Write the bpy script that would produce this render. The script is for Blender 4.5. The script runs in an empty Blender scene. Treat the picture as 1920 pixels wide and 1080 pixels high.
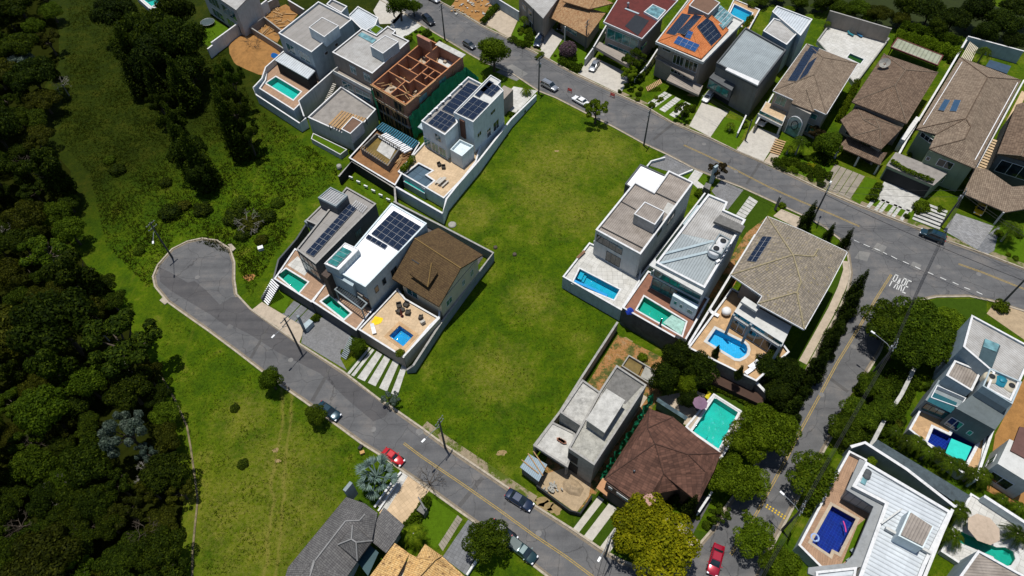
import bpy, math, random
from mathutils import Vector, Matrix
from mathutils.geometry import tessellate_polygon
random.seed(11)
SC = bpy.context.scene; COL = SC.collection
R = math.radians
# ------------------------------------------------------------------ camera
H = 95.0                                   # camera height above the ground, metres
FPX = 1250.0                               # focal length in pixels of a 1920 px wide picture
_d = Vector((25, 960, FPX)).normalized()   # straight down, in camera axes (x right, y down, z forward)
Zw = -_d
Xw = (Vector((1, 0, 0)) - Zw * Zw.x).normalized()
Yw = Zw.cross(Xw)
cd = bpy.data.cameras.new('camera'); cam = bpy.data.objects.new('camera', cd); COL.objects.link(cam)
cd.sensor_width = 36; cd.lens = FPX / 1920 * 36; cd.clip_end = 5000; cd.clip_start = 1
right = Vector((Xw.x, Yw.x, Zw.x)); down = Vector((Xw.y, Yw.y, Zw.y)); fwd = Vector((Xw.z, Yw.z, Zw.z))
m = Matrix((right, -down, -fwd)).transposed().to_4x4(); m.translation = (0, 0, H); cam.matrix_world = m
SC.camera = cam
def ray(x, y):
    r = Vector((x - 960, y - 540, FPX)); return Vector((r.dot(Xw), r.dot(Yw), r.dot(Zw)))
def P(x, y, z=0.0):                        # the point at height z seen at a place of the photograph
    d = ray(x, y); t = (z - H) / d.z; return Vector((d.x * t, d.y * t, z))
def PL(pts, z=0.0): return [P(p[0], p[1], p[2] if len(p) > 2 else z) for p in pts]
# ------------------------------------------------------------------ light
sunray = ray(1125, 1800).normalized()      # the way sunlight travels
tosun = -sunray
el = math.asin(tosun.z); az = math.atan2(tosun.x, tosun.y)
sd = bpy.data.lights.new('sun', 'SUN'); so = bpy.data.objects.new('sun', sd); COL.objects.link(so)
sd.energy = 4.6; sd.angle = R(0.5); sd.color = (1.0, 0.965, 0.90)
so.rotation_euler = sunray.to_track_quat('-Z', 'Y').to_euler(); so.location = (0, 0, 120)
w = bpy.data.worlds.new('World'); SC.world = w; w.use_nodes = True
nt = w.node_tree; sk = nt.nodes.new('ShaderNodeTexSky'); sk.sky_type = 'NISHITA'; sk.sun_disc = False
sk.sun_elevation = el; sk.sun_rotation = az; sk.air_density = 1.0; sk.dust_density = 0.6
bg = nt.nodes['Background']; bg.inputs['Strength'].default_value = 0.088
nt.links.new(sk.outputs[0], bg.inputs[0])
SC.view_settings.view_transform = 'Standard'; SC.view_settings.look = 'None'
SC.view_settings.exposure = 0.06; SC.view_settings.gamma = 1
SC.render.engine = 'CYCLES'
# ------------------------------------------------------------------ materials
MATS = {}
def _new(name):
    m = bpy.data.materials.new(name); m.use_nodes = True; n = m.node_tree; b = n.nodes['Principled BSDF']; return m, n, b
def nd(n, t, **kw):
    x = n.nodes.new(t)
    for k, v in kw.items():
        if k in x.inputs: x.inputs[k].default_value = v
        else: setattr(x, k, v)
    return x
def col4(c): return (c[0], c[1], c[2], 1)
def ramp(n, src, stops):
    r = n.nodes.new('ShaderNodeValToRGB'); e = r.color_ramp.elements
    while len(e) < len(stops): e.new(0.5)
    for i, (p, c) in enumerate(stops): e[i].position = p; e[i].color = col4(c)
    n.links.new(src, r.inputs[0]); return r.outputs[0]
def mul(c, k): return tuple(max(0, min(1, a * k)) for a in c)
def bump(n, b, h, s, d=.05):
    bp = nd(n, 'ShaderNodeBump', Strength=s, Distance=d); n.links.new(h, bp.inputs['Height']); n.links.new(bp.outputs[0], b.inputs['Normal'])
def mixc(n, f, a, b, mode='MIX'):
    x = n.nodes.new('ShaderNodeMix'); x.data_type = 'RGBA'; x.blend_type = mode
    for s, v in ((x.inputs[0], f), (x.inputs[6], a), (x.inputs[7], b)):
        if isinstance(v, (int, float)): s.default_value = v
        elif isinstance(v, tuple): s.default_value = col4(v)
        else: n.links.new(v, s)
    return x.outputs[2]
def math_(n, op, a, b=None):
    x = n.nodes.new('ShaderNodeMath'); x.operation = op
    for s, v in ((x.inputs[0], a), (x.inputs[1], b)):
        if v is None: continue
        if isinstance(v, (int, float)): s.default_value = v
        else: n.links.new(v, s)
    return x.outputs[0]
def noise(n, vec, scale, detail=4, rough=.6):
    x = nd(n, 'ShaderNodeTexNoise', Scale=scale, Detail=detail, Roughness=rough); n.links.new(vec, x.inputs['Vector']); return x.outputs['Fac']
def obco(n): return n.nodes.new('ShaderNodeTexCoord').outputs['Object']
def wco(n): return n.nodes.new('ShaderNodeNewGeometry').outputs['Position']
def uvco(n): return n.nodes.new('ShaderNodeTexCoord').outputs['UV']
def plain(name, c, rough=.8, var=.18, scale=.8, metal=0, spec=.3, fine=.1):
    """painted or cast surface with stains of a few metres and fine grain"""
    if name in MATS: return MATS[name]
    m, n, b = _new(name); g = wco(n)
    a = noise(n, g, scale, 6, .65); f = noise(n, g, 9, 3, .6)
    c1 = ramp(n, a, [(.3, mul(c, 1 - var)), (.55, c), (.75, mul(c, 1 + var * .5))])
    c2 = mixc(n, fine, c1, ramp(n, f, [(.3, mul(c, .5)), (.7, mul(c, 1.3))]))
    mp = n.nodes.new('ShaderNodeMapping'); mp.inputs['Scale'].default_value = (1.5, 1.5, .14); n.links.new(g, mp.inputs[0])
    c2 = mixc(n, 1.0, c2, ramp(n, noise(n, mp.outputs[0], 1.0, 5, .75), [(.30, (.80, .80, .78)), (.5, (.98, .98, .98)), (.7, (1, 1, 1))]), 'MULTIPLY'); bump(n, b, f, .25, .02)
    n.links.new(c2, b.inputs['Base Color']); b.inputs['Roughness'].default_value = rough; b.inputs['Metallic'].default_value = metal
    b.inputs['Specular IOR Level'].default_value = spec
    MATS[name] = m; return m
def ribbed(name, c, period=.35, rough=.6, var=.2, depth=.6, metal=0, dirt=None, dirtamt=.5):
    if name in MATS: return MATS[name]
    m, n, b = _new(name); uv = uvco(n); s = nd(n, 'ShaderNodeSeparateXYZ'); n.links.new(uv, s.inputs[0])
    fr = math_(n, 'FRACT', math_(n, 'DIVIDE', s.outputs[0], period))
    tri = math_(n, 'ABSOLUTE', math_(n, 'SUBTRACT', fr, .5))
    rid = ramp(n, tri, [(.1, mul(c, 1)), (.38, mul(c, .92)), (.48, mul(c, .48))])
    a = noise(n, wco(n), .6, 6, .7)
    st = ramp(n, a, [(.35, (1, 1, 1)), (.65, dirt if dirt else mul((1, 1, 1), 1 - var))])
    sh = math_(n, 'FLOOR', math_(n, 'DIVIDE', s.outputs[1], 2.4))
    wn = nd(n, 'ShaderNodeTexWhiteNoise', noise_dimensions='1D'); n.links.new(sh, wn.inputs['W'])
    shc = ramp(n, wn.outputs[0], [(0, mul((1, 1, 1), 1 - var * .6)), (1, (1, 1, 1))])
    o = mixc(n, 1.0, mixc(n, 1.0, rid, st, 'MULTIPLY'), shc, 'MULTIPLY')
    n.links.new(o, b.inputs['Base Color']); b.inputs['Roughness'].default_value = rough; b.inputs['Metallic'].default_value = metal
    bump(n, b, tri, depth, .06); MATS[name] = m; return m
def tiled(name, c, c2, tw=.28, tl=.40, lich=None, lamt=.62, rough=.85, patch=.25, gapk=.42):
    """clay or concrete roof tiles: courses along v, barrels along u, every tile its own tone, lichen"""
    if name in MATS: return MATS[name]
    m, n, b = _new(name); uv = uvco(n); s = nd(n, 'ShaderNodeSeparateXYZ'); n.links.new(uv, s.inputs[0])
    u = math_(n, 'DIVIDE', s.outputs[0], tw); v = math_(n, 'DIVIDE', s.outputs[1], tl)
    fu = math_(n, 'ABSOLUTE', math_(n, 'SUBTRACT', math_(n, 'FRACT', u), .5)); fv = math_(n, 'FRACT', v)
    cb = nd(n, 'ShaderNodeCombineXYZ'); n.links.new(math_(n, 'FLOOR', u), cb.inputs[0]); n.links.new(math_(n, 'FLOOR', v), cb.inputs[1])
    wn = nd(n, 'ShaderNodeTexWhiteNoise', noise_dimensions='2D'); n.links.new(cb.outputs[0], wn.inputs['Vector'])
    base = mixc(n, wn.outputs[0], c, c2)
    a = noise(n, wco(n), .45, 6, .7)
    st = ramp(n, a, [(.35, (1, 1, 1)), (.7, mul((1, 1, 1), 1 - patch))])
    o = mixc(n, 1.0, base, st, 'MULTIPLY')
    if lich:
        l = noise(n, wco(n), 2.2, 5, .8); lf = ramp(n, l, [(lamt - .04, (0, 0, 0)), (lamt + .06, (1, 1, 1))])
        o = mixc(n, lf, o, lich)
    gap = ramp(n, fu, [(.34, (1, 1, 1)), (.48, (gapk, gapk, gapk))]); o = mixc(n, 1.0, o, gap, 'MULTIPLY')
    gv = ramp(n, fv, [(.03, (.6, .6, .6)), (.14, (1, 1, 1))]); o = mixc(n, 1.0, o, gv, 'MULTIPLY')
    n.links.new(o, b.inputs['Base Color']); b.inputs['Roughness'].default_value = rough; b.inputs['Specular IOR Level'].default_value = .25
    h = math_(n, 'ADD', math_(n, 'MULTIPLY', fu, -1.0), math_(n, 'MULTIPLY', fv, -.5)); bump(n, b, h, .8, .08)
    MATS[name] = m; return m
def paved(name, c, sx=.6, sy=.6, gap=.03, mort=None, var=.2, rough=.8, off=0.0):
    if name in MATS: return MATS[name]
    m, n, b = _new(name)
    br = nd(n, 'ShaderNodeTexBrick', offset=off, Scale=1.0); n.links.new(uvco(n), br.inputs['Vector'])
    br.inputs['Brick Width'].default_value = sx; br.inputs['Row Height'].default_value = sy; br.inputs['Mortar Size'].default_value = gap
    br.inputs['Color1'].default_value = col4(mul(c, 1 - var)); br.inputs['Color2'].default_value = col4(mul(c, 1 + var * .4))
    br.inputs['Mortar'].default_value = col4(mort or mul(c, .5))
    a = noise(n, wco(n), .5, 6, .7); st = ramp(n, a, [(.35, (1, 1, 1)), (.7, (.78, .77, .74))])
    n.links.new(mixc(n, 1.0, br.outputs[0], st, 'MULTIPLY'), b.inputs['Base Color']); b.inputs['Roughness'].default_value = rough
    MATS[name] = m; return m
def glassy(name, c, rough=.08, spec=.8, metal=.0):
    if name in MATS: return MATS[name]
    m, n, b = _new(name)
    a = noise(n, wco(n), .9, 2, .5)
    n.links.new(ramp(n, a, [(.35, mul(c, .55)), (.65, mul(c, 1.3))]), b.inputs['Base Color'])
    b.inputs['Roughness'].default_value = rough; b.inputs['Specular IOR Level'].default_value = spec; b.inputs['Metallic'].default_value = metal
    MATS[name] = m; return m
def waterm(name, tint):
    if name in MATS: return MATS[name]
    m = bpy.data.materials.new(name); m.use_nodes = True; n = m.node_tree; n.nodes.clear()
    out = n.nodes.new('ShaderNodeOutputMaterial'); mx = n.nodes.new('ShaderNodeMixShader'); tr = n.nodes.new('ShaderNodeBsdfTransparent'); gl = n.nodes.new('ShaderNodeBsdfGlossy')
    tr.inputs[0].default_value = col4(tint); gl.inputs['Roughness'].default_value = .06
    fr = nd(n, 'ShaderNodeFresnel', IOR=1.33); nz = noise(n, wco(n), 2.2, 3, .6)
    bp = nd(n, 'ShaderNodeBump', Strength=.9, Distance=.12); n.links.new(nz, bp.inputs['Height'])
    n.links.new(bp.outputs[0], fr.inputs['Normal']); n.links.new(bp.outputs[0], gl.inputs['Normal'])
    n.links.new(fr.outputs[0], mx.inputs[0]); n.links.new(tr.outputs[0], mx.inputs[1]); n.links.new(gl.outputs[0], mx.inputs[2]); n.links.new(mx.outputs[0], out.inputs[0])
    MATS[name] = m; return m
def leafm(name, c1, c2, c3=None, trans=.45):
    """leaves: every leaf its own green"""
    if name in MATS: return MATS[name]
    m, n, b = _new(name); out = n.nodes['Material Output']
    g = n.nodes.new('ShaderNodeNewGeometry'); oi = n.nodes.new('ShaderNodeObjectInfo')
    cc = ramp(n, g.outputs['Random Per Island'], [(0, c1), (.6, c2), (1, c3 or mul(c2, 1.5))])
    nz = noise(n, wco(n), .55, 3, .6); cl = ramp(n, nz, [(.35, (.6, .66, .6)), (.6, (1.0, 1.0, 1.0))])
    cc = mixc(n, 1.0, cc, cl, 'MULTIPLY')
    tone = ramp(n, oi.outputs['Random'], [(0, (.50, .56, .50)), (.35, (.72, .70, .6)), (.7, (.8, .85, .8)), (1, (1.0, 1.0, .95))]); cc = mixc(n, 1.0, cc, tone, 'MULTIPLY')
    n.links.new(cc, b.inputs['Base Color']); b.inputs['Roughness'].default_value = .7; b.inputs['Specular IOR Level'].default_value = .08
    t = n.nodes.new('ShaderNodeBsdfTranslucent'); n.links.new(cc, t.inputs[0]); mx = n.nodes.new('ShaderNodeMixShader'); mx.inputs[0].default_value = trans
    n.links.new(b.outputs[0], mx.inputs[1]); n.links.new(t.outputs[0], mx.inputs[2]); n.links.new(mx.outputs[0], out.inputs[0])
    MATS[name] = m; return m
def solarm(name='solar cells', c=(.005, .010, .024)):
    if name in MATS: return MATS[name]
    m, n, b = _new(name)
    br = nd(n, 'ShaderNodeTexBrick', offset=0.0, Scale=1.0); n.links.new(uvco(n), br.inputs['Vector'])
    br.inputs['Brick Width'].default_value = .3; br.inputs['Row Height'].default_value = .3; br.inputs['Mortar Size'].default_value = .008
    br.inputs['Color1'].default_value = col4(c); br.inputs['Color2'].default_value = col4(mul(c, 1.4)); br.inputs['Mortar'].default_value = (.07, .09, .13, 1)
    n.links.new(br.outputs[0], b.inputs['Base Color']); b.inputs['Roughness'].default_value = .14; b.inputs['Specular IOR Level'].default_value = .2
    MATS[name] = m; return m
def paint(name, c, metal=.3, rough=.22):
    if name in MATS: return MATS[name]
    m, n, b = _new(name); b.inputs['Base Color'].default_value = col4(c); b.inputs['Metallic'].default_value = metal; b.inputs['Roughness'].default_value = rough
    b.inputs['Coat Weight'].default_value = 1; b.inputs['Coat Roughness'].default_value = .04
    MATS[name] = m; return m
# ------------------------------------------------------------------ mesh helpers
ORG = {}
def tag(o, label=None, cat=None, group=None, kind=None):
    if label: o['label'] = label
    if cat: o['category'] = cat
    if group: o['group'] = group
    if kind: o['kind'] = kind
    return o
def thing(name, label, cat, at, group=None):
    o = bpy.data.objects.new(name, None); COL.objects.link(o); o.empty_display_size = .5
    o.location = at; ORG[o.name] = Vector(at); return tag(o, label, cat, group)
def area2(p): return sum(p[i].x * p[(i + 1) % len(p)].y - p[(i + 1) % len(p)].x * p[i].y for i in range(len(p)))
def ccw(p): return p if area2(p) > 0 else list(reversed(p))
def off(poly, d):
    """polygon moved inwards by d"""
    p = poly; s = 1 if area2(p) > 0 else -1; n = len(p); out = []
    for i in range(n):
        a, b, c = p[i - 1], p[i], p[(i + 1) % n]
        e1 = Vector((b.x - a.x, b.y - a.y)).normalized(); e2 = Vector((c.x - b.x, c.y - b.y)).normalized()
        n1 = Vector((-e1.y, e1.x)) * s; n2 = Vector((-e2.y, e2.x)) * s
        k = 1 + n1.dot(n2); q = (n1 + n2) * (d / max(k, .3)); out.append(Vector((b.x + q.x, b.y + q.y, b.z)))
    return out
class MB:
    def __init__(s): s.v = []; s.f = []; s.sm = []; s.e = []
    def add(s, vs, fs, smooth=False):
        o = len(s.v); s.v += [Vector(a) for a in vs]; s.f += [tuple(i + o for i in f) for f in fs]; s.sm += [smooth] * len(fs); return s
    def poly(s, pts): return s.add(pts, [tuple(range(len(pts)))])
    def prism(s, pts, z0, z1, holes=(), bottom=True, top=True):
        pts = ccw(pts); n = len(pts)
        a = [Vector((p.x, p.y, z0)) for p in pts]; b = [Vector((p.x, p.y, z1)) for p in pts]
        s.add(a + b, [(i, (i + 1) % n, n + (i + 1) % n, n + i) for i in range(n)])
        if not holes:
            if top: s.poly(b)
            if bottom: s.poly(list(reversed(a)))
        else:
            hs = [[Vector((p.x, p.y, z1)) for p in ccw(h)] for h in holes]; al = [b] + [list(reversed(h)) for h in hs]
            flat = [v for l in al for v in l]; tr = tessellate_polygon(al)
            fs = []
            for t in tr:
                nn = (flat[t[1]] - flat[t[0]]).cross(flat[t[2]] - flat[t[0]]).z
                fs.append(tuple(t) if nn > 0 else tuple(reversed(t)))
            s.add(flat, fs)
        return s
    def ring(s, pts, d, z0, z1):
        """wall of thickness d inside a closed outline"""
        o = ccw(pts); i = off(o, d); n = len(o); v = []
        for z in (z0, z1): v += [Vector((p.x, p.y, z)) for p in o] + [Vector((p.x, p.y, z)) for p in i]
        f = []
        for k in range(n):
            j = (k + 1) % n
            f += [(k, j, 2 * n + j, 2 * n + k), (n + j, n + k, 3 * n + k, 3 * n + j), (2 * n + k, 2 * n + j, 3 * n + j, 3 * n + k)]
        return s.add(v, f)
    def box(s, c, sz, rz=0, ax=None):
        hx, hy, hz = sz[0] / 2, sz[1] / 2, sz[2] / 2; M = Matrix.Rotation(rz, 3, 'Z') if ax is None else ax
        v = [Vector(c) + M @ Vector((x * hx, y * hy, z * hz)) for z in (-1, 1) for x, y in ((-1, -1), (1, -1), (1, 1), (-1, 1))]
        return s.add(v, [(3, 2, 1, 0), (4, 5, 6, 7), (0, 1, 5, 4), (1, 2, 6, 5), (2, 3, 7, 6), (3, 0, 4, 7)])
    def bar(s, a, b, wd, ht=None):
        a = Vector(a); b = Vector(b); d = (b - a); L = d.length
        if L < 1e-6: return s
        x = d / L; up = Vector((0, 0, 1)) if abs(x.z) < .95 else Vector((1, 0, 0)); y = up.cross(x).normalized(); z = x.cross(y)
        return s.box((a + b) / 2, (L, wd, ht or wd), ax=Matrix((x, y, z)).transposed())
    def tube(s, pts, rs, n=8, cap=True, smooth=True):
        pts = [Vector(p) for p in pts]; rs = rs if isinstance(rs, (list, tuple)) else [rs] * len(pts); v = []
        for i, p in enumerate(pts):
            d = (pts[min(i + 1, len(pts) - 1)] - pts[max(i - 1, 0)]).normalized(); up = Vector((0, 0, 1)) if abs(d.z) < .9 else Vector((1, 0, 0))
            a = d.cross(up).normalized(); b = a.cross(d)
            v += [p + (a * math.cos(t * 2 * math.pi / n) + b * math.sin(t * 2 * math.pi / n)) * rs[i] for t in range(n)]
        f = []
        for i in range(len(pts) - 1):
            for t in range(n): f.append((i * n + t, i * n + (t + 1) % n, (i + 1) * n + (t + 1) % n, (i + 1) * n + t))
        s.add(v, f, smooth)
        if cap: s.add(v[-n:], [tuple(reversed(range(n)))]); s.add(v[:n], [tuple(range(n))])
        return s
    def lathe(s, c, prof, n=16, smooth=True):
        v = [Vector(c) + Vector((r * math.cos(t * 2 * math.pi / n), r * math.sin(t * 2 * math.pi / n), z)) for r, z in prof for t in range(n)]; f = []
        for i in range(len(prof) - 1):
            for t in range(n): f.append((i * n + t, i * n + (t + 1) % n, (i + 1) * n + (t + 1) % n, (i + 1) * n + t))
        s.add(v, f, smooth); s.add(v[-n:], [tuple(range(n))]); return s
    def build(s, name, mat, parent=None, label=None, local=False, uv=True):
        o0 = Vector((0, 0, 0))
        if parent is not None and not local: o0 = ORG.get(parent.name, o0)
        me = bpy.data.meshes.new(name); me.from_pydata([v - o0 for v in s.v], [], s.f); me.materials.append(mat)
        me.polygons.foreach_set('use_smooth', s.sm)
        if uv and len(s.f) < 60000:
            ul = me.uv_layers.new(name='UVMap').data
            for p in me.polygons:
                n = p.normal
                if abs(n.z) > .985:
                    vv = (me.vertices[p.vertices[1]].co - me.vertices[p.vertices[0]].co); vv.z = 0
                    vv = vv.normalized() if vv.length > 1e-6 else Vector((0, 1, 0)); uu = Vector((vv.y, -vv.x, 0))
                else:
                    uu = Vector((-n.y, n.x, 0)).normalized(); vv = n.cross(uu)
                for li in p.loop_indices:
                    co = me.vertices[me.loops[li].vertex_index].co; ul[li].uv = (co.dot(uu), co.dot(vv))
        me.update(); o = bpy.data.objects.new(name, me); COL.objects.link(o)
        if parent is not None:
            o.parent = parent; ORG[o.name] = o0
        if label: o['label'] = label
        return o
def place(root, name, label, cat, group, at, rz=0, sc=1.0):
    """copy of a thing with copies of its parts and sub-parts"""
    r = root.copy(); r.name = name; COL.objects.link(r); r.location = at; r.rotation_euler = (0, 0, rz); r.scale = (sc, sc, sc) if not isinstance(sc, tuple) else sc
    for k in ('label', 'category', 'group'):
        if k in r: del r[k]
    tag(r, label, cat, group)
    def kids(src, dst):
        for ch in src.children:
            c = ch.copy(); COL.objects.link(c); c.parent = dst; kids(ch, c)
    kids(root, r); return r
def cen(pts):
    c = Vector((0, 0, 0))
    for p in pts: c += p
    return c / len(pts)
def lerp(a, b, t): return a + (b - a) * t
def structure(name, mb, mat, label=None):
    o = mb.build(name, mat); tag(o, label, None, None, 'structure'); return o
# ------------------------------------------------------------------ colours of things
white = plain('white render', (.56, .635, .66), var=.15)
offwhite = plain('off white render', (.50, .50, .48), var=.15)
pale = plain('pale grey render', (.34, .41, .44), var=.18)
grey = plain('grey render', (.21, .245, .26), var=.18)
dgrey = plain('dark grey render', (.085, .09, .095), var=.2)
black = plain('black paint', (.018, .02, .022), var=.3)
cream = plain('cream render', (.52, .46, .34), var=.12)
taupe = plain('taupe render', (.27, .235, .20), var=.15)
sage = plain('sage green render', (.20, .25, .17), var=.1)
cap = plain('wall coping', (.60, .60, .60), var=.2, scale=2)
capd = plain('weathered coping', (.30, .29, .27), var=.3, scale=2)
conc = plain('cast concrete', (.30, .29, .26), var=.35, scale=.9, fine=.25)
concw = plain('light concrete', (.44, .43, .40), var=.45, scale=1.0, fine=.3)
concd = plain('stained concrete', (.15, .145, .135), var=.5, scale=1.4, fine=.3)
wood = paved('hardwood deck', (.20, .105, .055), 3.0, .16, .012, var=.25, off=.5)
woodp = paved('pale deck', (.34, .21, .13), 2.6, .3, .015, var=.18, off=.5)
woodd = plain('dark wood', (.055, .028, .018), var=.3)
brick = paved('hollow clay brick', (.42, .165, .095), .4, .2, .02, mort=(.26, .2, .16), var=.3, off=.5)
planks = plain('raw timber', (.36, .22, .10), var=.4, scale=3)
soil = plain('bare soil', (.24, .12, .05), var=.45, scale=.9, fine=.3, rough=.95)
sand = plain('pale sand', (.36, .27, .17), var=.3, scale=1.2, fine=.3, rough=.95)
stone = paved('pale stone paving', (.50, .49, .46), .9, .9, .02, var=.12)
tan = paved('tan stone paving', (.52, .38, .235), .6, .6, .02, mort=(.38, .27, .16), var=.12)
ochre = paved('ochre stone paving', (.46, .29, .145), .8, .8, .02, mort=(.32, .2, .1), var=.2)
cobble = paved('granite setts', (.20, .20, .205), .24, .14, .02, var=.3, off=.5)
slate = paved('slate paving', (.155, .16, .17), .5, .5, .02, var=.2)
herring = paved('concrete pavers', (.26, .26, .265), .5, .25, .02, var=.3, off=.5)
slab = plain('concrete slab', (.44, .41, .36), var=.2, fine=.2)
pinkslab = plain('sandy concrete', (.40, .33, .25), var=.25, fine=.2)
gmetal = plain('galvanised steel', (.30, .32, .34), rough=.45, metal=.5)
dmetal = plain('dark metal', (.035, .037, .04), rough=.4, metal=.4)
glass = glassy('window glass', (.02, .10, .12))
glassd = glassy('dark window glass', (.012, .02, .025))
glassg = glassy('green tinted glass', (.03, .17, .16))
glassl = glassy('light glazing', (.12, .24, .26))
solar = solarm(); solarb = solarm('blue solar cells', (.01, .05, .16))
frame = plain('white aluminium', (.62, .63, .64), rough=.4); panelfr = plain('panel frame', (.30, .31, .32), rough=.4); framed = plain('graphite aluminium', (.07, .075, .08), rough=.4)
plasticw = plain('white plastic', (.7, .7, .7), rough=.4, var=.05); plasticb = plain('black wicker', (.03, .025, .02), rough=.6)
tileg = tiled('grey brown roof tiles', (.165, .12, .085), (.255, .195, .14), .34, .46, lich=(.27, .20, .13), lamt=.66)
tiledk = tiled('dark brown roof tiles', (.11, .072, .048), (.195, .135, .092), .34, .46, lich=(.21, .11, .05), lamt=.66)
tileb = tiled('mossy brown roof tiles', (.078, .046, .020), (.115, .072, .030), .26, .36)
tileslate = tiled('slate grey roof tiles', (.10, .095, .095), (.15, .145, .14), .26, .36)
tilecl = tiled('weathered clay roof tiles', (.30, .155, .07), (.42, .27, .14), .24, .4, lich=(.12, .075, .04), lamt=.60)
tileor = tiled('orange clay roof tiles', (.50, .15, .045), (.60, .21, .07), .24, .4)
tileyel = tiled('yellow clay roof tiles', (.56, .33, .12), (.64, .42, .18), .24, .4, lich=(.16, .08, .035), lamt=.57)
tilelich = tiled('lichened tan roof tiles', (.18, .155, .125), (.29, .245, .19), .36, .44, lich=(.33, .26, .09), lamt=.61)
shingle = tiled('brown shingles', (.080, .038, .026), (.155, .074, .050), .7, .34, gapk=.8, patch=.4)
zinc = ribbed('zinc roof sheet', (.33, .37, .38), .42, metal=.2, rough=.5)
zincw = ribbed('white roof sheet', (.55, .59, .62), .6, metal=.1, rough=.5)
fibre = ribbed('weathered fibre cement sheet', (.33, .285, .245), .36, dirt=(.62, .6, .58), var=.35)
fibrel = ribbed('pale fibre cement sheet', (.44, .43, .41), .36, dirt=(.7, .68, .66), var=.3)
membrane = plain('white roof coating', (.80, .81, .83), var=.05, scale=.4, fine=.04)
maroon = plain('maroon roof paint', (.10, .018, .014), var=.3, scale=1)
flatg = paved('grey roof screed', (.26, .245, .23), 1.4, 30, .025, var=.08)
flatc = plain('brown gravel roof', (.15, .085, .055), var=.25, fine=.4)
asphalt = None
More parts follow.
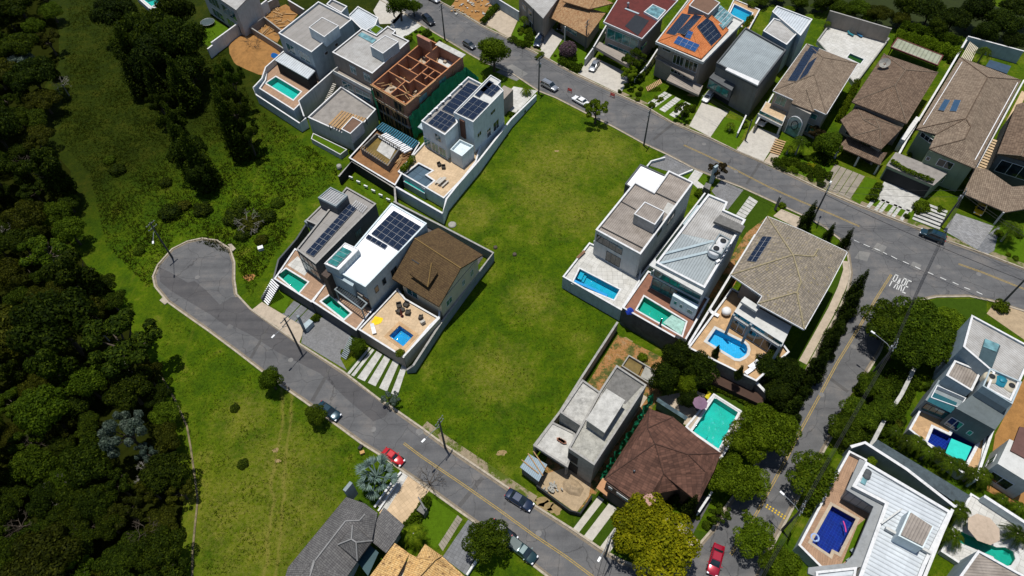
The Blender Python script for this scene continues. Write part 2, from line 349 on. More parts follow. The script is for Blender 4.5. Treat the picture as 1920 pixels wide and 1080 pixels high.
# ------------------------------------------------------------------ ground
def ground_mat():
    m, n, b = _new('grass'); g = wco(n)
    big = noise(n, g, .045, 5, .6); mid = noise(n, g, .24, 9, .78); fine = noise(n, g, 2.2, 6, .8); tiny = noise(n, g, 9, 3, .7)
    lawn = ramp(n, mid, [(.30, (.026, .062, .002)), (.46, (.055, .108, .002)), (.57, (.090, .145, .002)), (.68, (.175, .185, .020))])
    dry = ramp(n, mid, [(.3, (.070, .120, .003)), (.50, (.130, .168, .005)), (.66, (.27, .225, .05))])
    c = mixc(n, ramp(n, big, [(.5, (0, 0, 0)), (.66, (.85, .85, .85))]), lawn, dry)
    s = n.nodes.new('ShaderNodeSeparateXYZ'); n.links.new(g, s.inputs[0])
    a, b_, c_ = P(130, 0), P(520, 520), P(250, 560)
    d = (b_ - a).normalized(); nn = Vector((-d.y, d.x)); nn = nn if (P(200, 250) - a).xy.dot(nn) * -1 < 0 else -nn
    # rough pasture towards the wood, its colour also darkened to paint in vignette shade
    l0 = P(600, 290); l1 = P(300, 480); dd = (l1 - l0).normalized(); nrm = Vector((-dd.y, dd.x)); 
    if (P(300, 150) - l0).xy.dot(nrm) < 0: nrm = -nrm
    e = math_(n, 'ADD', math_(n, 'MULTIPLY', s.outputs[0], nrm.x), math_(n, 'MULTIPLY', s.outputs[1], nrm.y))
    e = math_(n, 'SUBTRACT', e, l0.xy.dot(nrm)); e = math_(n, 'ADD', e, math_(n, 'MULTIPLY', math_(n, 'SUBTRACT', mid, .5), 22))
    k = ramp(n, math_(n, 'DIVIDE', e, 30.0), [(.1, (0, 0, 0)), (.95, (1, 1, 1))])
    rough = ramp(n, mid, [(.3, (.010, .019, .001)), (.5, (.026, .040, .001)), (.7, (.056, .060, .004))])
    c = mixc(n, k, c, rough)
    c = mixc(n, 1.0, c, ramp(n, fine, [(.3, (.38, .46, .38)), (.5, (.95, .95, .95)), (.7, (1.15, 1.1, .9))]), 'MULTIPLY')
    c = mixc(n, 1.0, c, ramp(n, tiny, [(.25, (.55, .6, .5)), (.6, (1, 1, 1))]), 'MULTIPLY')
    def spot(px, py, rad):
        q = P(px, py); dx = math_(n, 'SUBTRACT', s.outputs[0], q.x); dy = math_(n, 'SUBTRACT', s.outputs[1], q.y); d2 = math_(n, 'ADD', math_(n, 'MULTIPLY', dx, dx), math_(n, 'MULTIPLY', dy, dy)); return math_(n, 'DIVIDE', math_(n, 'SQRT', d2), rad)
    dr = None
    for q in ((1045, 300, 11), (1130, 285, 9), (1020, 360, 10), (1080, 400, 8), (900, 260, 6), (890, 400, 6), (930, 700, 8), (520, 880, 11), (500, 1010, 12), (560, 960, 8), (430, 960, 9), (455, 780, 6), (560, 690, 4), (1000, 560, 6)):
        v_ = spot(*q); dr = v_ if dr is None else math_(n, 'MINIMUM', dr, v_)
    dr = math_(n, 'ADD', dr, math_(n, 'MULTIPLY', math_(n, 'SUBTRACT', noise(n, g, .5, 8, .8), .5), 2.6))
    c = mixc(n, ramp(n, dr, [(.1, (.62, .62, .62)), (1.15, (0, 0, 0))]), c, mixc(n, ramp(n, noise(n, g, 1.6, 6, .8), [(.42, (0, 0, 0)), (.62, (1, 1, 1))]), (.125, .145, .004), (.26, .22, .05)))
    # the worn vehicle track across the lower field
    ta, tb = P(545, 620), P(505, 1080); td = (tb - ta).normalized(); tw = math_(n, 'MULTIPLY', math_(n, 'SUBTRACT', noise(n, g, .09, 3, .5), .5), 6.0)
    tx = math_(n, 'ADD', math_(n, 'SUBTRACT', math_(n, 'ADD', math_(n, 'MULTIPLY', s.outputs[0], -td.y), math_(n, 'MULTIPLY', s.outputs[1], td.x)), ta.x * -td.y + ta.y * td.x), tw)
    tk = math_(n, 'ABSOLUTE', math_(n, 'SUBTRACT', math_(n, 'ABSOLUTE', tx), .8)); tk = math_(n, 'ADD', tk, math_(n, 'MULTIPLY', noise(n, g, 1.2, 5, .8), .9)); tm_ = math_(n, 'LESS_THAN', s.outputs[1], P(500, 700).y)
    c = mixc(n, math_(n, 'MULTIPLY', ramp(n, tk, [(.45, (.6, .6, .6)), (.85, (0, 0, 0))]), tm_), c, (.21, .18, .04))
    def streak(rot, sx, sy, sc):
        mp = n.nodes.new('ShaderNodeMapping'); mp.inputs['Rotation'].default_value = (0, 0, R(rot)); mp.inputs['Scale'].default_value = (sx, sy, 1); n.links.new(g, mp.inputs[0]); return noise(n, mp.outputs[0], sc, 5, .65)
    st = ramp(n, streak(-8, .7, .09, .42), [(.58, (0, 0, 0)), (.74, (.34, .34, .34))]); st2 = ramp(n, streak(55, .9, .05, .5), [(.61, (0, 0, 0)), (.75, (.3, .3, .3))])
    nk = math_(n, 'SUBTRACT', 1.0, k); c = mixc(n, math_(n, 'MULTIPLY', st, nk), c, (.19, .185, .02)); c = mixc(n, math_(n, 'MULTIPLY', st2, nk), c, (.17, .175, .015))
    weeds = noise(n, g, .75, 6, .8); c = mixc(n, ramp(n, weeds, [(.60, (0, 0, 0)), (.70, (.7, .7, .7))]), c, (.035, .062, .002)); soilm = noise(n, g, .5, 8, .85)
    c = mixc(n, ramp(n, soilm, [(.66, (0, 0, 0)), (.74, (.75, .75, .75))]), c, (.24, .18, .07))
    n.links.new(c, b.inputs['Base Color']); b.inputs['Roughness'].default_value = .95; b.inputs['Specular IOR Level'].default_value = .08
    bump(n, b, math_(n, 'ADD', fine, math_(n, 'MULTIPLY', tiny, .5)), .9, .35)
    return m
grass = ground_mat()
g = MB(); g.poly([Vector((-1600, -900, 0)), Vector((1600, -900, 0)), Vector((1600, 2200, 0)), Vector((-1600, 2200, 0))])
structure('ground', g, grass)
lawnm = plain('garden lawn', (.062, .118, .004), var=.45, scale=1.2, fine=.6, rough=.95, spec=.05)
lawnd = plain('shaded garden lawn', (.034, .066, .004), var=.4, scale=1.2, fine=.6, rough=.95, spec=.05)  # darker copy of the garden lawn, shade painted into its green
def road_mat(name, c, warm=0):
    m, n, b = _new(name); g = wco(n)
    a = noise(n, g, .22, 6, .7); f = noise(n, g, 7, 4, .8); s = noise(n, g, 1.1, 6, .75)
    cc = ramp(n, a, [(.3, mul(c, .78)), (.5, c), (.7, (c[0] * 1.25 + warm, c[1] * 1.2 + warm * .7, c[2] * 1.15 + warm * .4))])
    cc = mixc(n, 1.0, cc, ramp(n, f, [(.3, (.75, .75, .75)), (.6, (1, 1, 1))]), 'MULTIPLY')
    cc = mixc(n, ramp(n, s, [(.62, (0, 0, 0)), (.78, (.45, .45, .45))]), cc, (.20, .17, .135))
    mp = n.nodes.new('ShaderNodeMapping'); mp.inputs['Rotation'].default_value = (0, 0, R(36)); mp.inputs['Scale'].default_value = (.05, .9, 1); n.links.new(g, mp.inputs[0])
    cc = mixc(n, 1.0, cc, ramp(n, noise(n, mp.outputs[0], .8, 5, .6), [(.32, (.82, .82, .83)), (.5, (1, 1, 1)), (.68, (1.12, 1.11, 1.09))]), 'MULTIPLY'); oil = noise(n, g, .9, 3, .5); cc = mixc(n, ramp(n, oil, [(.66, (0, 0, 0)), (.74, (.55, .55, .55))]), cc, (.05, .05, .052))
    v = nd(n, 'ShaderNodeTexVoronoi', feature='DISTANCE_TO_EDGE', Scale=.22); wv = n.nodes.new('ShaderNodeVectorMath'); wv.operation = 'ADD'
    nz = nd(n, 'ShaderNodeTexNoise', Scale=.6, Detail=4.0); n.links.new(g, nz.inputs['Vector']); n.links.new(g, wv.inputs[0]); n.links.new(nz.outputs['Color'], wv.inputs[1]); n.links.new(wv.outputs[0], v.inputs['Vector'])
    ck = ramp(n, v.outputs['Distance'], [(.0, (.55, .55, .55)), (.012, (1, 1, 1))]); cc = mixc(n, 1.0, cc, ck, 'MULTIPLY')
    n.links.new(cc, b.inputs['Base Color']); b.inputs['Roughness'].default_value = .9; b.inputs['Specular IOR Level'].default_value = .2
    bump(n, b, f, .3, .03); return m
asphalt = road_mat('worn asphalt', (.110, .110, .112), .02); asphaltd = road_mat('newer asphalt', (.080, .078, .080)); asphaltl = road_mat('pale asphalt patch', (.17, .167, .16))
kerbm = plain('kerb stone', (.36, .31, .24), var=.4, scale=1.5, fine=.3)
# kerb lines, from the photograph
upfar = [(760, -60), (820, 0), (864, 24), (909, 51), (956, 73), (989, 91), (1029, 111), (1084, 142), (1162, 178), (1211, 200), (1260, 230), (1330, 258), (1379, 282), (1431, 304), (1489, 331), (1537, 354), (1596, 379), (1660, 404), (1723, 428), (1775, 451), (1858, 480), (1920, 504), (2050, 556)]
upnear = [(660, -60), (713, 0), (753, 23), (789, 47), (833, 73), (884, 104), (909, 118), (960, 138), (1009, 171), (1042, 184), (1093, 210), (1149, 238), (1207, 270), (1250, 290), (1301, 317), (1345, 335), (1390, 352), (1453, 381), (1501, 403), (1545, 426), (1575, 450), (1589, 478), (1594, 512), (1588, 545)]
sideleft = [(1588, 545), (1568, 590), (1540, 640), (1508, 700), (1478, 765), (1440, 830), (1405, 890), (1375, 930), (1355, 957), (1335, 993), (1307, 1025), (1280, 1048), (1250, 1063), (1210, 1067), (1167, 1052)]
lowup = [(1167, 1052), (1128, 1030), (1071, 991), (998, 945), (960, 920), (900, 879), (833, 834), (790, 802), (744, 770), (710, 748), (645, 698), (565, 647), (520, 615), (470, 580), (444, 552)]
bulb = [(444, 552), (440, 525), (440, 492), (432, 467), (407, 451), (379, 447), (351, 453), (323, 467), (296, 497), (287, 519), (291, 538), (301, 550), (315, 567)]
lowleft = [(315, 567), (350, 592), (393, 622), (440, 657), (487, 693), (530, 725), (572, 754), (617, 787), (678, 832), (722, 859), (757, 885), (817, 927), (877, 970), (957, 1027), (1025, 1080), (1130, 1160)]
sideright = [(1330, 1240), (1424, 1080), (1451, 1019), (1487, 952), (1515, 900), (1546, 843), (1570, 800), (1594, 754), (1628, 696), (1650, 660), (1663, 630), (1675, 603), (1695, 580), (1722, 564), (1756, 557), (1817, 556), (1860, 565), (1920, 584), (2050, 630)]
road = [PL(l) for l in (upfar, list(reversed(sideright)), list(reversed(lowleft)), list(reversed(bulb)), list(reversed(lowup)), list(reversed(sideleft)), list(reversed(upnear)))]
rp = []
for l in road:
    for p in l:
        if not rp or (p - rp[-1]).length > .05: rp.append(p)
mb = MB(); pts = [Vector((p.x, p.y, .01)) for p in ccw(rp)]; fl = tessellate_polygon([pts])
fs = []
for t in fl:
    nn = (pts[t[1]] - pts[t[0]]).cross(pts[t[2]] - pts[t[0]]).z; fs.append(tuple(t) if nn > 0 else tuple(reversed(t)))
mb.add(pts, fs); structure('road', mb, asphalt)
def sheet(name, px, mat, z=.02, zz=0.0):
    mb = MB(); mb.poly([Vector((p.x, p.y, z)) for p in ccw(PL(px, zz or z))]); return structure(name, mb, mat)
def slabs(name, px, mat, z0, z1, holes=()):
    mb = MB(); mb.prism(PL(px, z1), z0, z1, holes, bottom=False); return structure(name, mb, mat)
sheet('asphalt_patch', [(298, 500), (322, 512), (352, 530), (365, 527), (385, 543), (412, 571), (434, 557), (446, 557), (470, 583), (565, 651), (650, 707), (712, 753), (730, 768), (722, 782), (700, 790), (650, 748), (600, 700), (520, 660), (470, 628), (430, 607), (425, 612), (395, 590), (320, 545), (300, 528)], asphaltd, .015)
for q in ([(1500, 460), (1520, 470), (1512, 481), (1492, 470)], [(1612, 470), (1632, 474), (1626, 490), (1602, 484)], [(1645, 455), (1663, 462), (1655, 478), (1634, 468)], [(1712, 490), (1728, 497), (1722, 507), (1706, 500)], [(930, 135), (960, 120), (990, 138), (968, 152)], [(780, 808), (790, 803), (795, 812), (785, 817)]):
    sheet('asphalt_patch', q, asphaltl, .016)
def strip(line, wd, z0, z1, name, mat, smooth=0):
    """upright strip of even width along a polyline of world points"""
    mb = MB(); pts = [Vector((p.x, p.y, 0)) for p in line]; L = []; Rr = []
    for i, p in enumerate(pts):
        d = (pts[min(i + 1, len(pts) - 1)] - pts[max(i - 1, 0)]).normalized(); nn = Vector((-d.y, d.x, 0)); L.append(p + nn * wd / 2); Rr.append(p - nn * wd / 2)
    zz = z1 if isinstance(z1, (list, tuple)) else [z1] * len(pts); n = len(pts)
    v = [Vector((q.x, q.y, z0)) for q in L + Rr] + [Vector((q.x, q.y, zz[i])) for i, q in enumerate(L)] + [Vector((q.x, q.y, zz[i])) for i, q in enumerate(Rr)]
    f = []
    for i in range(n - 1):
        f += [(i, 2 * n + i, 2 * n + i + 1, i + 1), (n + i, n + i + 1, 3 * n + i + 1, 3 * n + i), (2 * n + i, 3 * n + i, 3 * n + i + 1, 2 * n + i + 1)]
    f += [(0, n, 3 * n, 2 * n), (n - 1, 3 * n - 1, 4 * n - 1, 2 * n - 1)]
    mb.add(v, f); return mb
for l in (upfar, upnear, sideleft, lowup, bulb, lowleft, sideright):
    structure('kerb', strip(PL(l), .30, 0, .13, 'kerb', kerbm), kerbm)
dirt = plain('bare verge', (.25, .20, .13), var=.4, scale=.8, fine=.35, rough=.95)
_n = dirt.node_tree; _b = _n.nodes['Principled BSDF']; _s = _b.inputs['Base Color'].links[0].from_socket; _n.links.new(mixc(_n, ramp(_n, noise(_n, wco(_n), .35, 5, .7), [(.48, (0, 0, 0)), (.56, (1, 1, 1))]), _s, (.06, .085, .004)), _b.inputs['Base Color'])
for l in (upfar[2:], lowup[3:8]):
    pl = PL(l); q = []
    for i, p in enumerate(pl):
        d = (pl[min(i + 1, len(pl) - 1)] - pl[max(i - 1, 0)]).normalized(); nn = Vector((-d.y, d.x, 0)); c = P(l[i][0], l[i][1] - 30) if l is not None else p
        if (c - p).dot(nn) < 0: nn = -nn
        q.append(p + nn * .75)
    structure('pavement', strip(q, 1.2, 0, .0235, '', None), dirt)
gutm = plain('gutter dirt', (.20, .165, .12), var=.5, scale=1.2, fine=.5, rough=.95)
for l, sd_ in ((upfar, -1), (upnear, 1), (lowup, 1), (lowleft, 1), (sideright, 1), (sideleft, 1), (bulb, 1)):
    pl = PL(l); q = []
    cc_ = P(*{id(upfar): (1300, 270), id(upnear): (1300, 290), id(lowup): (760, 830), id(lowleft): (700, 800), id(sideright): (1560, 700), id(sideleft): (1560, 700), id(bulb): (370, 520)}[id(l)])
    for i, p in enumerate(pl):
        d = (pl[min(i + 1, len(pl) - 1)] - pl[max(i - 1, 0)]).normalized(); q.append(Vector((-d.y, d.x, 0)))
    m_ = len(pl) // 2; sg = 1 if (P(*cc_) if False else cc_ - pl[m_]).dot(q[m_]) > 0 else -1
    structure('gutter', strip([p + nn * sg * random.uniform(.28, .36) for p, nn in zip(pl, q)], .34, .011, .014, '', None), gutm)
trm = road_mat('trench patch', (.085, .083, .082))
for a_, b_, w__ in (((905, 104), (935, 62), .7), ((1225, 262), (1262, 232), .6), ((1400, 345), (1425, 306), .5), ((620, 690), (585, 752), .6), ((905, 895), (860, 950), .6), ((1530, 690), (1590, 735), .6), ((500, 618), (470, 672), .5)):
    structure('asphalt_patch', strip([P(*a_), P(*b_)], w__, .011, .0165, '', None), trm)
# road paint
yel = plain('yellow road paint', (.34, .235, .06), var=.6, scale=3, fine=.5); whp = plain('white road paint', (.55, .55, .53), var=.25, scale=4, fine=.3)
def line2(px, sep=.26, wd=.11, z=.022):
    for s in (-1, 1):
        pl = PL(px); q = []
        for i, p in enumerate(pl):
            d = (pl[min(i + 1, len(pl) - 1)] - pl[max(i - 1, 0)]).normalized(); q.append(p + Vector((-d.y, d.x, 0)) * sep / 2 * s)
        structure('road_line', strip(q, wd, .012, z, '', None), yel)
line2([(757, 831), (790, 856), (830, 883), (870, 910), (930, 952), (1000, 1003), (1060, 1043), (1130, 1095)])
line2([(1282, 272), (1330, 294), (1380, 319), (1440, 350), (1500, 377), (1560, 402), (1612, 425)])
line2([(1797, 495), (1840, 510), (1900, 534), (1960, 558)])
line2([(1671, 515), (1645, 556), (1610, 615), (1570, 680), (1535, 745), (1505, 800), (1480, 850), (1450, 905), (1420, 960), (1395, 1000), (1370, 1040)])
def dash(px, name='road_line', wd=.16):
    for a, b in px: structure(name, strip([P(*a), P(*b)], wd, .012, .022, '', None), whp)
dash([((1601, 450), (1611, 455)), ((1619, 458), (1631, 463)), ((1640, 466), (1650, 470)), ((1656, 473), (1663, 477)), ((1671, 480), (1682, 486)), ((1693, 490), (1704, 495)), ((1716, 500), (1726, 505)), ((1739, 510), (1750, 515)), ((1763, 520), (1774, 525)), ((1786, 529), (1797, 534)), ((1808, 539), (1819, 543)), ((1831, 547), (1842, 552))])
# PARE, painted on the side street, read by those who drive up it
def word(txt, a, b, hgt_px, mat):
    """stencilled word between two ground points; the letters run along a-b, their tops towards hgt_px"""
    A = P(*a); B = P(*b); X = (B - A); L = X.length; X.normalize(); Y = P(*hgt_px) - A; hh = Y.length; Y.normalize()
    gl = {'P': [(0, 0, 0, 1), (0, 1, 1, 1), (1, 1, 1, .5), (0, .5, 1, .5)], 'A': [(0, 0, .5, 1), (.5, 1, 1, 0), (.2, .38, .8, .38)], 'R': [(0, 0, 0, 1), (0, 1, 1, 1), (1, 1, 1, .5), (0, .5, 1, .5), (.35, .5, 1, 0)], 'E': [(0, 0, 0, 1), (0, 1, 1, 1), (0, .5, .85, .5), (0, 0, 1, 0)]}
    cw = L / len(txt); mb = MB()
    for i, ch in enumerate(txt):
        for x0, y0, x1, y1 in gl[ch]:
            p = A + X * (cw * i + x0 * cw * .64) + Y * (y0 * hh); q = A + X * (cw * i + x1 * cw * .64) + Y * (y1 * hh)
            p.z = q.z = .019; d = (q - p).normalized(); e = .08 if abs(d.dot(X)) > .9 else 0
            mb.bar(p - d * e, q + d * e, .15 if abs(d.dot(X)) < .7 else .26, .006)
    return mb
structure('road_lettering', word('PARE', (1667.5, 536.5), (1700, 551), (1679, 515), whp), whp)
for i in range(7):
    t = i / 6
    for k in (0, 1):
        p = P(1437 + t * 33 + k * 2, 951 + t * 21 - k * 4); mb = MB(); mb.lathe((p.x, p.y, .01), [(.14, 0), (.12, .05), (.04, .07)], 8); structure('road_stud', mb, plain('yellow stud', (.62, .42, .03)))
manhole = plain('cast manhole', (.16, .155, .15), var=.3)
for q in ((874, 42), (785, 809), (1320, 270), (1835, 514), (1130, 215), (1380, 322), (370, 520), (545, 675), (700, 805), (1010, 1000), (1600, 650), (1540, 740), (1760, 500)):
    mb = MB(); p = P(*q); mb.lathe((p.x, p.y, .012), [(.45, 0), (.43, .012), (.0, .014)], 18, False); structure('manhole_cover', mb, manhole)
for q in (((1300, 478), (1310, 478)),): pass
# drains at the head of the dead end
for q in ([(427, 458), (434, 457), (442, 466), (436, 471)], [(299, 563), (305, 557), (315, 566), (309, 571)]): slabs('drain_cover', q, kerbm, 0, .16)
# drainage channel along the wood
ch = PL([(284, 689), (306, 711), (329, 751), (351, 800), (358, 840), (364, 884), (371, 938), (366, 985), (362, 1027), (360, 1100)])
structure('drainage_channel', strip(ch, .28, 0, .12, '', None), plain('mossy concrete', (.16, .13, .07), var=.6, scale=1.5)); 
# bare soil patches
dm = plain('dry turf', (.26, .185, .085), var=.4, scale=2, fine=.4, rough=.95)
def blot(px, py, r, mat, name='bare_patch', z=.006, sq=.7):
    c = P(px, py); n = 14; ph = random.random() * 6; pts = [c + Vector((math.cos(i / n * 6.283 + ph) * r * random.uniform(.55, 1.15), math.sin(i / n * 6.283 + ph) * r * sq * random.uniform(.55, 1.15), z)) for i in range(n)]
    mb = MB(); mb.poly(pts); structure(name, mb, mat)
for q in ((941, 849, .9), (1044, 283, .5), (517, 84 + 760, .6), (521, 864, .5), (970, 928, 1.0), (990, 935, 1.3), (540, 500, .5)): blot(*q, dm)
blot(468, 520, 1.2, plain('orange earth', (.36, .17, .05), var=.4, scale=2, fine=.4))
def yard_mat():
    m, n, b = _new('weedy soil'); g = wco(n); a = noise(n, g, .45, 7, .8); f = noise(n, g, 4, 4, .8)
    c = ramp(n, a, [(.38, (.045, .062, .004)), (.47, (.10, .10, .02)), (.53, (.33, .15, .045)), (.68, (.30, .22, .12))]); c = mixc(n, 1.0, c, ramp(n, f, [(.3, (.5, .5, .5)), (.6, (1, 1, 1))]), 'MULTIPLY')
    n.links.new(c, b.inputs['Base Color']); b.inputs['Roughness'].default_value = 1; bump(n, b, f, .8, .1); return m
yard = yard_mat()
# ------------------------------------------------------------------ foliage
def crown(blobs, n, ls, seed, flat=.9, inner=.12):
    rnd = random.Random(seed); mb = MB(); V = []; F = []; tot = sum(b[3] ** 2 for b in blobs)
    for bx, by, bz, br in blobs:
        for _ in range(int(n * br * br / tot)):
            z = rnd.uniform(-.55, 1); t = rnd.random() * 6.2832; r = math.sqrt(max(0, 1 - z * z))
            d = Vector((r * math.cos(t), r * math.sin(t), z)); rr = br * (1 - inner * 3 * rnd.random() ** 2) * rnd.uniform(.92, 1.1)
            c = Vector((bx, by, bz)) + Vector((d.x * rr, d.y * rr, d.z * rr * flat))
            nn = (d + Vector((rnd.gauss(0, .5), rnd.gauss(0, .5), rnd.gauss(.2, .4)))).normalized()
            a = nn.cross(Vector((rnd.gauss(0, 1), rnd.gauss(0, 1), rnd.gauss(0, 1)))).normalized(); b = nn.cross(a); s = ls * rnd.uniform(.55, 1.25)
            o = len(V); V += [c - a * s, c - b * s * .6, c + a * s, c + b * s * .6]; F.append((o, o + 1, o + 2, o + 3))
    mb.v = V; mb.f = F; mb.sm = [False] * len(F); return mb
def lobes(k, seed, spread=.62, rr=(.34, .5), zc=1.15, zs=.4):
    rnd = random.Random(seed); out = [(0, 0, zc, .62)]
    for i in range(k):
        t = i * 2.4 + rnd.uniform(-.4, .4); r = spread * math.sqrt((i + .6) / k) * rnd.uniform(.85, 1.1)
        out.append((r * math.cos(t), r * math.sin(t), zc + rnd.uniform(-zs, zs) * (1 - r * .7) + .2 * (1 - r), rnd.uniform(*rr)))
    return out
SH = {}
SH['round'] = crown(lobes(9, 1), 9500, .048, 1); SH['lumpy'] = crown(lobes(16, 2, .8, (.22, .36)), 10000, .045, 2)
SH['broad'] = crown(lobes(12, 3, .85, (.28, .40), zs=.22), 10500, .045, 3, flat=.6)
SH['airy'] = crown(lobes(15, 4, .85, (.14, .25))[1:], 5200, .045, 4); SH['tall'] = crown([(0, 0, .6 + i * .28, .55 - .06 * i) for i in range(6)] + lobes(7, 6, .5, (.22, .34), 1.4, .7)[1:], 9000, .05, 5)
SH['shrub'] = crown([(0, 0, .35, .6)] + [(math.cos(i * 1.3) * .5, math.sin(i * 1.3) * .5, .3 + .1 * (i % 3), .42) for i in range(5)], 2200, .085, 6)
SH['ball'] = crown([(0, 0, .8, .95)], 3400, .075, 7, flat=1)
def _trunk(h, limbs, seed):
    rnd = random.Random(seed); mb = MB(); mb.tube([(0, 0, 0), (.03, .01, h * .5), (0, .02, h)], [.075, .055, .04], 8)
    for i in range(limbs):
        t = i * 2.4; mb.tube([(0, .01, h * (.6 + .06 * i)), (.28 * math.cos(t), .28 * math.sin(t), h * 1.05 + .1), (.55 * math.cos(t), .55 * math.sin(t), h * 1.25 + rnd.uniform(0, .15))], [.035, .024, .01], 6)
    return mb
TR = {'round': _trunk(.9, 6, 1), 'lumpy': _trunk(.9, 8, 2), 'broad': _trunk(.9, 8, 3), 'airy': _trunk(.9, 10, 4), 'tall': _trunk(1.1, 6, 5), 'ball': _trunk(.6, 4, 6)}
LM = {'dark': leafm('dark leaves', (.016, .030, .002), (.045, .070, .003), (.100, .130, .006)), 'forest': leafm('woodland leaves', (.013, .027, .001), (.042, .070, .003), (.105, .140, .008)),
      'olive': leafm('olive leaves', (.024, .030, .002), (.062, .070, .004), (.125, .125, .010)), 'green': leafm('green leaves', (.075, .12, .003), (.15, .22, .006), (.25, .34, .016)),
      'lime': leafm('lime leaves', (.08, .13, .004), (.15, .22, .008), (.26, .31, .014)), 'yellow': leafm('yellow green leaves', (.15, .16, .004), (.28, .27, .005), (.42, .37, .010)),
      'deep': leafm('deep green leaves', (.010, .021, .002), (.030, .052, .003), (.075, .105, .006)), 'silver': leafm('silvery leaves', (.08, .115, .095), (.17, .22, .19), (.33, .39, .35)),
      'blue': leafm('blue grey fan leaves', (.22, .30, .31), (.33, .43, .44), (.50, .60, .61), .2), 'pink': leafm('mauve blossom', (.10, .06, .08), (.30, .17, .25), (.48, .30, .40)), 'rust': leafm('rusty leaves', (.04, .028, .012), (.08, .055, .025), (.14, .10, .04)), 'mid': leafm('mid green leaves', (.034, .064, .003), (.080, .130, .005), (.155, .215, .010))}
bark = plain('bark', (.075, .058, .042), var=.4, scale=4); barkp = plain('pale bark', (.26, .24, .21), var=.3, scale=4)
_TM = {}
def tmesh(kind, key, mbd, mat):
    if (kind, key) not in _TM:
        me = bpy.data.meshes.new(kind); me.from_pydata(mbd.v, [], mbd.f); me.materials.append(mat)
        me.polygons.foreach_set('use_smooth', mbd.sm); me.update(); _TM[(kind, key)] = me
    return _TM[(kind, key)]
def tree(shape, colr, px, py, r, label, cat='tree', group=None, name=None, hz=1.0, zc=None, trunkmat=None, base=0.0):
    """px,py: where the middle of the crown shows; r: crown radius in metres; base: height of what it stands on"""
    zc0 = {'shrub': .35, 'ball': .8, 'tall': 1.4}.get(shape, 1.15) * r * hz + base
    p = P(px, py, zc0); name = name or ('shrub' if shape == 'shrub' else 'tree')
    t = thing(name, label, cat, (p.x, p.y, base), group); t.rotation_euler = (0, 0, random.random() * 6.28); t.scale = (r, r, r * hz)
    c = bpy.data.objects.new('foliage' if shape == 'shrub' else 'crown', tmesh('crown', (shape, colr), SH[shape], LM[colr])); COL.objects.link(c); c.parent = t
    if shape in TR:
        k = bpy.data.objects.new('trunk', tmesh('trunk', (shape, 0 if trunkmat is None else 1), TR[shape], trunkmat or bark)); COL.objects.link(k); k.parent = t
    return t
def bush(px, py, r, label, colr='green', base=0.0, hz=1.0, group=None, cat='shrub'): return tree('shrub', colr, px, py, r, label, cat, group, 'shrub', hz, base=base)
# palms
def palm_mesh(nf, L, droop, wd, seed):
    rnd = random.Random(seed); mb = MB()
    for i in range(nf):
        t = i * 2.399 + rnd.uniform(-.2, .2); up = rnd.uniform(.1, .95); pts = []
        for k in range(7):
            s = k / 6; pts.append(Vector((math.cos(t) * L * s * (1 - .15 * up), math.sin(t) * L * s * (1 - .15 * up), L * (up * s * .9 - droop * s * s * (1.1 + .2 * up)))))
        sd_ = Vector((-math.sin(t), math.cos(t), 0))
        for k in range(1, 25):
            s = k / 25; j = min(int(s * 6), 5); c = pts[j].lerp(pts[j + 1], s * 6 - j); fw = (pts[j + 1] - pts[j]).normalized(); ll = wd * math.sin(min(1, s * 1.1 + .15) * 2.6) * rnd.uniform(.85, 1.1)
            for g in (-1, 1):
                tip = c + sd_ * g * ll + fw * ll * .6 + Vector((0, 0, -ll * .35)); mb.add([c, c + fw * L * .045, tip], [(0, 1, 2)])
    return mb
def fan_mesh(nf, L, seed):
    rnd = random.Random(seed); mb = MB()
    for i in range(nf):
        t = i * 2.399; up = 1.25 * (1 - (i + .5) / nf) - .05; rr = L * (.66 - .10 * (i % 2))
        c = Vector((math.cos(t) * math.cos(up), math.sin(t) * math.cos(up), math.sin(up))) * rr; f = c.normalized(); sd_ = Vector((-math.sin(t), math.cos(t), 0)); up2 = f.cross(sd_)
        mb.tube([(0, 0, 0), c], [.05, .03], 4)
        for k in range(15):
            a = (k - 7) / 7 * 1.0; d = f * math.cos(a) + sd_ * math.sin(a) + up2 * -.12 * (k % 2); e = c + d * L * .42 * rnd.uniform(.9, 1.1) - Vector((0, 0, abs(a) * .12)); q = d.cross(up2).normalized() * L * .032
            mb.add([c, c + d * L * .22 + q, e, c + d * L * .22 - q + up2 * .05], [(0, 1, 2, 3)])
    return mb
PM = {'palm': palm_mesh(22, 1.0, .95, .22, 1), 'fan': fan_mesh(17, 1.0, 2), 'tuft': palm_mesh(26, 1.0, .55, .10, 3)}
def palm(kind, colr, px, py, r, h, label, base=0.0, cat='palm', name='palm_tree', group=None):
    p = P(px, py, h + base); t = thing(name, label, cat, (p.x, p.y, base), group); t.rotation_euler = (0, 0, random.random() * 6.28)
    c = bpy.data.objects.new('fronds', tmesh('fronds', (kind, colr), PM[kind], LM[colr])); COL.objects.link(c); c.parent = t; c.location = (0, 0, h); c.scale = (r, r, r)
    if h > .6:
        mb = MB(); mb.tube([(0, 0, 0), (.05, 0, h * .5), (0, 0, h)], [.22, .16, .15], 9); mb.build('trunk', barkp, t, local=True)
    return t
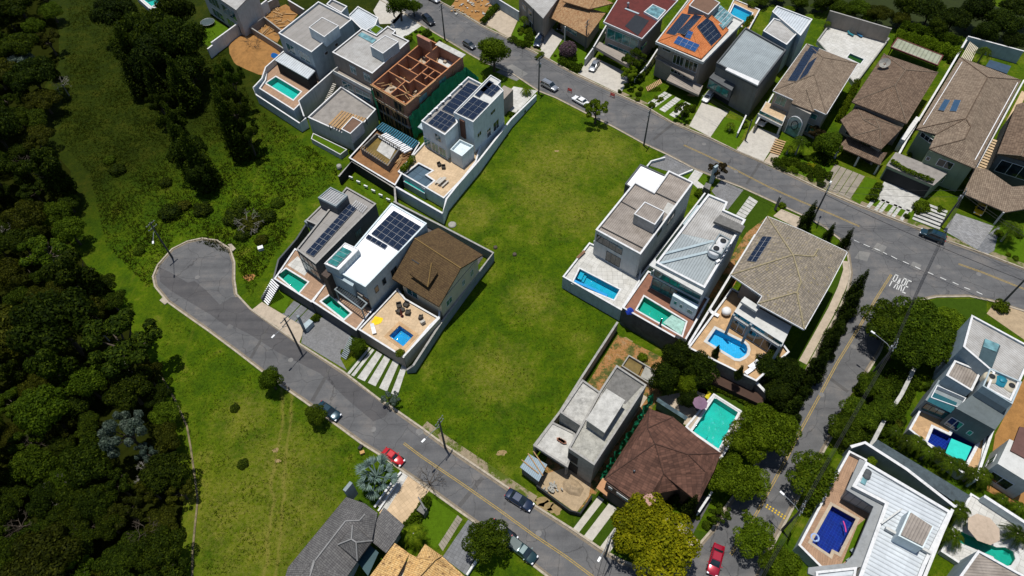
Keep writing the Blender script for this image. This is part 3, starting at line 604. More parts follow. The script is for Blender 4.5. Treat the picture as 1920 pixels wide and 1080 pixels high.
# dark columnar conifers
def conifer_mesh(seed, hh=4.6):
    bl = [(0, 0, .25 + i * (hh - .5) / 13, (.60 * (1 - (i / 14) ** 1.5) + .10)) for i in range(14)]; rnd = random.Random(seed)
    for i in range(18):
        z = rnd.uniform(.4, hh - 1); t = rnd.random() * 6.28; k = .5 * (1 - z / hh) + .25; bl.append((math.cos(t) * k, math.sin(t) * k, z, .30 * (1 - z / hh) + .14))
    return crown(bl, 7500, .07, seed, flat=1.5)
SH['conifer'] = conifer_mesh(8); TR['conifer'] = _trunk(2.0, 1, 8)
def conifer(px, py, r, label, hz=1.0, base=0.0, group=None, colr='deep'):
    """px,py: where the foot shows"""
    p = P(px, py, base); t = thing('conifer_tree', label, 'conifer', (p.x, p.y, base), group); t.rotation_euler = (0, 0, random.random() * 6.28); t.scale = (r, r, r * hz)
    c = bpy.data.objects.new('crown', tmesh('crown', ('conifer', colr), SH['conifer'], LM[colr])); COL.objects.link(c); c.parent = t
    k = bpy.data.objects.new('trunk', tmesh('trunk', ('conifer', 0), TR['conifer'], bark)); COL.objects.link(k); k.parent = t; return t
def bare(px, py, r, label, h=2.5, mat=None, base=0.0, seed=1, cat='bare tree'):
    rnd = random.Random(seed); p = P(px, py, base); t = thing('bare_tree', label, cat, (p.x, p.y, base)); mb = MB(); mb.tube([(0, 0, 0), (.05, 0, h * .4)], [.14, .10], 7); mb.build('trunk', mat or bark, t, local=True); mb = MB()
    def br(a, d, L, rad, dep):
        b = a + d * L; mb.tube([a, a + d * L * .5 + Vector((rnd.gauss(0, .05), rnd.gauss(0, .05), 0)) * L, b], [rad, rad * .8, rad * .6], 5, False)
        if dep > 0:
            for _ in range(3):
                e = (d + Vector((rnd.gauss(0, .55), rnd.gauss(0, .55), rnd.gauss(0, .3)))).normalized(); br(b, e, L * rnd.uniform(.6, .8), rad * .6, dep - 1)
    for i in range(6):
        a = i * 1.05; br(Vector((.05, 0, h * .35)), Vector((math.cos(a), math.sin(a), rnd.uniform(.4, 1))).normalized(), r * .42, .06, 3)
    mb.build('branches', mat or bark, t, local=True); return t
def hedge(pxs, h, wd, label, colr='green', base=0.0, dens=260, ls=.16, cat='hedge', name='hedge'):
    pl = PL(pxs, base + h * .7); c0 = cen(pl); t = tag(bpy.data.objects.new('x', None), None); bpy.data.objects.remove(t)
    rnd = random.Random(len(pxs) * 7 + int(pxs[0][0])); mb = MB()
    for a, b in zip(pl[:-1], pl[1:]):
        L = (b - a).length; d = (b - a).normalized(); s = Vector((-d.y, d.x, 0))
        for _ in range(int(L * dens * .5 * (h + wd))):
            u = rnd.random(); v = rnd.uniform(-1, 1); q = rnd.random() ** .4
            jag = 1 + .25 * math.sin(u * L * 2.1) + .15 * math.sin(u * L * 5.3)
            c = a.lerp(b, u) + s * v * wd / 2 * jag; c.z = base + h * q * (1 - .3 * v * v) * (.85 + .15 * jag)
            n1 = Vector((rnd.gauss(0, 1), rnd.gauss(0, 1), rnd.gauss(.4, 1))).normalized(); aa = n1.cross(Vector((rnd.gauss(0, 1), rnd.gauss(0, 1), rnd.gauss(0, 1)))).normalized(); bb = n1.cross(aa); z = ls * rnd.uniform(.5, 1.2)
            mb.add([c - aa * z, c - bb * z * .6, c + aa * z, c + bb * z * .6], [(0, 1, 2, 3)])
    o = mb.build(name, LM[colr], uv=False); return tag(o, label, cat)
# ------------------------------------------------------------------ building helpers
def house(name, label, cat, px, z):
    return thing(name, label, cat, Vector((*cen(PL(px, z)).xy, 0)))
def flat(t, px, zt, z0, wall, roofm, ph=.45, pt=.22, capm=None, capo=.05, name='wall', under=None):
    """walls with a flat roof behind a parapet; px: the parapet's outline as it shows at height zt"""
    po = PL(px, zt); capm = capm or cap
    MB().prism(po, z0, zt - ph - .02, top=True).build(name, wall, t)
    ri = off(po, pt * .6)
    b = MB(); b.prism(ri, zt - ph - .12, zt - ph); b.build('roof', roofm, t)
    MB().ring(po, pt, zt - ph - .02 + .021, zt).build('parapet', wall, t)
    MB().ring(off(ccw(po), -capo), pt + capo + .03, zt + .002, zt + .06).build('coping', capm, t)
    return po
def block(t, px, zt, z0, mat, name='wall', parent=None):
    po = PL(px, zt); MB().prism(po, z0, zt).build(name, mat, parent or t); return po
def outn(po, a, b):
    d = (b - a); d.z = 0; d.normalize(); nn = Vector((d.y, -d.x, 0)); c = cen(po)
    return nn if (a - c).dot(nn) > 0 else -nn
def wins(t, po, i, j, specs, fm=None, gm=None, proud=.0):
    """windows on the wall between corners i and j of outline po; specs: (u0,u1,z0,z1[,panes]) u in 0..1 along the wall, z in metres"""
    a, b = Vector((po[i].x, po[i].y, 0)), Vector((po[j].x, po[j].y, 0)); nn = outn([Vector((p.x, p.y, 0)) for p in po], a, b); L = (b - a).length; d = (b - a).normalized()
    for s in specs:
        u0, u1, z0, z1 = s[:4]; k = s[4] if len(s) > 4 else 2; g2 = s[5] if len(s) > 5 else gm
        p = a + d * L * u0 + nn * (.03 + proud); q = a + d * L * u1 + nn * (.03 + proud); w_ = .07; f = MB()
        up = Vector((0, 0, 1))
        f.bar(p + up * z0, q + up * z0, .09, w_); f.bar(p + up * z1, q + up * z1, .09, w_)
        for m_ in range(k + 1):
            c = p.lerp(q, m_ / k); f.bar(c + up * (z0 + w_ / 2 + .001), c + up * (z1 - w_ / 2 - .001), .085, w_)
        fo = f.build('window', fm or frame, t)
        g = MB(); p2 = p - nn * .012; q2 = q - nn * .012; g.box((p2 + q2) / 2 + up * (z0 + z1) / 2, ((q2 - p2).length - .02, .03, z1 - z0 - .02), ax=Matrix((d, Vector((-d.y, d.x, 0)), up)).transposed()); g.build('pane', g2 or glass, fo)
def openings(t, po, i, j, specs, mat=None, name='garage_opening'):  # the darkness inside a recess is painted on as a black panel
    """shallow black panels on the wall stand for recessed openings"""
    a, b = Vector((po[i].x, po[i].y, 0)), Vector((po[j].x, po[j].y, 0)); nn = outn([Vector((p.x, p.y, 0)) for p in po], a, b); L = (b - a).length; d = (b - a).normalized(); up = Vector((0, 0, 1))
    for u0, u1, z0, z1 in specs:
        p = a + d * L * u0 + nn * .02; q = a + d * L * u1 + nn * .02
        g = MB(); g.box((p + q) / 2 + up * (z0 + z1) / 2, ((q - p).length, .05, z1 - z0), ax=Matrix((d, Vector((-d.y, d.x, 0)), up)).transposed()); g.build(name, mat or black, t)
def rim(t, px, z, h, d, mat, name='slab'):
    po = PL(px, z); MB().prism(po, z - h, z).build(name, mat, t); return po
def boxon(t, px, zt, z0, wall, roofm, name='tank_room', ph=.15):
    po = PL(px, zt); o = MB().prism(po, z0, zt - ph - .01).build(name, wall, t); MB().prism(off(po, .1), zt - ph - .1, zt - ph).build('roof', roofm, o); MB().ring(off(ccw(po), -.04), .2, zt - ph, zt).build('coping', cap, o); return po
def roof(t, V, F, mat, th=.2, ridge=None, name='roof', fascia=None, rr=.11):
    v = PL(V); mb = MB(); top = [list(f) for f in F]
    for k, f in enumerate(top):
        nn = (v[f[1]] - v[f[0]]).cross(v[f[2]] - v[f[0]])
        if nn.z < 0: top[k] = list(reversed(f))
    ed = {}
    for f in top:
        for i in range(len(f)):
            a, b = f[i], f[(i + 1) % len(f)]; ed.setdefault(frozenset((a, b)), []).append((a, b, f))
    for f in top: mb.poly([v[i] for i in f])
    mb.add([Vector((p.x, p.y, p.z - th)) for p in v], [tuple(reversed(f)) for f in top])
    ob = mb.build(name, mat, t); fb = MB(); rb = MB(); nr = 0
    for k, l in ed.items():
        a, b, f = l[0]
        if len(l) == 1:
            dn = Vector((0, 0, -th - .03)); e = (v[b] - v[a]).normalized(); o_ = Vector((e.y, -e.x, 0)).normalized() * .02
            fb.add([v[a] + o_, v[b] + o_, v[b] + dn + o_, v[a] + dn + o_], [(0, 3, 2, 1)])
            if fascia: fb.bar(v[a] + o_ * 4 + dn * .5, v[b] + o_ * 4 + dn * .5, .12, th)
        elif len(l) == 2:
            f2 = l[1][2]; c1 = cen([v[i] for i in f]); c2 = cen([v[i] for i in f2]); mid = (v[a] + v[b]) / 2
            if mid.z > (c1.z + c2.z) / 2 + .02 and ridge is not False:
                up = Vector((0, 0, .02)); rb.tube([v[a] + up, v[b] + up], rr, 6); nr += 1
    fb.build('fascia', fascia or mat, t)
    if nr: rb.build('ridge_tiles', ridge or mat, t)
    return v
def onplane(px, pl):
    a, b, c = PL(pl); n = (b - a).cross(c - a); d = ray(px[0], px[1]); o = Vector((0, 0, H)); s = (a - o).dot(n) / d.dot(n); return o + d * s
def panels(t, A, B, D, nu, nv, skip=(), mat=None, lift=.14, gap=.035, fr=None, pl=None):
    """A,B,D: (px,py,z) corners on the roof; nu panels A-B, nv panels A-D"""
    a, b, d = (P(*A), P(*B), P(*D)) if pl is None else (onplane(A, pl), onplane(B, pl), onplane(D, pl)); n = (b - a).cross(d - a).normalized(); n = n if n.z > 0 else -n; a, b, d = a + n * lift, b + n * lift, d + n * lift
    U = (b - a) / nu; V = (d - a) / nv; ul, vl = U.length, V.length; fb = MB()
    for i in range(nu):
        for j in range(nv):
            if (i, j) in skip: continue
            o = a + U * i + V * j; g1 = U * (gap / ul); g2 = V * (gap / vl)
            q = [o + g1 + g2, o + U - g1 + g2, o + U - g1 + V - g2, o + V + g1 - g2]
            mb = MB(); s = n * .03; f = [(0, 1, 2, 3), (0, 4, 5, 1), (1, 5, 6, 2), (2, 6, 7, 3), (3, 7, 4, 0)]
            mb.add([p + s for p in q] + [p - s for p in q], f); mb.build('solar_panel', mat or solar, t)
            q2 = [o, o + U, o + U + V, o + V]; fb.add([p - n * .005 for p in q2] + [p - n * .05 for p in q2], f)
    fb.build('panel_frame', fr or panelfr, t)
def ac(t, px, py, z, rz=.6, s=.8):
    p = P(px, py, z); mb = MB(); mb.box((p.x, p.y, z + .3), (s, s * .5, .6), rz); o = mb.build('air_conditioner', plasticw, t)
    mb = MB(); M = Matrix.Rotation(rz, 3, 'Z'); y = M @ Vector((0, -1, 0)); c = p + y * s * .25 + Vector((0, 0, .3)); mb.tube([c, c + y * .03], .22, 12, smooth=False); mb.build('fan_grille', dmetal, o)
def platform(px, z, label, deck, wall, par=.9, holes=(), th=.22, z0=0.0, cm=None, cat='retaining wall'):
    po = ccw(PL(px, z + par)); t = thing('retaining_wall', label, cat, Vector((*cen(po).xy, 0)))
    MB().ring(po, th, z0, z + par).build('wall', wall, t); MB().ring(off(po, -.04), th + .08, z + par + .002, z + par + .07).build('coping', cm or cap, t)
    mb = MB(); mb.prism(off(po, th + .003), z - .35, z, [off(ccw(PL(h, z)), -.15) for h in holes], bottom=False); structure('terrace', mb, deck); return t
def wallrun(px, label, mat, zt=2.0, z0=0.0, th=.2, cm=None, name='boundary_wall', cat='wall'):
    """free-standing wall; px: its top edge in the photograph, each point (x, y, height)"""
    pts = [P(p[0], p[1], p[2] if len(p) > 2 else zt) for p in px]; c0 = cen(pts); t = thing(name, label, cat, (c0.x, c0.y, 0)); zz = [p.z for p in pts]
    strip(pts, th, z0, zz, '', None).build('wall', mat, t)
    zc = [z + .055 for z in zz]; mb = MB(); n = len(pts); s = strip(pts, th + .1, 0, zc, '', None)
    for i in range(2 * n): s.v[i].z = s.v[i + 2 * n].z - .052
    s.build('coping', cm or cap, t); return t
def pool(px, z, label, tint, bas, cop=None, depth=1.3, cw=.32, round_=None):
    po = ccw(PL(px, z)); t = thing('swimming_pool', label, 'pool', Vector((*cen(po).xy, z - depth)))
    b = MB(); n = len(po); v = [Vector((p.x, p.y, z - depth)) for p in po] + [Vector((p.x, p.y, z - .01)) for p in po]
    b.add(v, [tuple(range(n))] + [(i, n + i, n + (i + 1) % n, (i + 1) % n) for i in range(n)]); b.build('basin', bas, t)
    if depth > 1 and len(px) == 4:
        a_, b_, c_, d_ = PL(px, z)
        for k_, f_ in ((0, .16), (1, .10)):
            q_ = [a_.lerp(b_, .03), a_.lerp(b_, .03 + f_), d_.lerp(c_, .03 + f_), d_.lerp(c_, .03)]; q_ = [q_[0].lerp(q_[3], .04), q_[1].lerp(q_[2], .04), q_[1].lerp(q_[2], .5), q_[0].lerp(q_[3], .5)]; MB().prism(q_, z - depth + .01, z - .85 + .4 * k_).build('pool_step', bas, t)
    MB().poly([Vector((p.x, p.y, z - .13)) for p in po]).build('water', waterm('water ' + str(tint), tint), t)
    MB().ring(off(po, -cw), cw + .02, z - .12, z + .05).build('coping', cop or cap, t); return t
bas_t = paved('turquoise pool tiles', (.02, .50, .46), .3, .3, .02, mort=(.1, .5, .45), var=.1)
bas_g = paved('green pool tiles', (.015, .40, .31), .3, .3, .02, mort=(.06, .36, .28), var=.1)
bas_b = paved('blue pool tiles', (.02, .34, .62), .3, .3, .02, mort=(.1, .45, .7), var=.15)
bas_d = paved('deep blue pool tiles', (.008, .03, .22), .4, .4, .02, mort=(.03, .12, .34), var=.2)
bas_c = paved('teal blue pool tiles', (.01, .40, .52), .3, .3, .02, mort=(.06, .5, .58), var=.12)
bas_s = paved('sky blue pool tiles', (.06, .45, .68), .3, .3, .02, mort=(.2, .55, .75), var=.1)
tint_b = (.5, .85, .95); tint_t = (.45, .88, .85); tint_d = (.45, .6, .9)
def steps(a, b, z0, z1, wd, n, mat, name='steps'):
    """flight of steps between two photograph points (low end, high end)"""
    A = P(*a, z0); B = P(*b, z1); mb = MB(); d = (B - A); d.z = 0; L = d.length; d.normalize(); s = Vector((-d.y, d.x, 0))
    for i in range(n):
        c = A + d * L * (i + .5) / n; zt = z0 + (z1 - z0) * (i + 1) / n; mb.box((c.x, c.y, zt - .09), (L / n * .72, wd, .18), math.atan2(d.y, d.x))
    return structure(name, mb, mat)
def rail(px, z, h, label, pm=None, gm=None, name='railing', cat='railing'):
    pts = PL(px, z); c0 = cen(pts); t = thing(name, label, cat, (c0.x, c0.y, z)); mb = MB(); up = Vector((0, 0, h)); g = MB()
    for a, b in zip(pts[:-1], pts[1:]):
        L = (b - a).length; n = max(1, int(L / (1.2 if gm else .35)))
        for i in range(n + 1): p = a.lerp(b, i / n); mb.bar(p, p + up * .97, .04)
        mb.bar(a + up, b + up, .06, .05)
        if gm: d = (b - a).normalized(); g.bar(a + up * .5, b + up * .5, .015, h * .8)
    mb.build('rail', pm or dmetal, t)
    if gm: g.build('glass_panel', gm, t)
    return t
def slats(t, px, z, n, mat, along=0, h=.12, w_=.14, name='pergola_beam', frm=None):
    a, b, c, d = PL(px, z); mb = MB()
    for i in range(n):
        s = (i + .5) / n
        if along == 0: mb.bar(a.lerp(b, s), d.lerp(c, s), w_, h)
        else: mb.bar(a.lerp(d, s), b.lerp(c, s), w_, h)
    mb.build(name, mat, t)
    if frm: MB().ring(off(ccw([a, b, c, d]), -.1), .2, z - .1, z + .12).build('frame', frm, t)
def posts(t, pts, z0, z1, w_, mat, name='post'):
    for q in pts:
        p = P(q[0], q[1], z1); mb = MB(); mb.box((p.x, p.y, (z0 + z1) / 2), (w_, w_, z1 - z0), .65); mb.build(name, mat, t)
def pieces(name, quads, mat, z=.03):
    for q in quads: sheet(name, q, mat, z)
def stripes(A, B, C, D, segs, mat, name='paving_strip', z=.03, cross=0, gap=.12):
    """strips within the quad A-B-C-D: segs = fractions (u0,u1) between edge AD and edge BC; cross>0 cuts them into slabs"""
    a, b, c, d = PL((A, B, C, D)); mb = MB()
    for u0, u1 in segs:
        p0, p1, q1, q0 = a.lerp(b, u0), a.lerp(b, u1), d.lerp(c, u1), d.lerp(c, u0)
        n = max(1, cross)
        for k in range(n):
            s0 = k / n + (gap / n if cross else 0); s1 = (k + 1) / n; v = [p0.lerp(q0, s0), p1.lerp(q1, s0), p1.lerp(q1, s1), p0.lerp(q0, s1)]
            mb.poly([Vector((p.x, p.y, z)) for p in ccw(v)])
    return structure(name, mb, mat)
# ================================================================== upper left row of houses
# --- white house with the flat slab roof and black annex
pol = [(532, 96), (498, 126), (492, 147), (476, 164), (481, 178), (562, 231), (572, 220), (560, 191), (623, 133), (651, 88), (560, 60)]
platform([(532, 99), (500, 130), (497, 150), (486, 166), (551, 207), (623, 134), (600, 100)], 3.2, 'white retaining wall round the turquoise pool beside the orange earth mound', woodp, white, .35, holes=[[(499, 156), (517, 144), (564, 172), (550, 187)]])
pool([(499, 156), (517, 144), (564, 172), (550, 187)], 3.2, 'turquoise pool behind the black annex with a white roof', tint_t, bas_t, cw=.3)
t = thing('overflow_trough', 'narrow turquoise overflow trough below the pool by the black annex', 'pool trough', P(525, 182, 2.2)); rim(t, [(496, 164), (500, 160), (552, 194), (549, 199)], 2.0, 1.6, 0, pale, 'trough'); rim(t, [(498, 164), (500.5, 162), (550, 194.5), (548, 197)], 2.04, .03, 0, plain('pool green', (.02, .40, .33), rough=.1), 'water')
wallrun([(532, 96, 4.6), (498, 126, 4.6), (491, 147, 4.3), (475, 164, 4.0)], 'white stepped side wall between the turquoise pool and the earth mound', white)
wallrun([(475, 164, 2.4), (481, 178, 2.4), (562, 231, 2.4), (574, 221, 2.6)], 'low white front wall below the turquoise pool beside the black annex', white)
wallrun([(624, 133, 5.4), (560, 189, 4.8), (570, 218, 3.0)], 'tall white party wall beside the white flight of steps', offwhite)
pu = [(522, 62), (597, 3), (660, 36), (584, 98)]
t = house('house', 'white two storey house with a flat slab roof beside the earth mound', 'house', pu, 10.6)
po = flat(t, pu, 10.6, 0, pale, flatg, capm=cap)
bx = boxon(t, [(579, 51), (604, 32), (635, 48), (608, 69)], 12.6, 10.1, white, flatg)
wins(t, po, 0, 3, [(.16, .42, 6.9, 9.1), (.56, .86, 6.9, 9.1)]); wins(t, po, 3, 2, [(.25, .32, 7.6, 8.3, 1), (.5, .57, 7.6, 8.3, 1)], gm=glassd)
for q in ((588, 62), (594, 66), (600, 70), (604, 73)): ac(t, q[0], q[1], 10.2)
pa = [(515.5, 113), (533, 99), (591, 133), (577, 148)]; pa2 = PL(pa, 6.4); MB().prism(off(ccw(pa2), .15), 3.2, 6.2).build('annex', black, t); MB().prism(pa2, 6.2, 6.45).build('annex_roof', zincw, t)
t = house('garage', 'low garage with a pale metal roof behind the white slab roofed house', 'garage', [(653, 27)], 4)
flat(t, [(653, 30), (671, 12), (709, 33), (704, 47), (690, 55), (683, 60)], 4.6, 0, pale, zincw, ph=.25)
t = house('house', 'white house corner with a small roof box at the top edge beside a garage', 'house', [(620, 12)], 8)
flat(t, [(612, 8), (622, -2), (651, 12), (640, 24)], 9.5, 0, pale, flatg)
# --- second house, ribbed grey roof
p2_ = [(623, 98), (679, 53), (706, 66), (727, 49), (742, 58), (737, 63), (767, 77), (698, 138)]
t = house('house', 'grey house with a light ribbed roof and long balcony left of the brick shell', 'house', p2_, 10.5)
po = flat(t, p2_, 10.5, 0, taupe, fibrel, ph=.3)
boxon(t, [(694, 86), (722, 66), (747, 78), (718, 100)], 12.6, 10.2, pale, fibrel)
MB().prism(PL([(671, 66), (678, 60), (706, 74), (698, 81)], 10.35), 10.22, 10.35).build('roof_light', glassl, t)
wins(t, po, 0, 7, [(.42, .56, 7.7, 9.6), (.76, .92, 7.7, 9.6)], gm=glassl)
pb = [(623, 132), (640, 119), (711, 157), (695, 170)]; pbo = PL(pb, 7.3); MB().prism(pbo, .1, 6.4).build('lower_storey', taupe, t); MB().ring(pbo, .2, 6.41, 7.3).build('balcony_wall', offwhite, t)
wins(t, pbo, 0, 3, [(.22, .5, 3.9, 5.9), (.56, .94, 3.9, 5.9)], gm=glass); openings(t, pbo, 0, 3, [(.42, .56, .3, 2.5)]); wins(t, pbo, 0, 3, [(.65, .9, 1.3, 2.0)], gm=glassd)
t = thing('roof_garden', 'small square patch of turf on the garage roof beside the grey house', 'roof garden', P(705, 58, 7)); rim(t, [(692, 56), (704, 46), (718, 53), (705, 65)], 7.0, 7.0, 0, pale, 'block'); MB().prism(off(ccw(PL([(692, 56), (704, 46), (718, 53), (705, 65)], 7.05)), .2), 7.0, 7.06).build('turf', lawnm, t)
pp = [(576, 219), (600, 196), (623, 203), (640, 180), (700, 215), (659, 257), (626, 249)]
platform([(577, 220), (640, 162), (705, 205), (659, 257)], 3.4, 'tall beige retaining wall of the patio with the striped pergola', plain('dusty patio', (.24, .22, .20), var=.3), offwhite, .5)
t = thing('pergola', 'brown pergola with pale stripes on the patio below the grey house', 'pergola', P(640, 230, 3.4)); slats(t, [(615, 233), (640, 207), (687, 222), (660, 252)], 5.2, 9, planks, 1, w_=.5); slats(t, [(615, 233), (640, 207), (687, 222), (660, 252)], 5.05, 8, plasticw, 1, w_=.12); posts(t, [(617, 233), (658, 250), (686, 222)], 3.4, 5.0, .15, dmetal)
t = thing('barbecue_hut', 'small hut with a chocolate brown flat roof at the patio corner', 'hut', P(652, 236, 3.4)); flat(t, [(640, 242), (661, 219), (680, 229), (657, 251)], 6.0, 3.3, offwhite, flatc, ph=.12, pt=.14)
steps((606, 203), (628, 157), 0.3, 3.6, 1.0, 14, slab); 
t = thing('planter', 'long raised planter of grass below the beige patio wall', 'planter', P(617, 263, 1)); MB().ring(PL([(587, 249), (651, 280), (638, 290), (583, 260)], 1.3), .18, 0, 1.3).build('box', offwhite, t); MB().prism(off(ccw(PL([(587, 249), (651, 280), (638, 290), (583, 260)], 1.2)), .19), .3, 1.15).build('turf', lawnm, t)
# --- brick shell under construction
pbk = [(697, 159), (800, 72), (868, 107), (761, 197)]
t = house('building_shell', 'unfinished brick house without a roof, its rooms open to the sky, beside green netting', 'construction', pbk, 8.8)
po = PL(pbk, 8.8); MB().prism(off(ccw(po), .15), .2, 5.6).build('lower_storeys', brick, t); MB().prism(off(ccw(po), -.25), 5.6, 5.85).build('floor_slab', pinkslab, t); MB().prism(off(ccw(po), -.25), 2.7, 2.95).build('floor_slab', conc, t)
MB().ring(po, .2, 5.86, 8.8).build('outer_wall', brick, t); MB().ring(off(ccw(po), -.03), .26, 8.8, 8.95).build('ring_beam', plain('orange clay edge', (.42, .18, .08), var=.3), t)
def bil(u, v, z): q = po; a = q[0].lerp(q[1], u); b = q[3].lerp(q[2], u); c = a.lerp(b, v); return Vector((c.x, c.y, z))
for (a, b) in (((.28, 0), (.28, .62)), ((.28, .62), (.62, .62)), ((.44, .0), (.44, .62)), ((.62, .0), (.62, 1)), ((.44, .38), (.62, .38)), ((0, .52), (.28, .52)), ((.14, .52), (.14, 1)), ((.36, .62), (.36, 1)), ((.50, .62), (.50, 1)), ((.44, .8), (.62, .8)), ((.74, .35), (.74, 1)), ((.62, .5), (.74, .5)), ((.74, .35), (1, .35)), ((.88, 0), (.88, .35))):
    mb = MB(); mb.bar(bil(*a, 7.33), bil(*b, 7.33), .16, 2.94); mb.build('inner_wall', brick, t); mb = MB(); mb.bar(bil(*a, 8.85), bil(*b, 8.85), .22, .09); mb.build('wall_top', plain('orange clay edge', (.42, .18, .08)), t)
mb = MB(); mb.prism([bil(.76, .38, 0), bil(.99, .38, 0), bil(.99, .98, 0), bil(.76, .98, 0)], 5.86, 5.95); mb.build('tile_floor', offwhite, t)
mb = MB(); a, b, c, d = bil(.8, -.02, 0), bil(1.02, -.02, 0), bil(1.02, .10, 0), bil(.8, .1, 0); mb.prism([bil(.96, .3, 0), bil(1.04, .3, 0), bil(1.04, 1.02, 0), bil(.96, 1.02, 0)], 8.97, 9.1); mb.build('roof_slab', concw, t)
MB().prism([bil(.83, 0.0, 0), bil(.87, 0.0, 0), bil(.87, .36, 0), bil(.83, .36, 0)], 8.96, 11.4).build('gable_wall', brick, t)
openings(t, po, 0, 3, [(.05, .4, 3.1, 5.3), (.5, .92, 3.1, 5.3), (.06, .45, .4, 2.5), (.55, .95, .4, 2.5)], black, 'opening'); wins(t, po, 0, 3, [(.1, .3, 6.6, 8.0, 1), (.62, .9, 6.2, 8.2, 1)], planks, glassd); wins(t, po, 3, 2, [(.2, .34, 6.5, 8.0, 1), (.55, .68, 6.5, 8.0, 1)], planks, glassl)
for i in range(13):
    u = random.uniform(-.02, .26); v = random.uniform(0, 1); q = bil(u, v, 8.98 + .02 * (i % 5)); a = random.choice([.35, -1.0]) + random.uniform(-.12, .12); mb = MB(); mb.bar(q, q + Vector((math.cos(a), math.sin(a), random.uniform(-.02, .08))) * random.uniform(1.0, 2.6), .14, .06); mb.build('top_plank', planks, t)
for i in range(14): q = bil(random.uniform(0, 1), random.uniform(0, 1), 5.9); mb = MB(); mb.box(q + Vector((0, 0, .25)), (random.uniform(.5, 1.3), random.uniform(.4, .9), .5), random.random() * 3); mb.build('brick_stack', random.choice([brick, pinkslab, planks]), t)
for i in range(16):
    u = random.uniform(.02, .95); v = random.uniform(.1, .9); a = random.random() * 3; q = bil(u, v, 6.0); mb = MB(); mb.bar(q, q + Vector((math.cos(a), math.sin(a), random.uniform(0, .4))) * random.uniform(1, 2.4), .2, .05); mb.build('loose_plank', planks, t)
for v in [i / 9 for i in range(10)]:
    mb = MB(); q = bil(-.012, v, 0); mb.tube([(q.x, q.y, .1), (q.x, q.y, 8.9)], .05, 5); mb.build('scaffold_pole', planks, t)
mb = MB(); mb.bar(bil(-.012, -.02, 8.9), bil(-.012, 1.02, 8.9), .22, .1); mb.bar(bil(-.012, 0, 5.4), bil(-.012, 1, 5.4), .2, .08); mb.bar(bil(0, 1.02, 9.0), bil(.5, 1.02, 9.0), .2, .1); mb.build('scaffold_plank', planks, t)
netg = plain('green safety net', (.008, .22, .10), var=.45, scale=1.2, fine=.3, rough=.7)
def net(pts, label, z1s, z0, n=40):
    """hanging net between photograph points at the top, with folds"""
    mb = MB(); T = [P(p[0], p[1], z) if not isinstance(p, Vector) else Vector((p.x, p.y, z)) for p, z in zip(pts, z1s)]; rnd = random.Random(5); rows = 6; V = []
    for i in range(n + 1):
        s = i / n * (len(T) - 1); j = min(int(s), len(T) - 2); p = T[j].lerp(T[j + 1], s - j); e = (T[j + 1] - T[j]).normalized(); nn = Vector((-e.y, e.x, 0)); nn = nn if nn.dot(Vector((1, -1, 0))) > 0 else -nn
        for r in range(rows + 1):
            k = r / rows; V.append(Vector((p.x, p.y, p.z + (z0 - p.z) * k)) + nn * (.15 + .45 * k + rnd.uniform(-.14, .14) + .18 * math.sin(i * 1.1)))
    F = [(i * (rows + 1) + r, (i + 1) * (rows + 1) + r, (i + 1) * (rows + 1) + r + 1, i * (rows + 1) + r + 1) for i in range(n) for r in range(rows)]
    mb.add(V, F); mb.add([v + Vector((.02, -.02, 0)) for v in V], [tuple(reversed(f)) for f in F]); return tag(mb.build('safety_net', netg), label, 'safety net')
net([bil(-.01, 1.03, 0), bil(.3, 1.04, 0), bil(.6, 1.03, 0), bil(1.0, 1.06, 0), bil(1.12, 1.2, 0)], 'green safety net hanging along the right side of the brick shell', [6.2, 6.8, 7.4, 6.6, 3.2], .4, 60)
net([bil(-.03, -.02, 0), bil(-.035, .05, 0), bil(-.04, .13, 0)], 'green safety net strip at the left corner of the brick shell', [8.4, 8.2, 6.0], .4, 12)
for i in range(26):
    u = random.choice([random.uniform(-.02, .02), random.uniform(.1, .95)]); v = random.random(); q = bil(-.03, v, random.uniform(.3, 6)) if i % 2 else bil(random.random(), 1.015, random.uniform(4, 8)); mb = MB(); mb.bar(q, q + Vector((random.uniform(-.6, .6), random.uniform(-.3, .3), random.uniform(1.0, 2.6))), .09); mb.build('timber_prop', planks, t if False else bpy.data.objects['building_shell'])
# plot in front of it
platform([(654, 296), (706, 240), (787, 268), (741, 348)], 2.6, 'navy painted retaining wall below the brick shell', soil, black, .5, cm=cap)
t = thing('pool_shell', 'unfinished concrete pool box with muddy water below the brick shell', 'pool shell', P(713, 280, 2.6)); pq = PL([(676, 278), (706, 249), (751, 277), (727, 311)], 4.2); MB().ring(pq, .3, 2.6, 4.2).build('wall', concd, t); MB().prism(off(ccw(pq), .31), 2.6, 3.3).build('floor', plain('muddy water', (.16, .11, .03), var=.4, rough=.3), t); MB().prism([*PL([(716, 264), (742, 279), (731, 299), (706, 282)], 3.4)], 3.3, 3.42).build('slab', concw, t)
mb = MB(); 
for i in range(14): a = P(676, 279, 4.25).lerp(P(727, 311, 4.25), i / 13); mb.bar(a, a + Vector((.5, .7, .3)), .1)
mb.build('formwork', planks, t)
t = thing('floor_deck', 'blue boarded deck of joists in front of the brick shell', 'deck', P(745, 255, 3)); rim(t, [(705, 240), (717, 229), (785, 265), (771, 281)], 3.6, .2, 0, plain('blue tarp', (.03, .16, .24), var=.4), 'deck'); slats(t, [(705, 240), (717, 229), (785, 265), (771, 281)], 3.75, 18, dmetal, 1, w_=.12, name='joist')
for i in range(14):
    q = P(718 + i * 3.6, 254 + i * 2.2, 3.9); t = thing('foam_block', 'white foam block in the row laid before the brick shell', 'block', q, 'white blocks laid in a row'); mb = MB(); mb.box(q, (.35, 2.0, .3), -.9 + random.uniform(-.1, .1)); mb.build('block', plasticw, t)
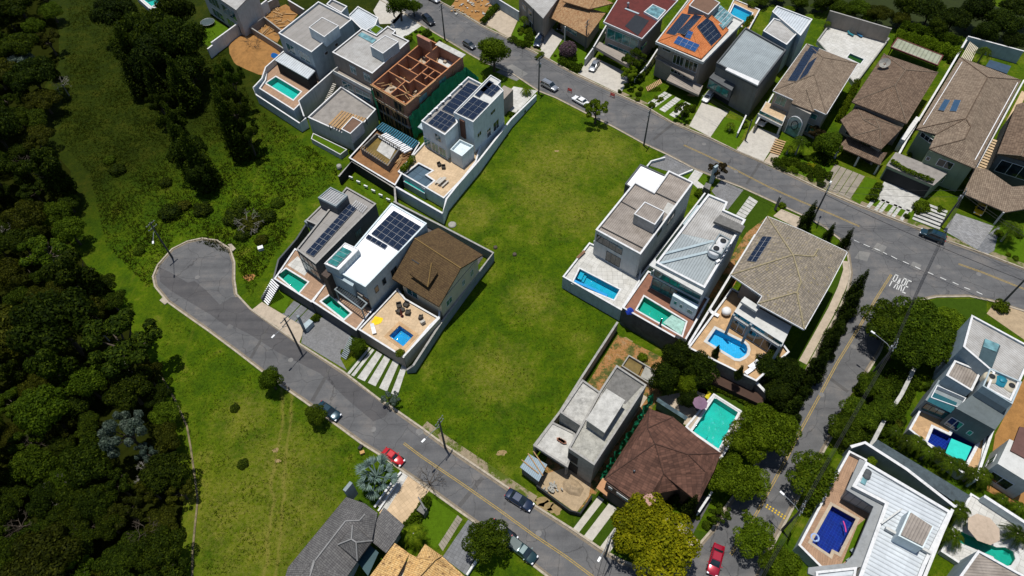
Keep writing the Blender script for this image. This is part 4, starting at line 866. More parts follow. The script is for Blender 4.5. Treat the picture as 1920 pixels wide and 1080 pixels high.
t = thing('debris_pile', 'heap of old timber beside the muddy pool box', 'debris', P(752, 300, 2.6)); mb = MB()
for i in range(22): q = P(742 + random.uniform(-12, 18), 298 + random.uniform(-22, 18), 2.8); a = random.uniform(.4, 1.4); mb.bar(q, q + Vector((math.cos(a), math.sin(a), .1)) * random.uniform(1, 3), .14, .1)
mb.build('planks', planks, t)
# --- dark yard wall below
t = wallrun([(635, 331, 2.2), (660, 302, 2.6), (740, 352, 2.6), (742, 380, 2.0)], 'dark navy yard wall under the brick shell plot', black, th=.3, cm=capd)
for i in range(6): 
    q = P(658 + i * 14, 333 + i * 8.3, .6); mb = MB(); mb.box(q, (.9, .25, .5), -.5); tag(mb.build('wall_lamp', plasticw), 'small white block light along the navy yard wall', 'wall light', 'white lights along the navy yard wall')
sheet('lawn', [(668, 346), (676, 340), (712, 360), (720, 374), (716, 386)], lawnm)
# --- blue-white house with solar roofs
ter = [(742, 340), (783, 287), (800, 270), (905, 245), (895, 303), (870, 331), (838, 372), (829.6, 369), (757, 330)]
platform([(746, 322), (775, 290), (800, 262), (905, 262), (893, 303), (866, 337), (832, 372)], 2.7, 'white pool terrace wall below the house with the brown chimney', tan, white, .35, holes=[[(759, 327), (785, 307), (810, 320), (797, 328), (813, 339), (797, 352)]])
pool([(759, 327), (785, 307), (810, 320), (797, 328), (813, 339), (797, 352)], 2.7, 'stepped pool under a blue grey cover on the tan terrace', (.85, .9, .95), paved('pool cover', (.09, .14, .18), 1.6, 40, .05, mort=(.04, .06, .08), var=.2), depth=.5)
t = thing('overflow_trough', 'green overflow trough below the stepped pool with the grey cover', 'pool trough', P(777, 350, 1.6)); rim(t, [(756, 340), (760, 337), (799, 358), (796, 363)], 1.7, 1.7, 0, pale, 'trough'); rim(t, [(758, 340), (760, 338.5), (797, 358.5), (795, 361)], 1.74, .03, 0, plain('pool green', (.02, .40, .33)), 'water')
wallrun([(742, 350, 3.0), (830, 400, 3.0), (837, 373, 3.3), (855, 350, 3.4), (896, 303, 3.2), (958, 224, 2.2), (1005, 178, 1.5)], 'long curved white boundary wall along the empty lot', white, th=.28)
p4 = [(790, 227), (878, 144), (905, 158), (853, 213), (858, 230), (834, 253)]
t = house('house', 'pale blue house with solar panels on two roofs and a brown chimney', 'house', p4, 9.2)
po = flat(t, p4, 9.2, 0, white, flatg, ph=.5)
p4b = [(851, 211), (920, 141), (939, 152), (933, 159), (944, 170), (887, 229)]; pob = flat(t, p4b, 10.6, 0, white, offwhite, ph=.2, pt=.12)
wins(t, po, 0, 5, [(.0, .30, 3.0, 5.2), (.34, .62, 3.0, 5.2), (.66, .95, 3.0, 5.2)], gm=glassg); wins(t, po, 0, 5, [(.55, .8, 6.5, 8.2)], gm=glass)
wins(t, pob, 5, 4, [(.10, .22, 5.8, 6.8), (.40, .52, 3.2, 5.2), (.62, .8, 3.0, 5.2), (.55, .7, 7.8, 8.6)], gm=glassd)
panels(t, (856, 212, 10.4), (887, 182, 10.4), (887, 226, 10.4), 3, 3); panels(t, (899, 171, 10.4), (917, 154, 10.4), (922, 183, 10.4), 2, 3); panels(t, (890, 179, 10.4), (917, 151, 10.4), (899, 184, 10.4), 3, 1)
panels(t, (802, 232, 8.75), (826, 208, 8.75), (835, 248, 8.75), 3, 4, mat=solar); panels(t, (828, 206, 8.75), (878, 155, 8.75), (852, 217, 8.75), 7, 1, mat=solar)
for q in ((806, 218), (818, 207), (830, 195), (843, 184), (864, 163)): ac(t, q[0], q[1], 8.8)
rim(t, [(783, 238), (790, 230), (834, 254), (829, 263)], 6.2, .25, 0, pale, 'canopy'); MB().prism(PL([(844, 280), (862, 261), (888, 273), (866, 293)], 6.0), 2.7, 5.4).build('porch', white, t); MB().ring(PL([(844, 280), (862, 261), (888, 273), (866, 293)], 6.0), .2, 5.4, 6.0).build('parapet', white, t)
MB().prism(PL([(861, 223), (869.5, 218), (877, 222.5), (869.5, 229)], 9.8), 5.4, 9.8).build('chimney', plain('brown chimney paint', (.13, .06, .04)), t)
pieces('driveway', [[(938, 190), (963, 162), (1008, 170), (968, 212), (951, 206)]], stone, .04)
rim(house('entrance_canopy', 'small flat porch canopy beside the solar roof near the street', 'canopy', [(945, 175)], 4), [(935, 170), (945, 160), (962, 168), (945, 186)], 4.5, 4.4, 0, taupe, 'block')
# ================================================================== lower left row
gp = [(512, 520), (540, 470), (556, 476), (612, 532), (660, 580), (672, 620), (584, 574)]
platform([(514, 523), (553, 466), (622, 500), (612, 533), (584, 567)], 3.0, 'dark slate retaining wall of the green pool with a timber deck', woodp, dgrey, .12, holes=[[(521, 516), (536, 504), (577, 529), (560, 549)]])
pool([(521, 516), (536, 504), (577, 529), (560, 549)], 3.0, 'deep green pool beside a timber deck at the left end of the row', tint_t, bas_g, cw=.25)
sheet('terrace', [(539, 497), (558, 480), (580, 505), (571, 517)], stone, 3.02)
wallrun([(512, 526, 2.6), (522, 487, 3.6), (556, 448, 3.6), (574, 420, 3.6)], 'dark grey side wall by the green pool at the end of the row', dgrey, cm=framed)
wallrun([(490, 560, .9), (513, 525, 2.6)], 'sloping dark wall beside the white steps', dgrey, cm=framed)
pk = [(556, 467.5), (650, 351), (705, 382), (592, 495)]; t = house('house', 'dark grey house with one long double row of solar panels', 'house', pk, 9.0)
po = flat(t, pk, 8.2, 0, dgrey, flatg, ph=.3, capm=capd); panels(t, (573, 474, 8.0), (656, 383, 8.0), (588, 482, 8.0), 10, 2); 
pw = [(574, 413), (622, 366), (650, 384), (603, 426)]; poq = flat(t, pw, 7.4, 0, dgrey, flatg, ph=.2, capm=capd)
bx = PL([(596, 371), (620, 351), (652, 367), (630, 388)], 9.8); MB().prism(bx, 7.1, 9.4).build('tank_room', dgrey, t); MB().ring(bx, .25, 9.41, 9.9).build('parapet', grey, t); slats(t, [(599, 371), (619, 354), (649, 368), (630, 385)], 9.7, 9, cap, 0, w_=.12, name='louvre'); slats(t, [(658, 385), (667, 375), (690, 388), (680, 400)], 8.25, 7, cap, 1, w_=.1, name='louvre'); rim(t, [(570, 415), (574, 411), (604, 427), (601, 436)], 6.4, 1.2, 0, grey, 'ledge')
wins(t, po, 0, 3, [(.05, .95, 3.3, 5.6, 4), (.05, .95, 5.8, 7.6, 4)], framed, glassl); wins(t, po, 3, 2, [(.25, .45, 5.2, 7.2), (.6, .7, 5.2, 6.6)], framed, glass)
steps((496, 567), (517, 529), .1, 2.9, 2.3, 11, plasticw)
# white-roofed house
platform([(585, 566), (622, 515), (690, 560), (700, 580), (668, 620)], 3.0, 'teal grey retaining wall of the L shaped pool', woodp, dgrey, .15, holes=[[(603, 565), (618, 554), (657, 587), (645, 598)]])
pool([(603, 565), (618, 554), (657, 587), (645, 598)], 3.0, 'emerald pool under the black louvred pergola', tint_t, bas_g, cw=.3)
pr = [(734, 381), (800, 419), (685, 538), (667, 527), (661, 534), (607, 495), (700, 418)]
t = house('house', 'white roofed house with a large block of solar panels', 'house', pr, 9.4)
po = flat(t, [(734, 381), (800, 419), (685, 538), (628, 506)], 9.4, 0, pale, membrane, ph=.12, pt=.2, capm=white)
panels(t, (738.7, 395.5, 9.35), (790, 426, 9.35), (696, 439, 9.35), 5, 5); panels(t, (691, 440, 9.35), (727, 461, 9.35), (685.5, 447, 9.35), 4, 1)
bx = boxon(t, [(608, 494), (647, 455), (673, 467), (635, 506)], 10.8, 7.5, pale, membrane, 'skylight_box'); panels(t, (614, 493, 10.75), (643, 464, 10.75), (631, 501, 10.75), 4, 1, mat=glassg)
for q in ((666, 483), (672, 477), (650, 500)): ac(t, q[0], q[1], 9.3)
MB().prism(PL([(613, 508), (628, 497), (668, 524), (661, 537)], 8.6), 3, 8.6).build('front_bay', pale, t); MB().prism(PL([(660, 541), (671, 531), (687, 544), (679, 556)], 6.6), 6.2, 6.6).build('canopy', taupe, t); MB().prism(PL([(602, 514), (612, 504), (624, 510), (613, 522)], 8.8), 0, 8.8).build('stone_tower', plain('dark stone cladding', (.07, .05, .04), var=.5, scale=3), t)
slats(t, [(628, 543), (640, 533), (688, 569), (678, 580)], 5.8, 15, dmetal, 1, w_=.12, name='louvre', frm=grey); posts(t, [(629, 543), (678, 579)], 3.0, 5.9, .2, grey)
wins(t, po, 3, 2, [(.02, .98, 3.2, 6.0, 5)], framed, glassd); wins(t, po, 2, 1, [(.10, .15, 5.8, 7.2, 1), (.22, .27, 5.8, 7.2, 1), (.36, .45, 5.6, 7.2), (.62, .67, 5.8, 7.2, 1)], framed, glassd)
# tan terrace and brown roofed house
platform([(672, 618), (745, 541), (760, 560), (823, 596), (806, 612), (757, 671)], 3.0, 'cream terrace wall of the square blue pool', tan, taupe, .25, holes=[[(729, 630), (749, 610), (776, 629), (756, 650)]])
pool([(729, 630), (749, 610), (776, 629), (756, 650)], 3.0, 'square bright blue pool in the middle of a tan terrace', tint_b, bas_b, cop=ochre, cw=.6)
wallrun([(757, 668, 3.4), (823, 597, 3.4), (826, 560, 3.4)], 'cream parapet wall on the right of the tan terrace', cream, th=.22)
wallrun([(762, 694, .9), (775, 685, 2.2), (825, 608, 2.2), (890, 520, 2.2), (925, 474, 2.4), (831, 425, 2.4), (738, 378, 2.4)], 'long grey boundary wall round the back of the brown roofed house', grey, th=.25, cm=capd)
sheet('side_path', [(738, 386), (832, 432), (912, 474), (870, 535), (806, 620), (775, 678), (765, 672), (830, 590), (890, 500), (880, 478), (800, 440), (735, 400)], asphaltd, .03)
t = house('house', 'cream house with a dark mossy brown tile roof and one small dormer', 'house', [(820, 500)], 8)
bp = PL([(752, 523), (817, 440), (895, 483), (826, 566)], 6.4); MB().prism(bp, 0, 6.1).build('wall', cream, t)
V = [(735, 522, 6.2), (764, 480, 7.7), (778, 447, 9.4), (802, 438, 8.2), (822, 427, 7.2), (905, 478, 7.2), (884, 490, 8.2), (864, 503, 9.4), (848, 526, 7.9), (823, 575, 6.2)]
rv = roof(t, [V[0], V[2], V[7], V[9], V[4], V[5]], [(0, 1, 2, 3), (1, 4, 5, 2)], tileb, ridge=plain('old ridge mortar', (.20, .125, .04)))
e_ = (rv[2] - rv[1]).normalized() * -.5; g2 = [rv[3] + e_, rv[5] + e_, rv[2] + e_]; dn = Vector((0, 0, -.22)); MB().poly([g2[0] + dn, g2[1] + dn, g2[2] + dn]).build('gable', cream, t)
roof(t, [(768, 513, 8.0), (809, 493, 9.7), (802, 538, 7.7), (821, 510, 8.8)], [(0, 1, 2), (1, 3, 2)], tileb, ridge=plain('old ridge mortar', (.20, .125, .04)))
MB().bar(P(773, 487, 7.9), P(786, 495, 7.9), .35, .3).build('roof_step', dmetal, t)
wins(t, bp, 3, 2, [(.12, .26, 3.4, 4.8), (.55, .62, 3.8, 5.0), (.78, .86, 3.6, 5.0)], frame, glass); wins(t, bp, 0, 3, [(.1, .38, 3.1, 5.3), (.6, .85, 4.6, 5.3, 3)], frame, glass)
# forecourts of the lower left row
pieces('pavement', [[(472, 581), (491, 566), (572, 614), (560, 645), (520, 612)]], pinkslab, .05); sheet('lawn', [(508, 573), (519, 532), (549, 552), (533, 588)], lawnm, .05)
stripes((529, 589), (567, 611), (592, 586), (551, 564), [(0, .3), (.34, .64), (.68, 1)], slate)
pieces('driveway', [[(565, 643), (568, 618), (597, 599), (612, 590), (660, 622), (655, 636), (638, 672), (650, 694)]], cobble, .05)
steps((644, 672), (661, 634), .1, 2.6, 1.2, 12, grey)
sheet('driveway_base', [(645, 698), (690, 650), (758, 687), (750, 735), (712, 747)], lawnd, .03)
stripes((651, 700), (747, 744), (764, 690), (692, 651), [(.0, .05), (.08, .14), (.2, .35), (.41, .56), (.63, .78), (.86, .98)], concw, z=.045)
# ================================================================== left top corner
t = house('house', 'tall white house with blue framed windows at the top left edge', 'house', [(430, 10)], 8)
po = PL([(372, -30), (420, -60), (480, -20), (443, 18)], 8); MB().prism(po, 0, 8).build('wall', offwhite, t); MB().prism(off(ccw(po), -.3), 8, 8.2).build('roof', fibrel, t); wins(t, po, 0, 3, [(.15, .45, .6, 2.8, 3), (.15, .45, 4, 6.6, 3), (.55, .9, .6, 2.8, 3), (.55, .9, 4, 6.6, 3)], frame, glass)
wallrun([(389, 92, 2.6), (399, 84, 2.6), (396, 80, 3.2), (448, 42, 3.2), (461, 30, 3.2), (500, 0, 3.2)], 'white stepped wall climbing beside the lawn at the top left', white, th=.3)
sheet('lawn', [(370, 72), (400, 36), (430, 54), (392, 88)], lawnm, .02)
platform([(255, -6), (300, -20), (330, -5), (290, 25)], 1.4, 'low wall round the pool seen among trees at the top left', stone, offwhite, .1, holes=[[(266, -3), (297, -12), (305, 2), (284, 12)]]); pool([(266, -3), (297, -12), (305, 2), (284, 12)], 1.4, 'turquoise pool seen between trees at the top left', tint_t, bas_t)
c = P(389, 41, .8); t = thing('trampoline', 'round grey trampoline on the lawn at the top left', 'trampoline', (c.x, c.y, 0)); MB().lathe((c.x, c.y, .8), [(1.6, 0), (1.6, .05), (0.01, .05)], 24, False).build('mat', plain('trampoline mat', (.05, .075, .08)), t); MB().tube([(c.x + 1.75 * math.cos(a / 12 * math.pi), c.y + 1.75 * math.sin(a / 12 * math.pi), .8) for a in range(25)], .07, 6).build('frame', gmetal, t)
for a in range(4): MB().tube([(c.x + 1.7 * math.cos(a * 1.57), c.y + 1.7 * math.sin(a * 1.57), 0), (c.x + 1.7 * math.cos(a * 1.57), c.y + 1.7 * math.sin(a * 1.57), .8)], .04, 5).build('leg', gmetal, t)
# earth mound and timber yard
def mound(px, h, label, mat, name='soil_mound', cat='mound', seed=1, sink=.0, base=0.0):
    po = ccw(PL(px, base)); c = cen(po); n = 36; R_ = []; rnd = random.Random(seed); mb = MB(); V = [Vector((c.x, c.y, base + h))]; K = 9
    for k in range(1, K + 1):
        for i in range(n):
            s = i / n * len(po); j = int(s); e = po[j % len(po)].lerp(po[(j + 1) % len(po)], s - j); q = c.lerp(e, k / K); z = base - .02 + h * (1 - (k / K) ** 1.8) * rnd.uniform(.78, 1.1); V.append(Vector((q.x, q.y, z if k < K else base - .02)))
    F = [(0, 1 + i, 1 + (i + 1) % n) for i in range(n)] + [(1 + (k - 1) * n + i, 1 + k * n + i, 1 + k * n + (i + 1) % n, 1 + (k - 1) * n + (i + 1) % n) for k in range(1, K) for i in range(n)]
    mb.add(V, F, True); t = tag(mb.build(name, mat), label, cat, None, 'structure' if cat is None else None); return t
orange = plain('ochre earth', (.30, .15, .045), var=.45, scale=.7, fine=.35, rough=.95)
mound([(428, 80), (440, 68), (468, 58), (495, 72), (530, 94), (505, 128), (490, 142), (465, 132), (440, 120), (430, 100)], 1.4, 'broad mound of orange earth beside the turquoise pool', orange)
sheet('work_yard', [(468, 52), (500, 22), (536, 8), (560, 25), (530, 62), (520, 80)], orange, .03)
wallrun([(532, 91, 2.0), (469, 51, 2.0), (495, 32, 2.0), (531, 60, 2.0)], 'low grey foundation wall round the timber yard', capd, th=.22, cm=capd); wallrun([(492, 9, 2.4), (520, -5, 2.4)], 'unplastered grey block wall behind the timber yard', conc, th=.25); wallrun([(540, 0, 2.6), (570, 18, 2.6)], 'block wall to the right of the timber yard', conc, th=.25)
for i in range(46):
    q = P(random.uniform(480, 548), random.uniform(14, 68), .2); L = random.uniform(1, 3.6); a = random.gauss(.2, .9); t0 = MB(); t0.bar(q, q + Vector((math.cos(a) * L, math.sin(a) * L, random.uniform(0, .3))), random.uniform(.1, .35), .08); tag(t0.build('timber_board', planks), 'loose timber board in the yard of scattered boards behind the earth mound', 'board', 'timber boards strewn in the yard')
bare(477, 92, 3.4, 'leafless felled branches lying on the orange earth mound', 1.2, seed=3, cat='branches')
t = thing('tarpaulin_heap', 'crumpled blue tarpaulin at the foot of the earth mound', 'tarpaulin', P(513, 105, .3)); mb = MB(); c = P(513, 105, .2)
mb.add(*(lambda pts: (pts, [(0, i + 1, (i + 1) % 9 + 1) for i in range(9)]))([c + Vector((0, 0, .9))] + [c + Vector((math.cos(i * .698) * random.uniform(.7, 1.5), math.sin(i * .698) * random.uniform(.7, 1.5), 0)) for i in range(9)])); mb.build('sheet', plain('blue plastic', (.01, .12, .40), rough=.4), t)
# ================================================================== upper right row, across the street
t = house('house', 'grey rendered house at the top edge above the pale driveway', 'house', [(995, 10)], 6)
po = block(t, [(973, -12), (1000, -40), (1048, -8), (1018, 32)], 6.5, 0, taupe); wins(t, po, 0, 3, [(.15, .3, 3.6, 5), (.4, .55, 3.6, 5), (.45, .65, .6, 2.2)], frame, glassd); MB().prism(off(ccw(po), -.4), 6.5, 6.7).build('roof', fibrel, t)
wallrun([(917, -12, 2.6), (973, 22, 2.6)], 'teal shaded yard wall above the pale driveway', pale)
sheet('driveway', [(909, 44), (940, 12), (976, 26), (956, 71)], pinkslab, .04)
t = house('house', 'house with a big weathered clay tile roof over its carport', 'house', [(1078, 30)], 5)
roof(t, [(1021, 27, 4.2), (1042, -14, 6.2), (1108, 16, 6.2), (1102, 69, 4.2), (1136, 24, 5.0)], [(0, 1, 2, 3), (3, 2, 4)], tilecl, ridge=tilecl)
roof(t, [(1055, 2, 6.8), (1080, -25, 8), (1120, -8, 8), (1105, 17, 6.8), (1150, 6, 7)], [(0, 1, 2, 3), (3, 2, 4)], tilecl, ridge=tilecl)
MB().prism(PL([(1052, 32), (1072, 12), (1125, 30), (1103, 64)], 3.9), 0, 3.9).build('wall', taupe, t); posts(t, [(1023, 30), (1060, 50)], 0, 4.1, .3, offwhite)
wins(t, PL([(1052, 32), (1072, 12), (1125, 30), (1103, 64)], 3.9), 0, 3, [(.1, .6, 1.4, 2.6, 3)], frame, glassl)
sheet('driveway', [(1010, 103), (1034, 55), (1058, 68), (1029, 111)], slab, .04); sheet('driveway', [(1012, 88), (1030, 50), (1040, 56), (1018, 98)], slab, .045)
sheet('lawn', [(1031, 111), (1055, 74), (1100, 90), (1096, 130), (1080, 138)], lawnm, .03); sheet('lawn', [(958, 72), (976, 32), (1010, 52), (1002, 84), (990, 90)], lawnm, .03)
wallrun([(1004, 72, 1.6), (1021, 48, 1.8)], 'low brown garden wall left of the blue car', brick, th=.2); wallrun([(1097, 111, 1.8), (1112, 90, 2.2)], 'short stone wall between the mauve tree and the white driveway', offwhite); wallrun([(1113, 88, 2.8), (1137, 47, 3.0)], 'pale side wall left of the maroon roofed house', offwhite)
pm = [(1131, 41), (1175, -22), (1290, 0), (1204, 73)]
pm = [(1131, 41), (1168, -12), (1275, -8), (1204, 73)]
t = house('house', 'modern beige house with a flat maroon roof and glass balconies', 'house', pm, 8.6)
po = PL([(1133, 43), (1168, -10), (1250, 20), (1203, 71)], 8.6); MB().prism(off(ccw(po), .5), 0, 8).build('wall', taupe, t); MB().prism(PL([(1131, 41), (1165, -14), (1272, 0), (1204, 73)], 8.4), 7.9, 8.4).build('roof_slab', offwhite, t); MB().prism(off(ccw(PL([(1131, 41), (1165, -14), (1272, 0), (1204, 73)], 8.4)), .22), 8.401, 8.45).build('roof', maroon, t); MB().ring(PL([(1131, 41), (1165, -14), (1272, 0), (1204, 73)], 8.6), .2, 8.402, 8.62).build('coping', cap, t)
MB().prism(PL([(1172, 48), (1192, 26), (1217, 38), (1196, 66)], 8.6), 8.46, 8.52).build('solar_mat', dmetal, t); MB().prism(PL([(1208, 22), (1224, 8), (1248, 19), (1233, 36)], 8.9), 8.46, 8.9).build('roof_light', glassl, t); MB().ring(off(ccw(PL([(1208, 22), (1224, 8), (1248, 19), (1233, 36)], 8.95)), -.1), .22, 8.46, 8.96).build('roof_light_frame', cap, t)
mb = MB(); q = P(1177, 14, 8.5); mb.tube([q, q + Vector((0, 0, 1.1))], .22, 10); mb.lathe(q + Vector((0, 0, 1.1)), [(.35, 0), (.3, .15), (.02, .25)], 10); mb.build('vent', gmetal, t); mb = MB(); mb.bar(P(1172, 16, 8.56), P(1198, 26, 8.56), .5, .15); mb.build('duct', pale, t)
wins(t, off(ccw(po), .5), 0, 1, [], frame, glassg)
q = off(po, .5 if area2(po) > 0 else -.5); q = off(po, .5)
wins(t, q, 0, 3, [(.04, .96, 4.9, 7.4, 4), (.1, .9, 1.2, 3.6, 5)], frame, glassg); bl = PL([(1134, 62), (1138, 55), (1210, 88), (1201, 99)], 4.4); MB().prism(bl, 4.1, 4.4).build('balcony_slab', taupe, t); rail([(1135, 60), (1203, 95), (1212, 84)], 4.4, 1.0, 'glass balustrade of the balcony under the maroon roof', frame, glassg)
MB().prism(PL([(1117, 88), (1124, 78), (1190, 112), (1180, 124)], 3.2), 2.5, 3.2).build('garage_canopy', taupe, t); openings(t, q, 0, 3, [(.02, .9, .05, 1.1)], black)
sheet('driveway', [(1084, 138), (1108, 104), (1184, 140), (1163, 176)], slab, .04)
# orange roof
t = house('house', 'tall beige house with an orange tile roof covered in solar panels', 'house', [(1300, 60)], 8.6)
po = PL([(1236, 78), (1299, -5), (1388, 40), (1316, 112)], 8.8); MB().prism(po, 0, 8.4).build('wall', taupe, t); MB().ring(off(ccw(po), -.7), .3, 8.3, 8.9).build('fascia', offwhite, t); MB().prism(off(ccw(po), -.5), 8.35, 8.5).build('eaves', offwhite, t)
V = [(1233, 77, 8.8), (1297, -2, 8.8), (1360, 62, 8.8), (1315, 109, 8.8), (1299, 54, 10.6), (1318, 28, 10.6), (1334, 22, 9.9), (1345, 40, 8.8)]
roof(t, [(1233, 77, 8.9), (1300, -6, 8.9), (1366, 56, 8.9), (1315, 110, 8.9), (1298, 56, 10.9), (1325, 22, 10.9)], [(0, 1, 5, 4), (0, 4, 3), (4, 5, 2, 3), (1, 2, 5)], tileor, ridge=tileor)
pA = [(1233, 77, 8.9), (1300, -6, 8.9), (1298, 56, 10.9)]; pB = [(1315, 110, 8.9), (1366, 56, 8.9), (1298, 56, 10.9)]; pC = [(1233, 77, 8.9), (1315, 110, 8.9), (1298, 56, 10.9)]
panels(t, (1249, 63), (1279, 26), (1266, 67), 4, 1, pl=pA); panels(t, (1270, 62), (1302, 28), (1284, 66), 4, 1, pl=pA)
panels(t, (1306, 50), (1325, 34), (1333, 86), 2, 5, pl=pB); panels(t, (1327, 36), (1336, 42), (1344, 62), 1, 2, pl=pB)
panels(t, (1263, 81), (1303, 98), (1272, 68), 4, 2, mat=solarb, pl=pC); panels(t, (1284, 70), (1294, 74), (1290, 57), 1, 2, mat=solarb, pl=pC)
boxon(t, [(1292, 10), (1314, -16), (1350, 5), (1328, 27)], 11.6, 8.9, grey, flatc); MB().prism(PL([(1328, 30), (1350, 9), (1376, 31), (1356, 54)], 9.6), 8.9, 9.6).build('glass_roof', glassl, t)
slats(t, [(1328, 30), (1350, 9), (1376, 31), (1356, 54)], 9.66, 5, frame, 1, w_=.08, name='glazing_bar')
wins(t, po, 0, 3, [(.1, .3, 7.3, 7.9, 1), (.38, .62, 5.2, 7.5, 3), (.66, .94, 5.2, 7.5, 3), (.38, .62, 2.9, 4.4, 3), (.66, .94, 2.9, 4.4, 3)], frame, glassd); rim(t, [(1228, 108), (1236, 98), (1304, 135), (1300, 150)], 4.7, .3, 0, taupe, 'balcony_slab')
openings(t, po, 0, 3, [(.4, .95, .05, 2.3)], black); rim(t, [(1250, 150), (1258, 138), (1318, 160), (1310, 178)], 2.9, .5, 0, taupe, 'garage_canopy')
rail([(1229, 107), (1300, 149)], 4.7, .9, 'dark rail of the balcony on the orange roofed house', dmetal)
steps((1212, 168), (1240, 152), .1, 2.0, 1.6, 10, ochre); wallrun([(1190, 150, .8), (1215, 120, 2.4), (1233, 92, 2.8)], 'cream side wall overgrown with ivy by the orange roofed house', cream)
sheet('lawn', [(1212, 198), (1234, 172), (1302, 196), (1284, 232), (1262, 228)], lawnm, .03)
stripes((1214, 194), (1266, 222), (1296, 196), (1246, 172), [(0, .13), (.16, .28), (.42, .62), (.78, .98)], stone, z=.05, cross=7, gap=.1)
platform([(1362, 27), (1376, -2), (1425, 18), (1402, 60)], .9, 'low wall round the turquoise pool behind the orange roofed house', ochre, offwhite, .2, holes=[[(1369, 25), (1377, 8), (1411, 24), (1399, 47)]])
pool([(1369, 25), (1377, 8), (1411, 24), (1399, 47)], .9, 'turquoise pool behind the orange roofed house', tint_t, bas_b, depth=.8, cw=.25)
# grey metal roof
t = house('house', 'charcoal house with a large grey metal roof and stepped rear blocks', 'house', [(1410, 110)], 8)
p5 = [(1344, 118), (1398, 52), (1473, 94), (1422, 160)]; po = PL(p5, 8.2); MB().prism(po, 0, 7.6).build('wall', plain('grey brown render', (.17, .165, .15)), t)
MB().ring(off(ccw(po), -.1), .3, 7.4, 8.3).build('parapet', dgrey, t); q = PL([(1347, 118), (1372, 137), (1421, 158), (1345, 117)], 8)
MB().prism(off(ccw(po), .21), 7.62, 7.9).build('roof', zinc, t); MB().prism(PL([(1360, 130), (1364, 126), (1424, 152), (1421, 160)], 8.6), 8.31, 8.6).build('white_coping', cap, t)
flat(t, [(1431, 58), (1451, 34), (1504, 52), (1475, 84)], 8.0, 0, pale, fibrel, ph=.2); flat(t, [(1448, 22), (1457, 11), (1523, 36), (1501, 67)], 8.4, 0, pale, zincw, ph=.2)
pf = [(1330, 144), (1345, 128), (1382, 150), (1371, 186), (1368, 168)]; pf = [(1330, 145), (1342, 132), (1383, 150), (1372, 170)]; pfo = PL(pf, 5.6); MB().prism(pfo, 2.9, 5.6).build('bay', dgrey, t); wins(t, pfo, 0, 3, [(.02, .9, 3.4, 5.2, 3)], framed, glassg); MB().prism(PL([(1331, 150), (1342, 134), (1352, 139), (1340, 154)], 4.5), 2.6, 4.5).build('side_wall', offwhite, t)
openings(t, po, 0, 3, [(.02, .5, .05, 2.6)], black)
sheet('driveway', [(1292, 236), (1316, 192), (1366, 210), (1332, 257)], slab, .04); sheet('lawn', [(1332, 257), (1358, 219), (1404, 232), (1380, 281)], lawnm, .04); stripes((1322, 253), (1331, 257), (1362, 214), (1354, 210), [(0, 1)], slab, z=.06, cross=7)
wallrun([(1383, 250, 1.2), (1399, 216, 1.6)], 'pale low wall between lawn and the wide driveway', offwhite)
# cream house with arch
t = house('house', 'cream house with an arched white entrance and a hipped roof of solar panels', 'house', [(1530, 140)], 7)
p6 = [(1452, 168), (1514, 82), (1606, 119), (1549, 213)]; po = PL([(1455, 168), (1514, 85), (1602, 120), (1548, 209)], 7.2); MB().prism(po, 0, 6.9).build('wall', plain('warm grey render', (.34, .315, .28)), t)
roof(t, [(1450, 170, 7.3), (1513, 82, 7.3), (1608, 119, 7.3), (1549, 214, 7.3), (1527, 140, 9.2), (1543, 108, 9.2)], [(0, 1, 5, 4), (0, 4, 3), (4, 5, 2, 3), (1, 2, 5)], tileg, fascia=cap)
pA = [(1450, 170, 7.3), (1513, 82, 7.3), (1527, 140, 9.2)]; panels(t, (1477, 152), (1511, 97), (1494, 153), 6, 1, pl=pA); panels(t, (1497, 152), (1516, 119), (1514, 140), 3, 1, pl=pA, skip=()); panels(t, (1513, 97), (1520, 86), (1530, 102), 1, 1, pl=pA)
roof(t, [(1484, 193, 7.3), (1526, 210, 7.3), (1512, 168, 8.9), (1497, 172, 8.2), (1527, 184, 8.2)], [(0, 3, 2, 1), (2, 4, 1)], tileg)
po2 = PL([(1484, 196), (1492, 184), (1528, 200), (1520, 214)], 6.9); MB().prism(po2, 0, 6.85).build('porch', plain('warm grey render', (.34, .315, .28)), t)
wins(t, po, 0, 3, [(.06, .26, 4.2, 6.2, 2), (.06, .26, .9, 2.7, 2), (.78, .9, 4.4, 5.6, 1), (.76, .94, .9, 3.0, 3)], frame, glassg)
mb = MB(); a, b = po2[0], po2[3]; d = (b - a); d.z = 0; d.normalize(); nn = outn(po2, a, b); c = (a + b) / 2; c.z = 0
arc = [c + nn * .06 + d * 1.5 * math.cos(i / 14 * math.pi) + Vector((0, 0, 3.4 + 1.5 * math.sin(i / 14 * math.pi))) for i in range(15)]; mb.tube([arc[0] - Vector((0, 0, 3.3))] + arc + [arc[-1] - Vector((0, 0, 3.3))], .14, 6); mb.build('arch', frame, t)
mb = MB(); mb.poly([arc[0] - Vector((0, 0, 3.3)) - nn * .02] + [p - nn * .02 for p in arc] + [arc[-1] - Vector((0, 0, 3.3)) - nn * .02]); mb.build('arched_door', glassl, t); mb = MB(); mb.tube([c + nn * .1 + d * .75 * math.cos(i / 12 * 6.283) + Vector((0, 0, 2.8 + 1.1 * math.sin(i / 12 * 6.283))) for i in range(13)], .07, 6); mb.build('door_ornament', dmetal, t)
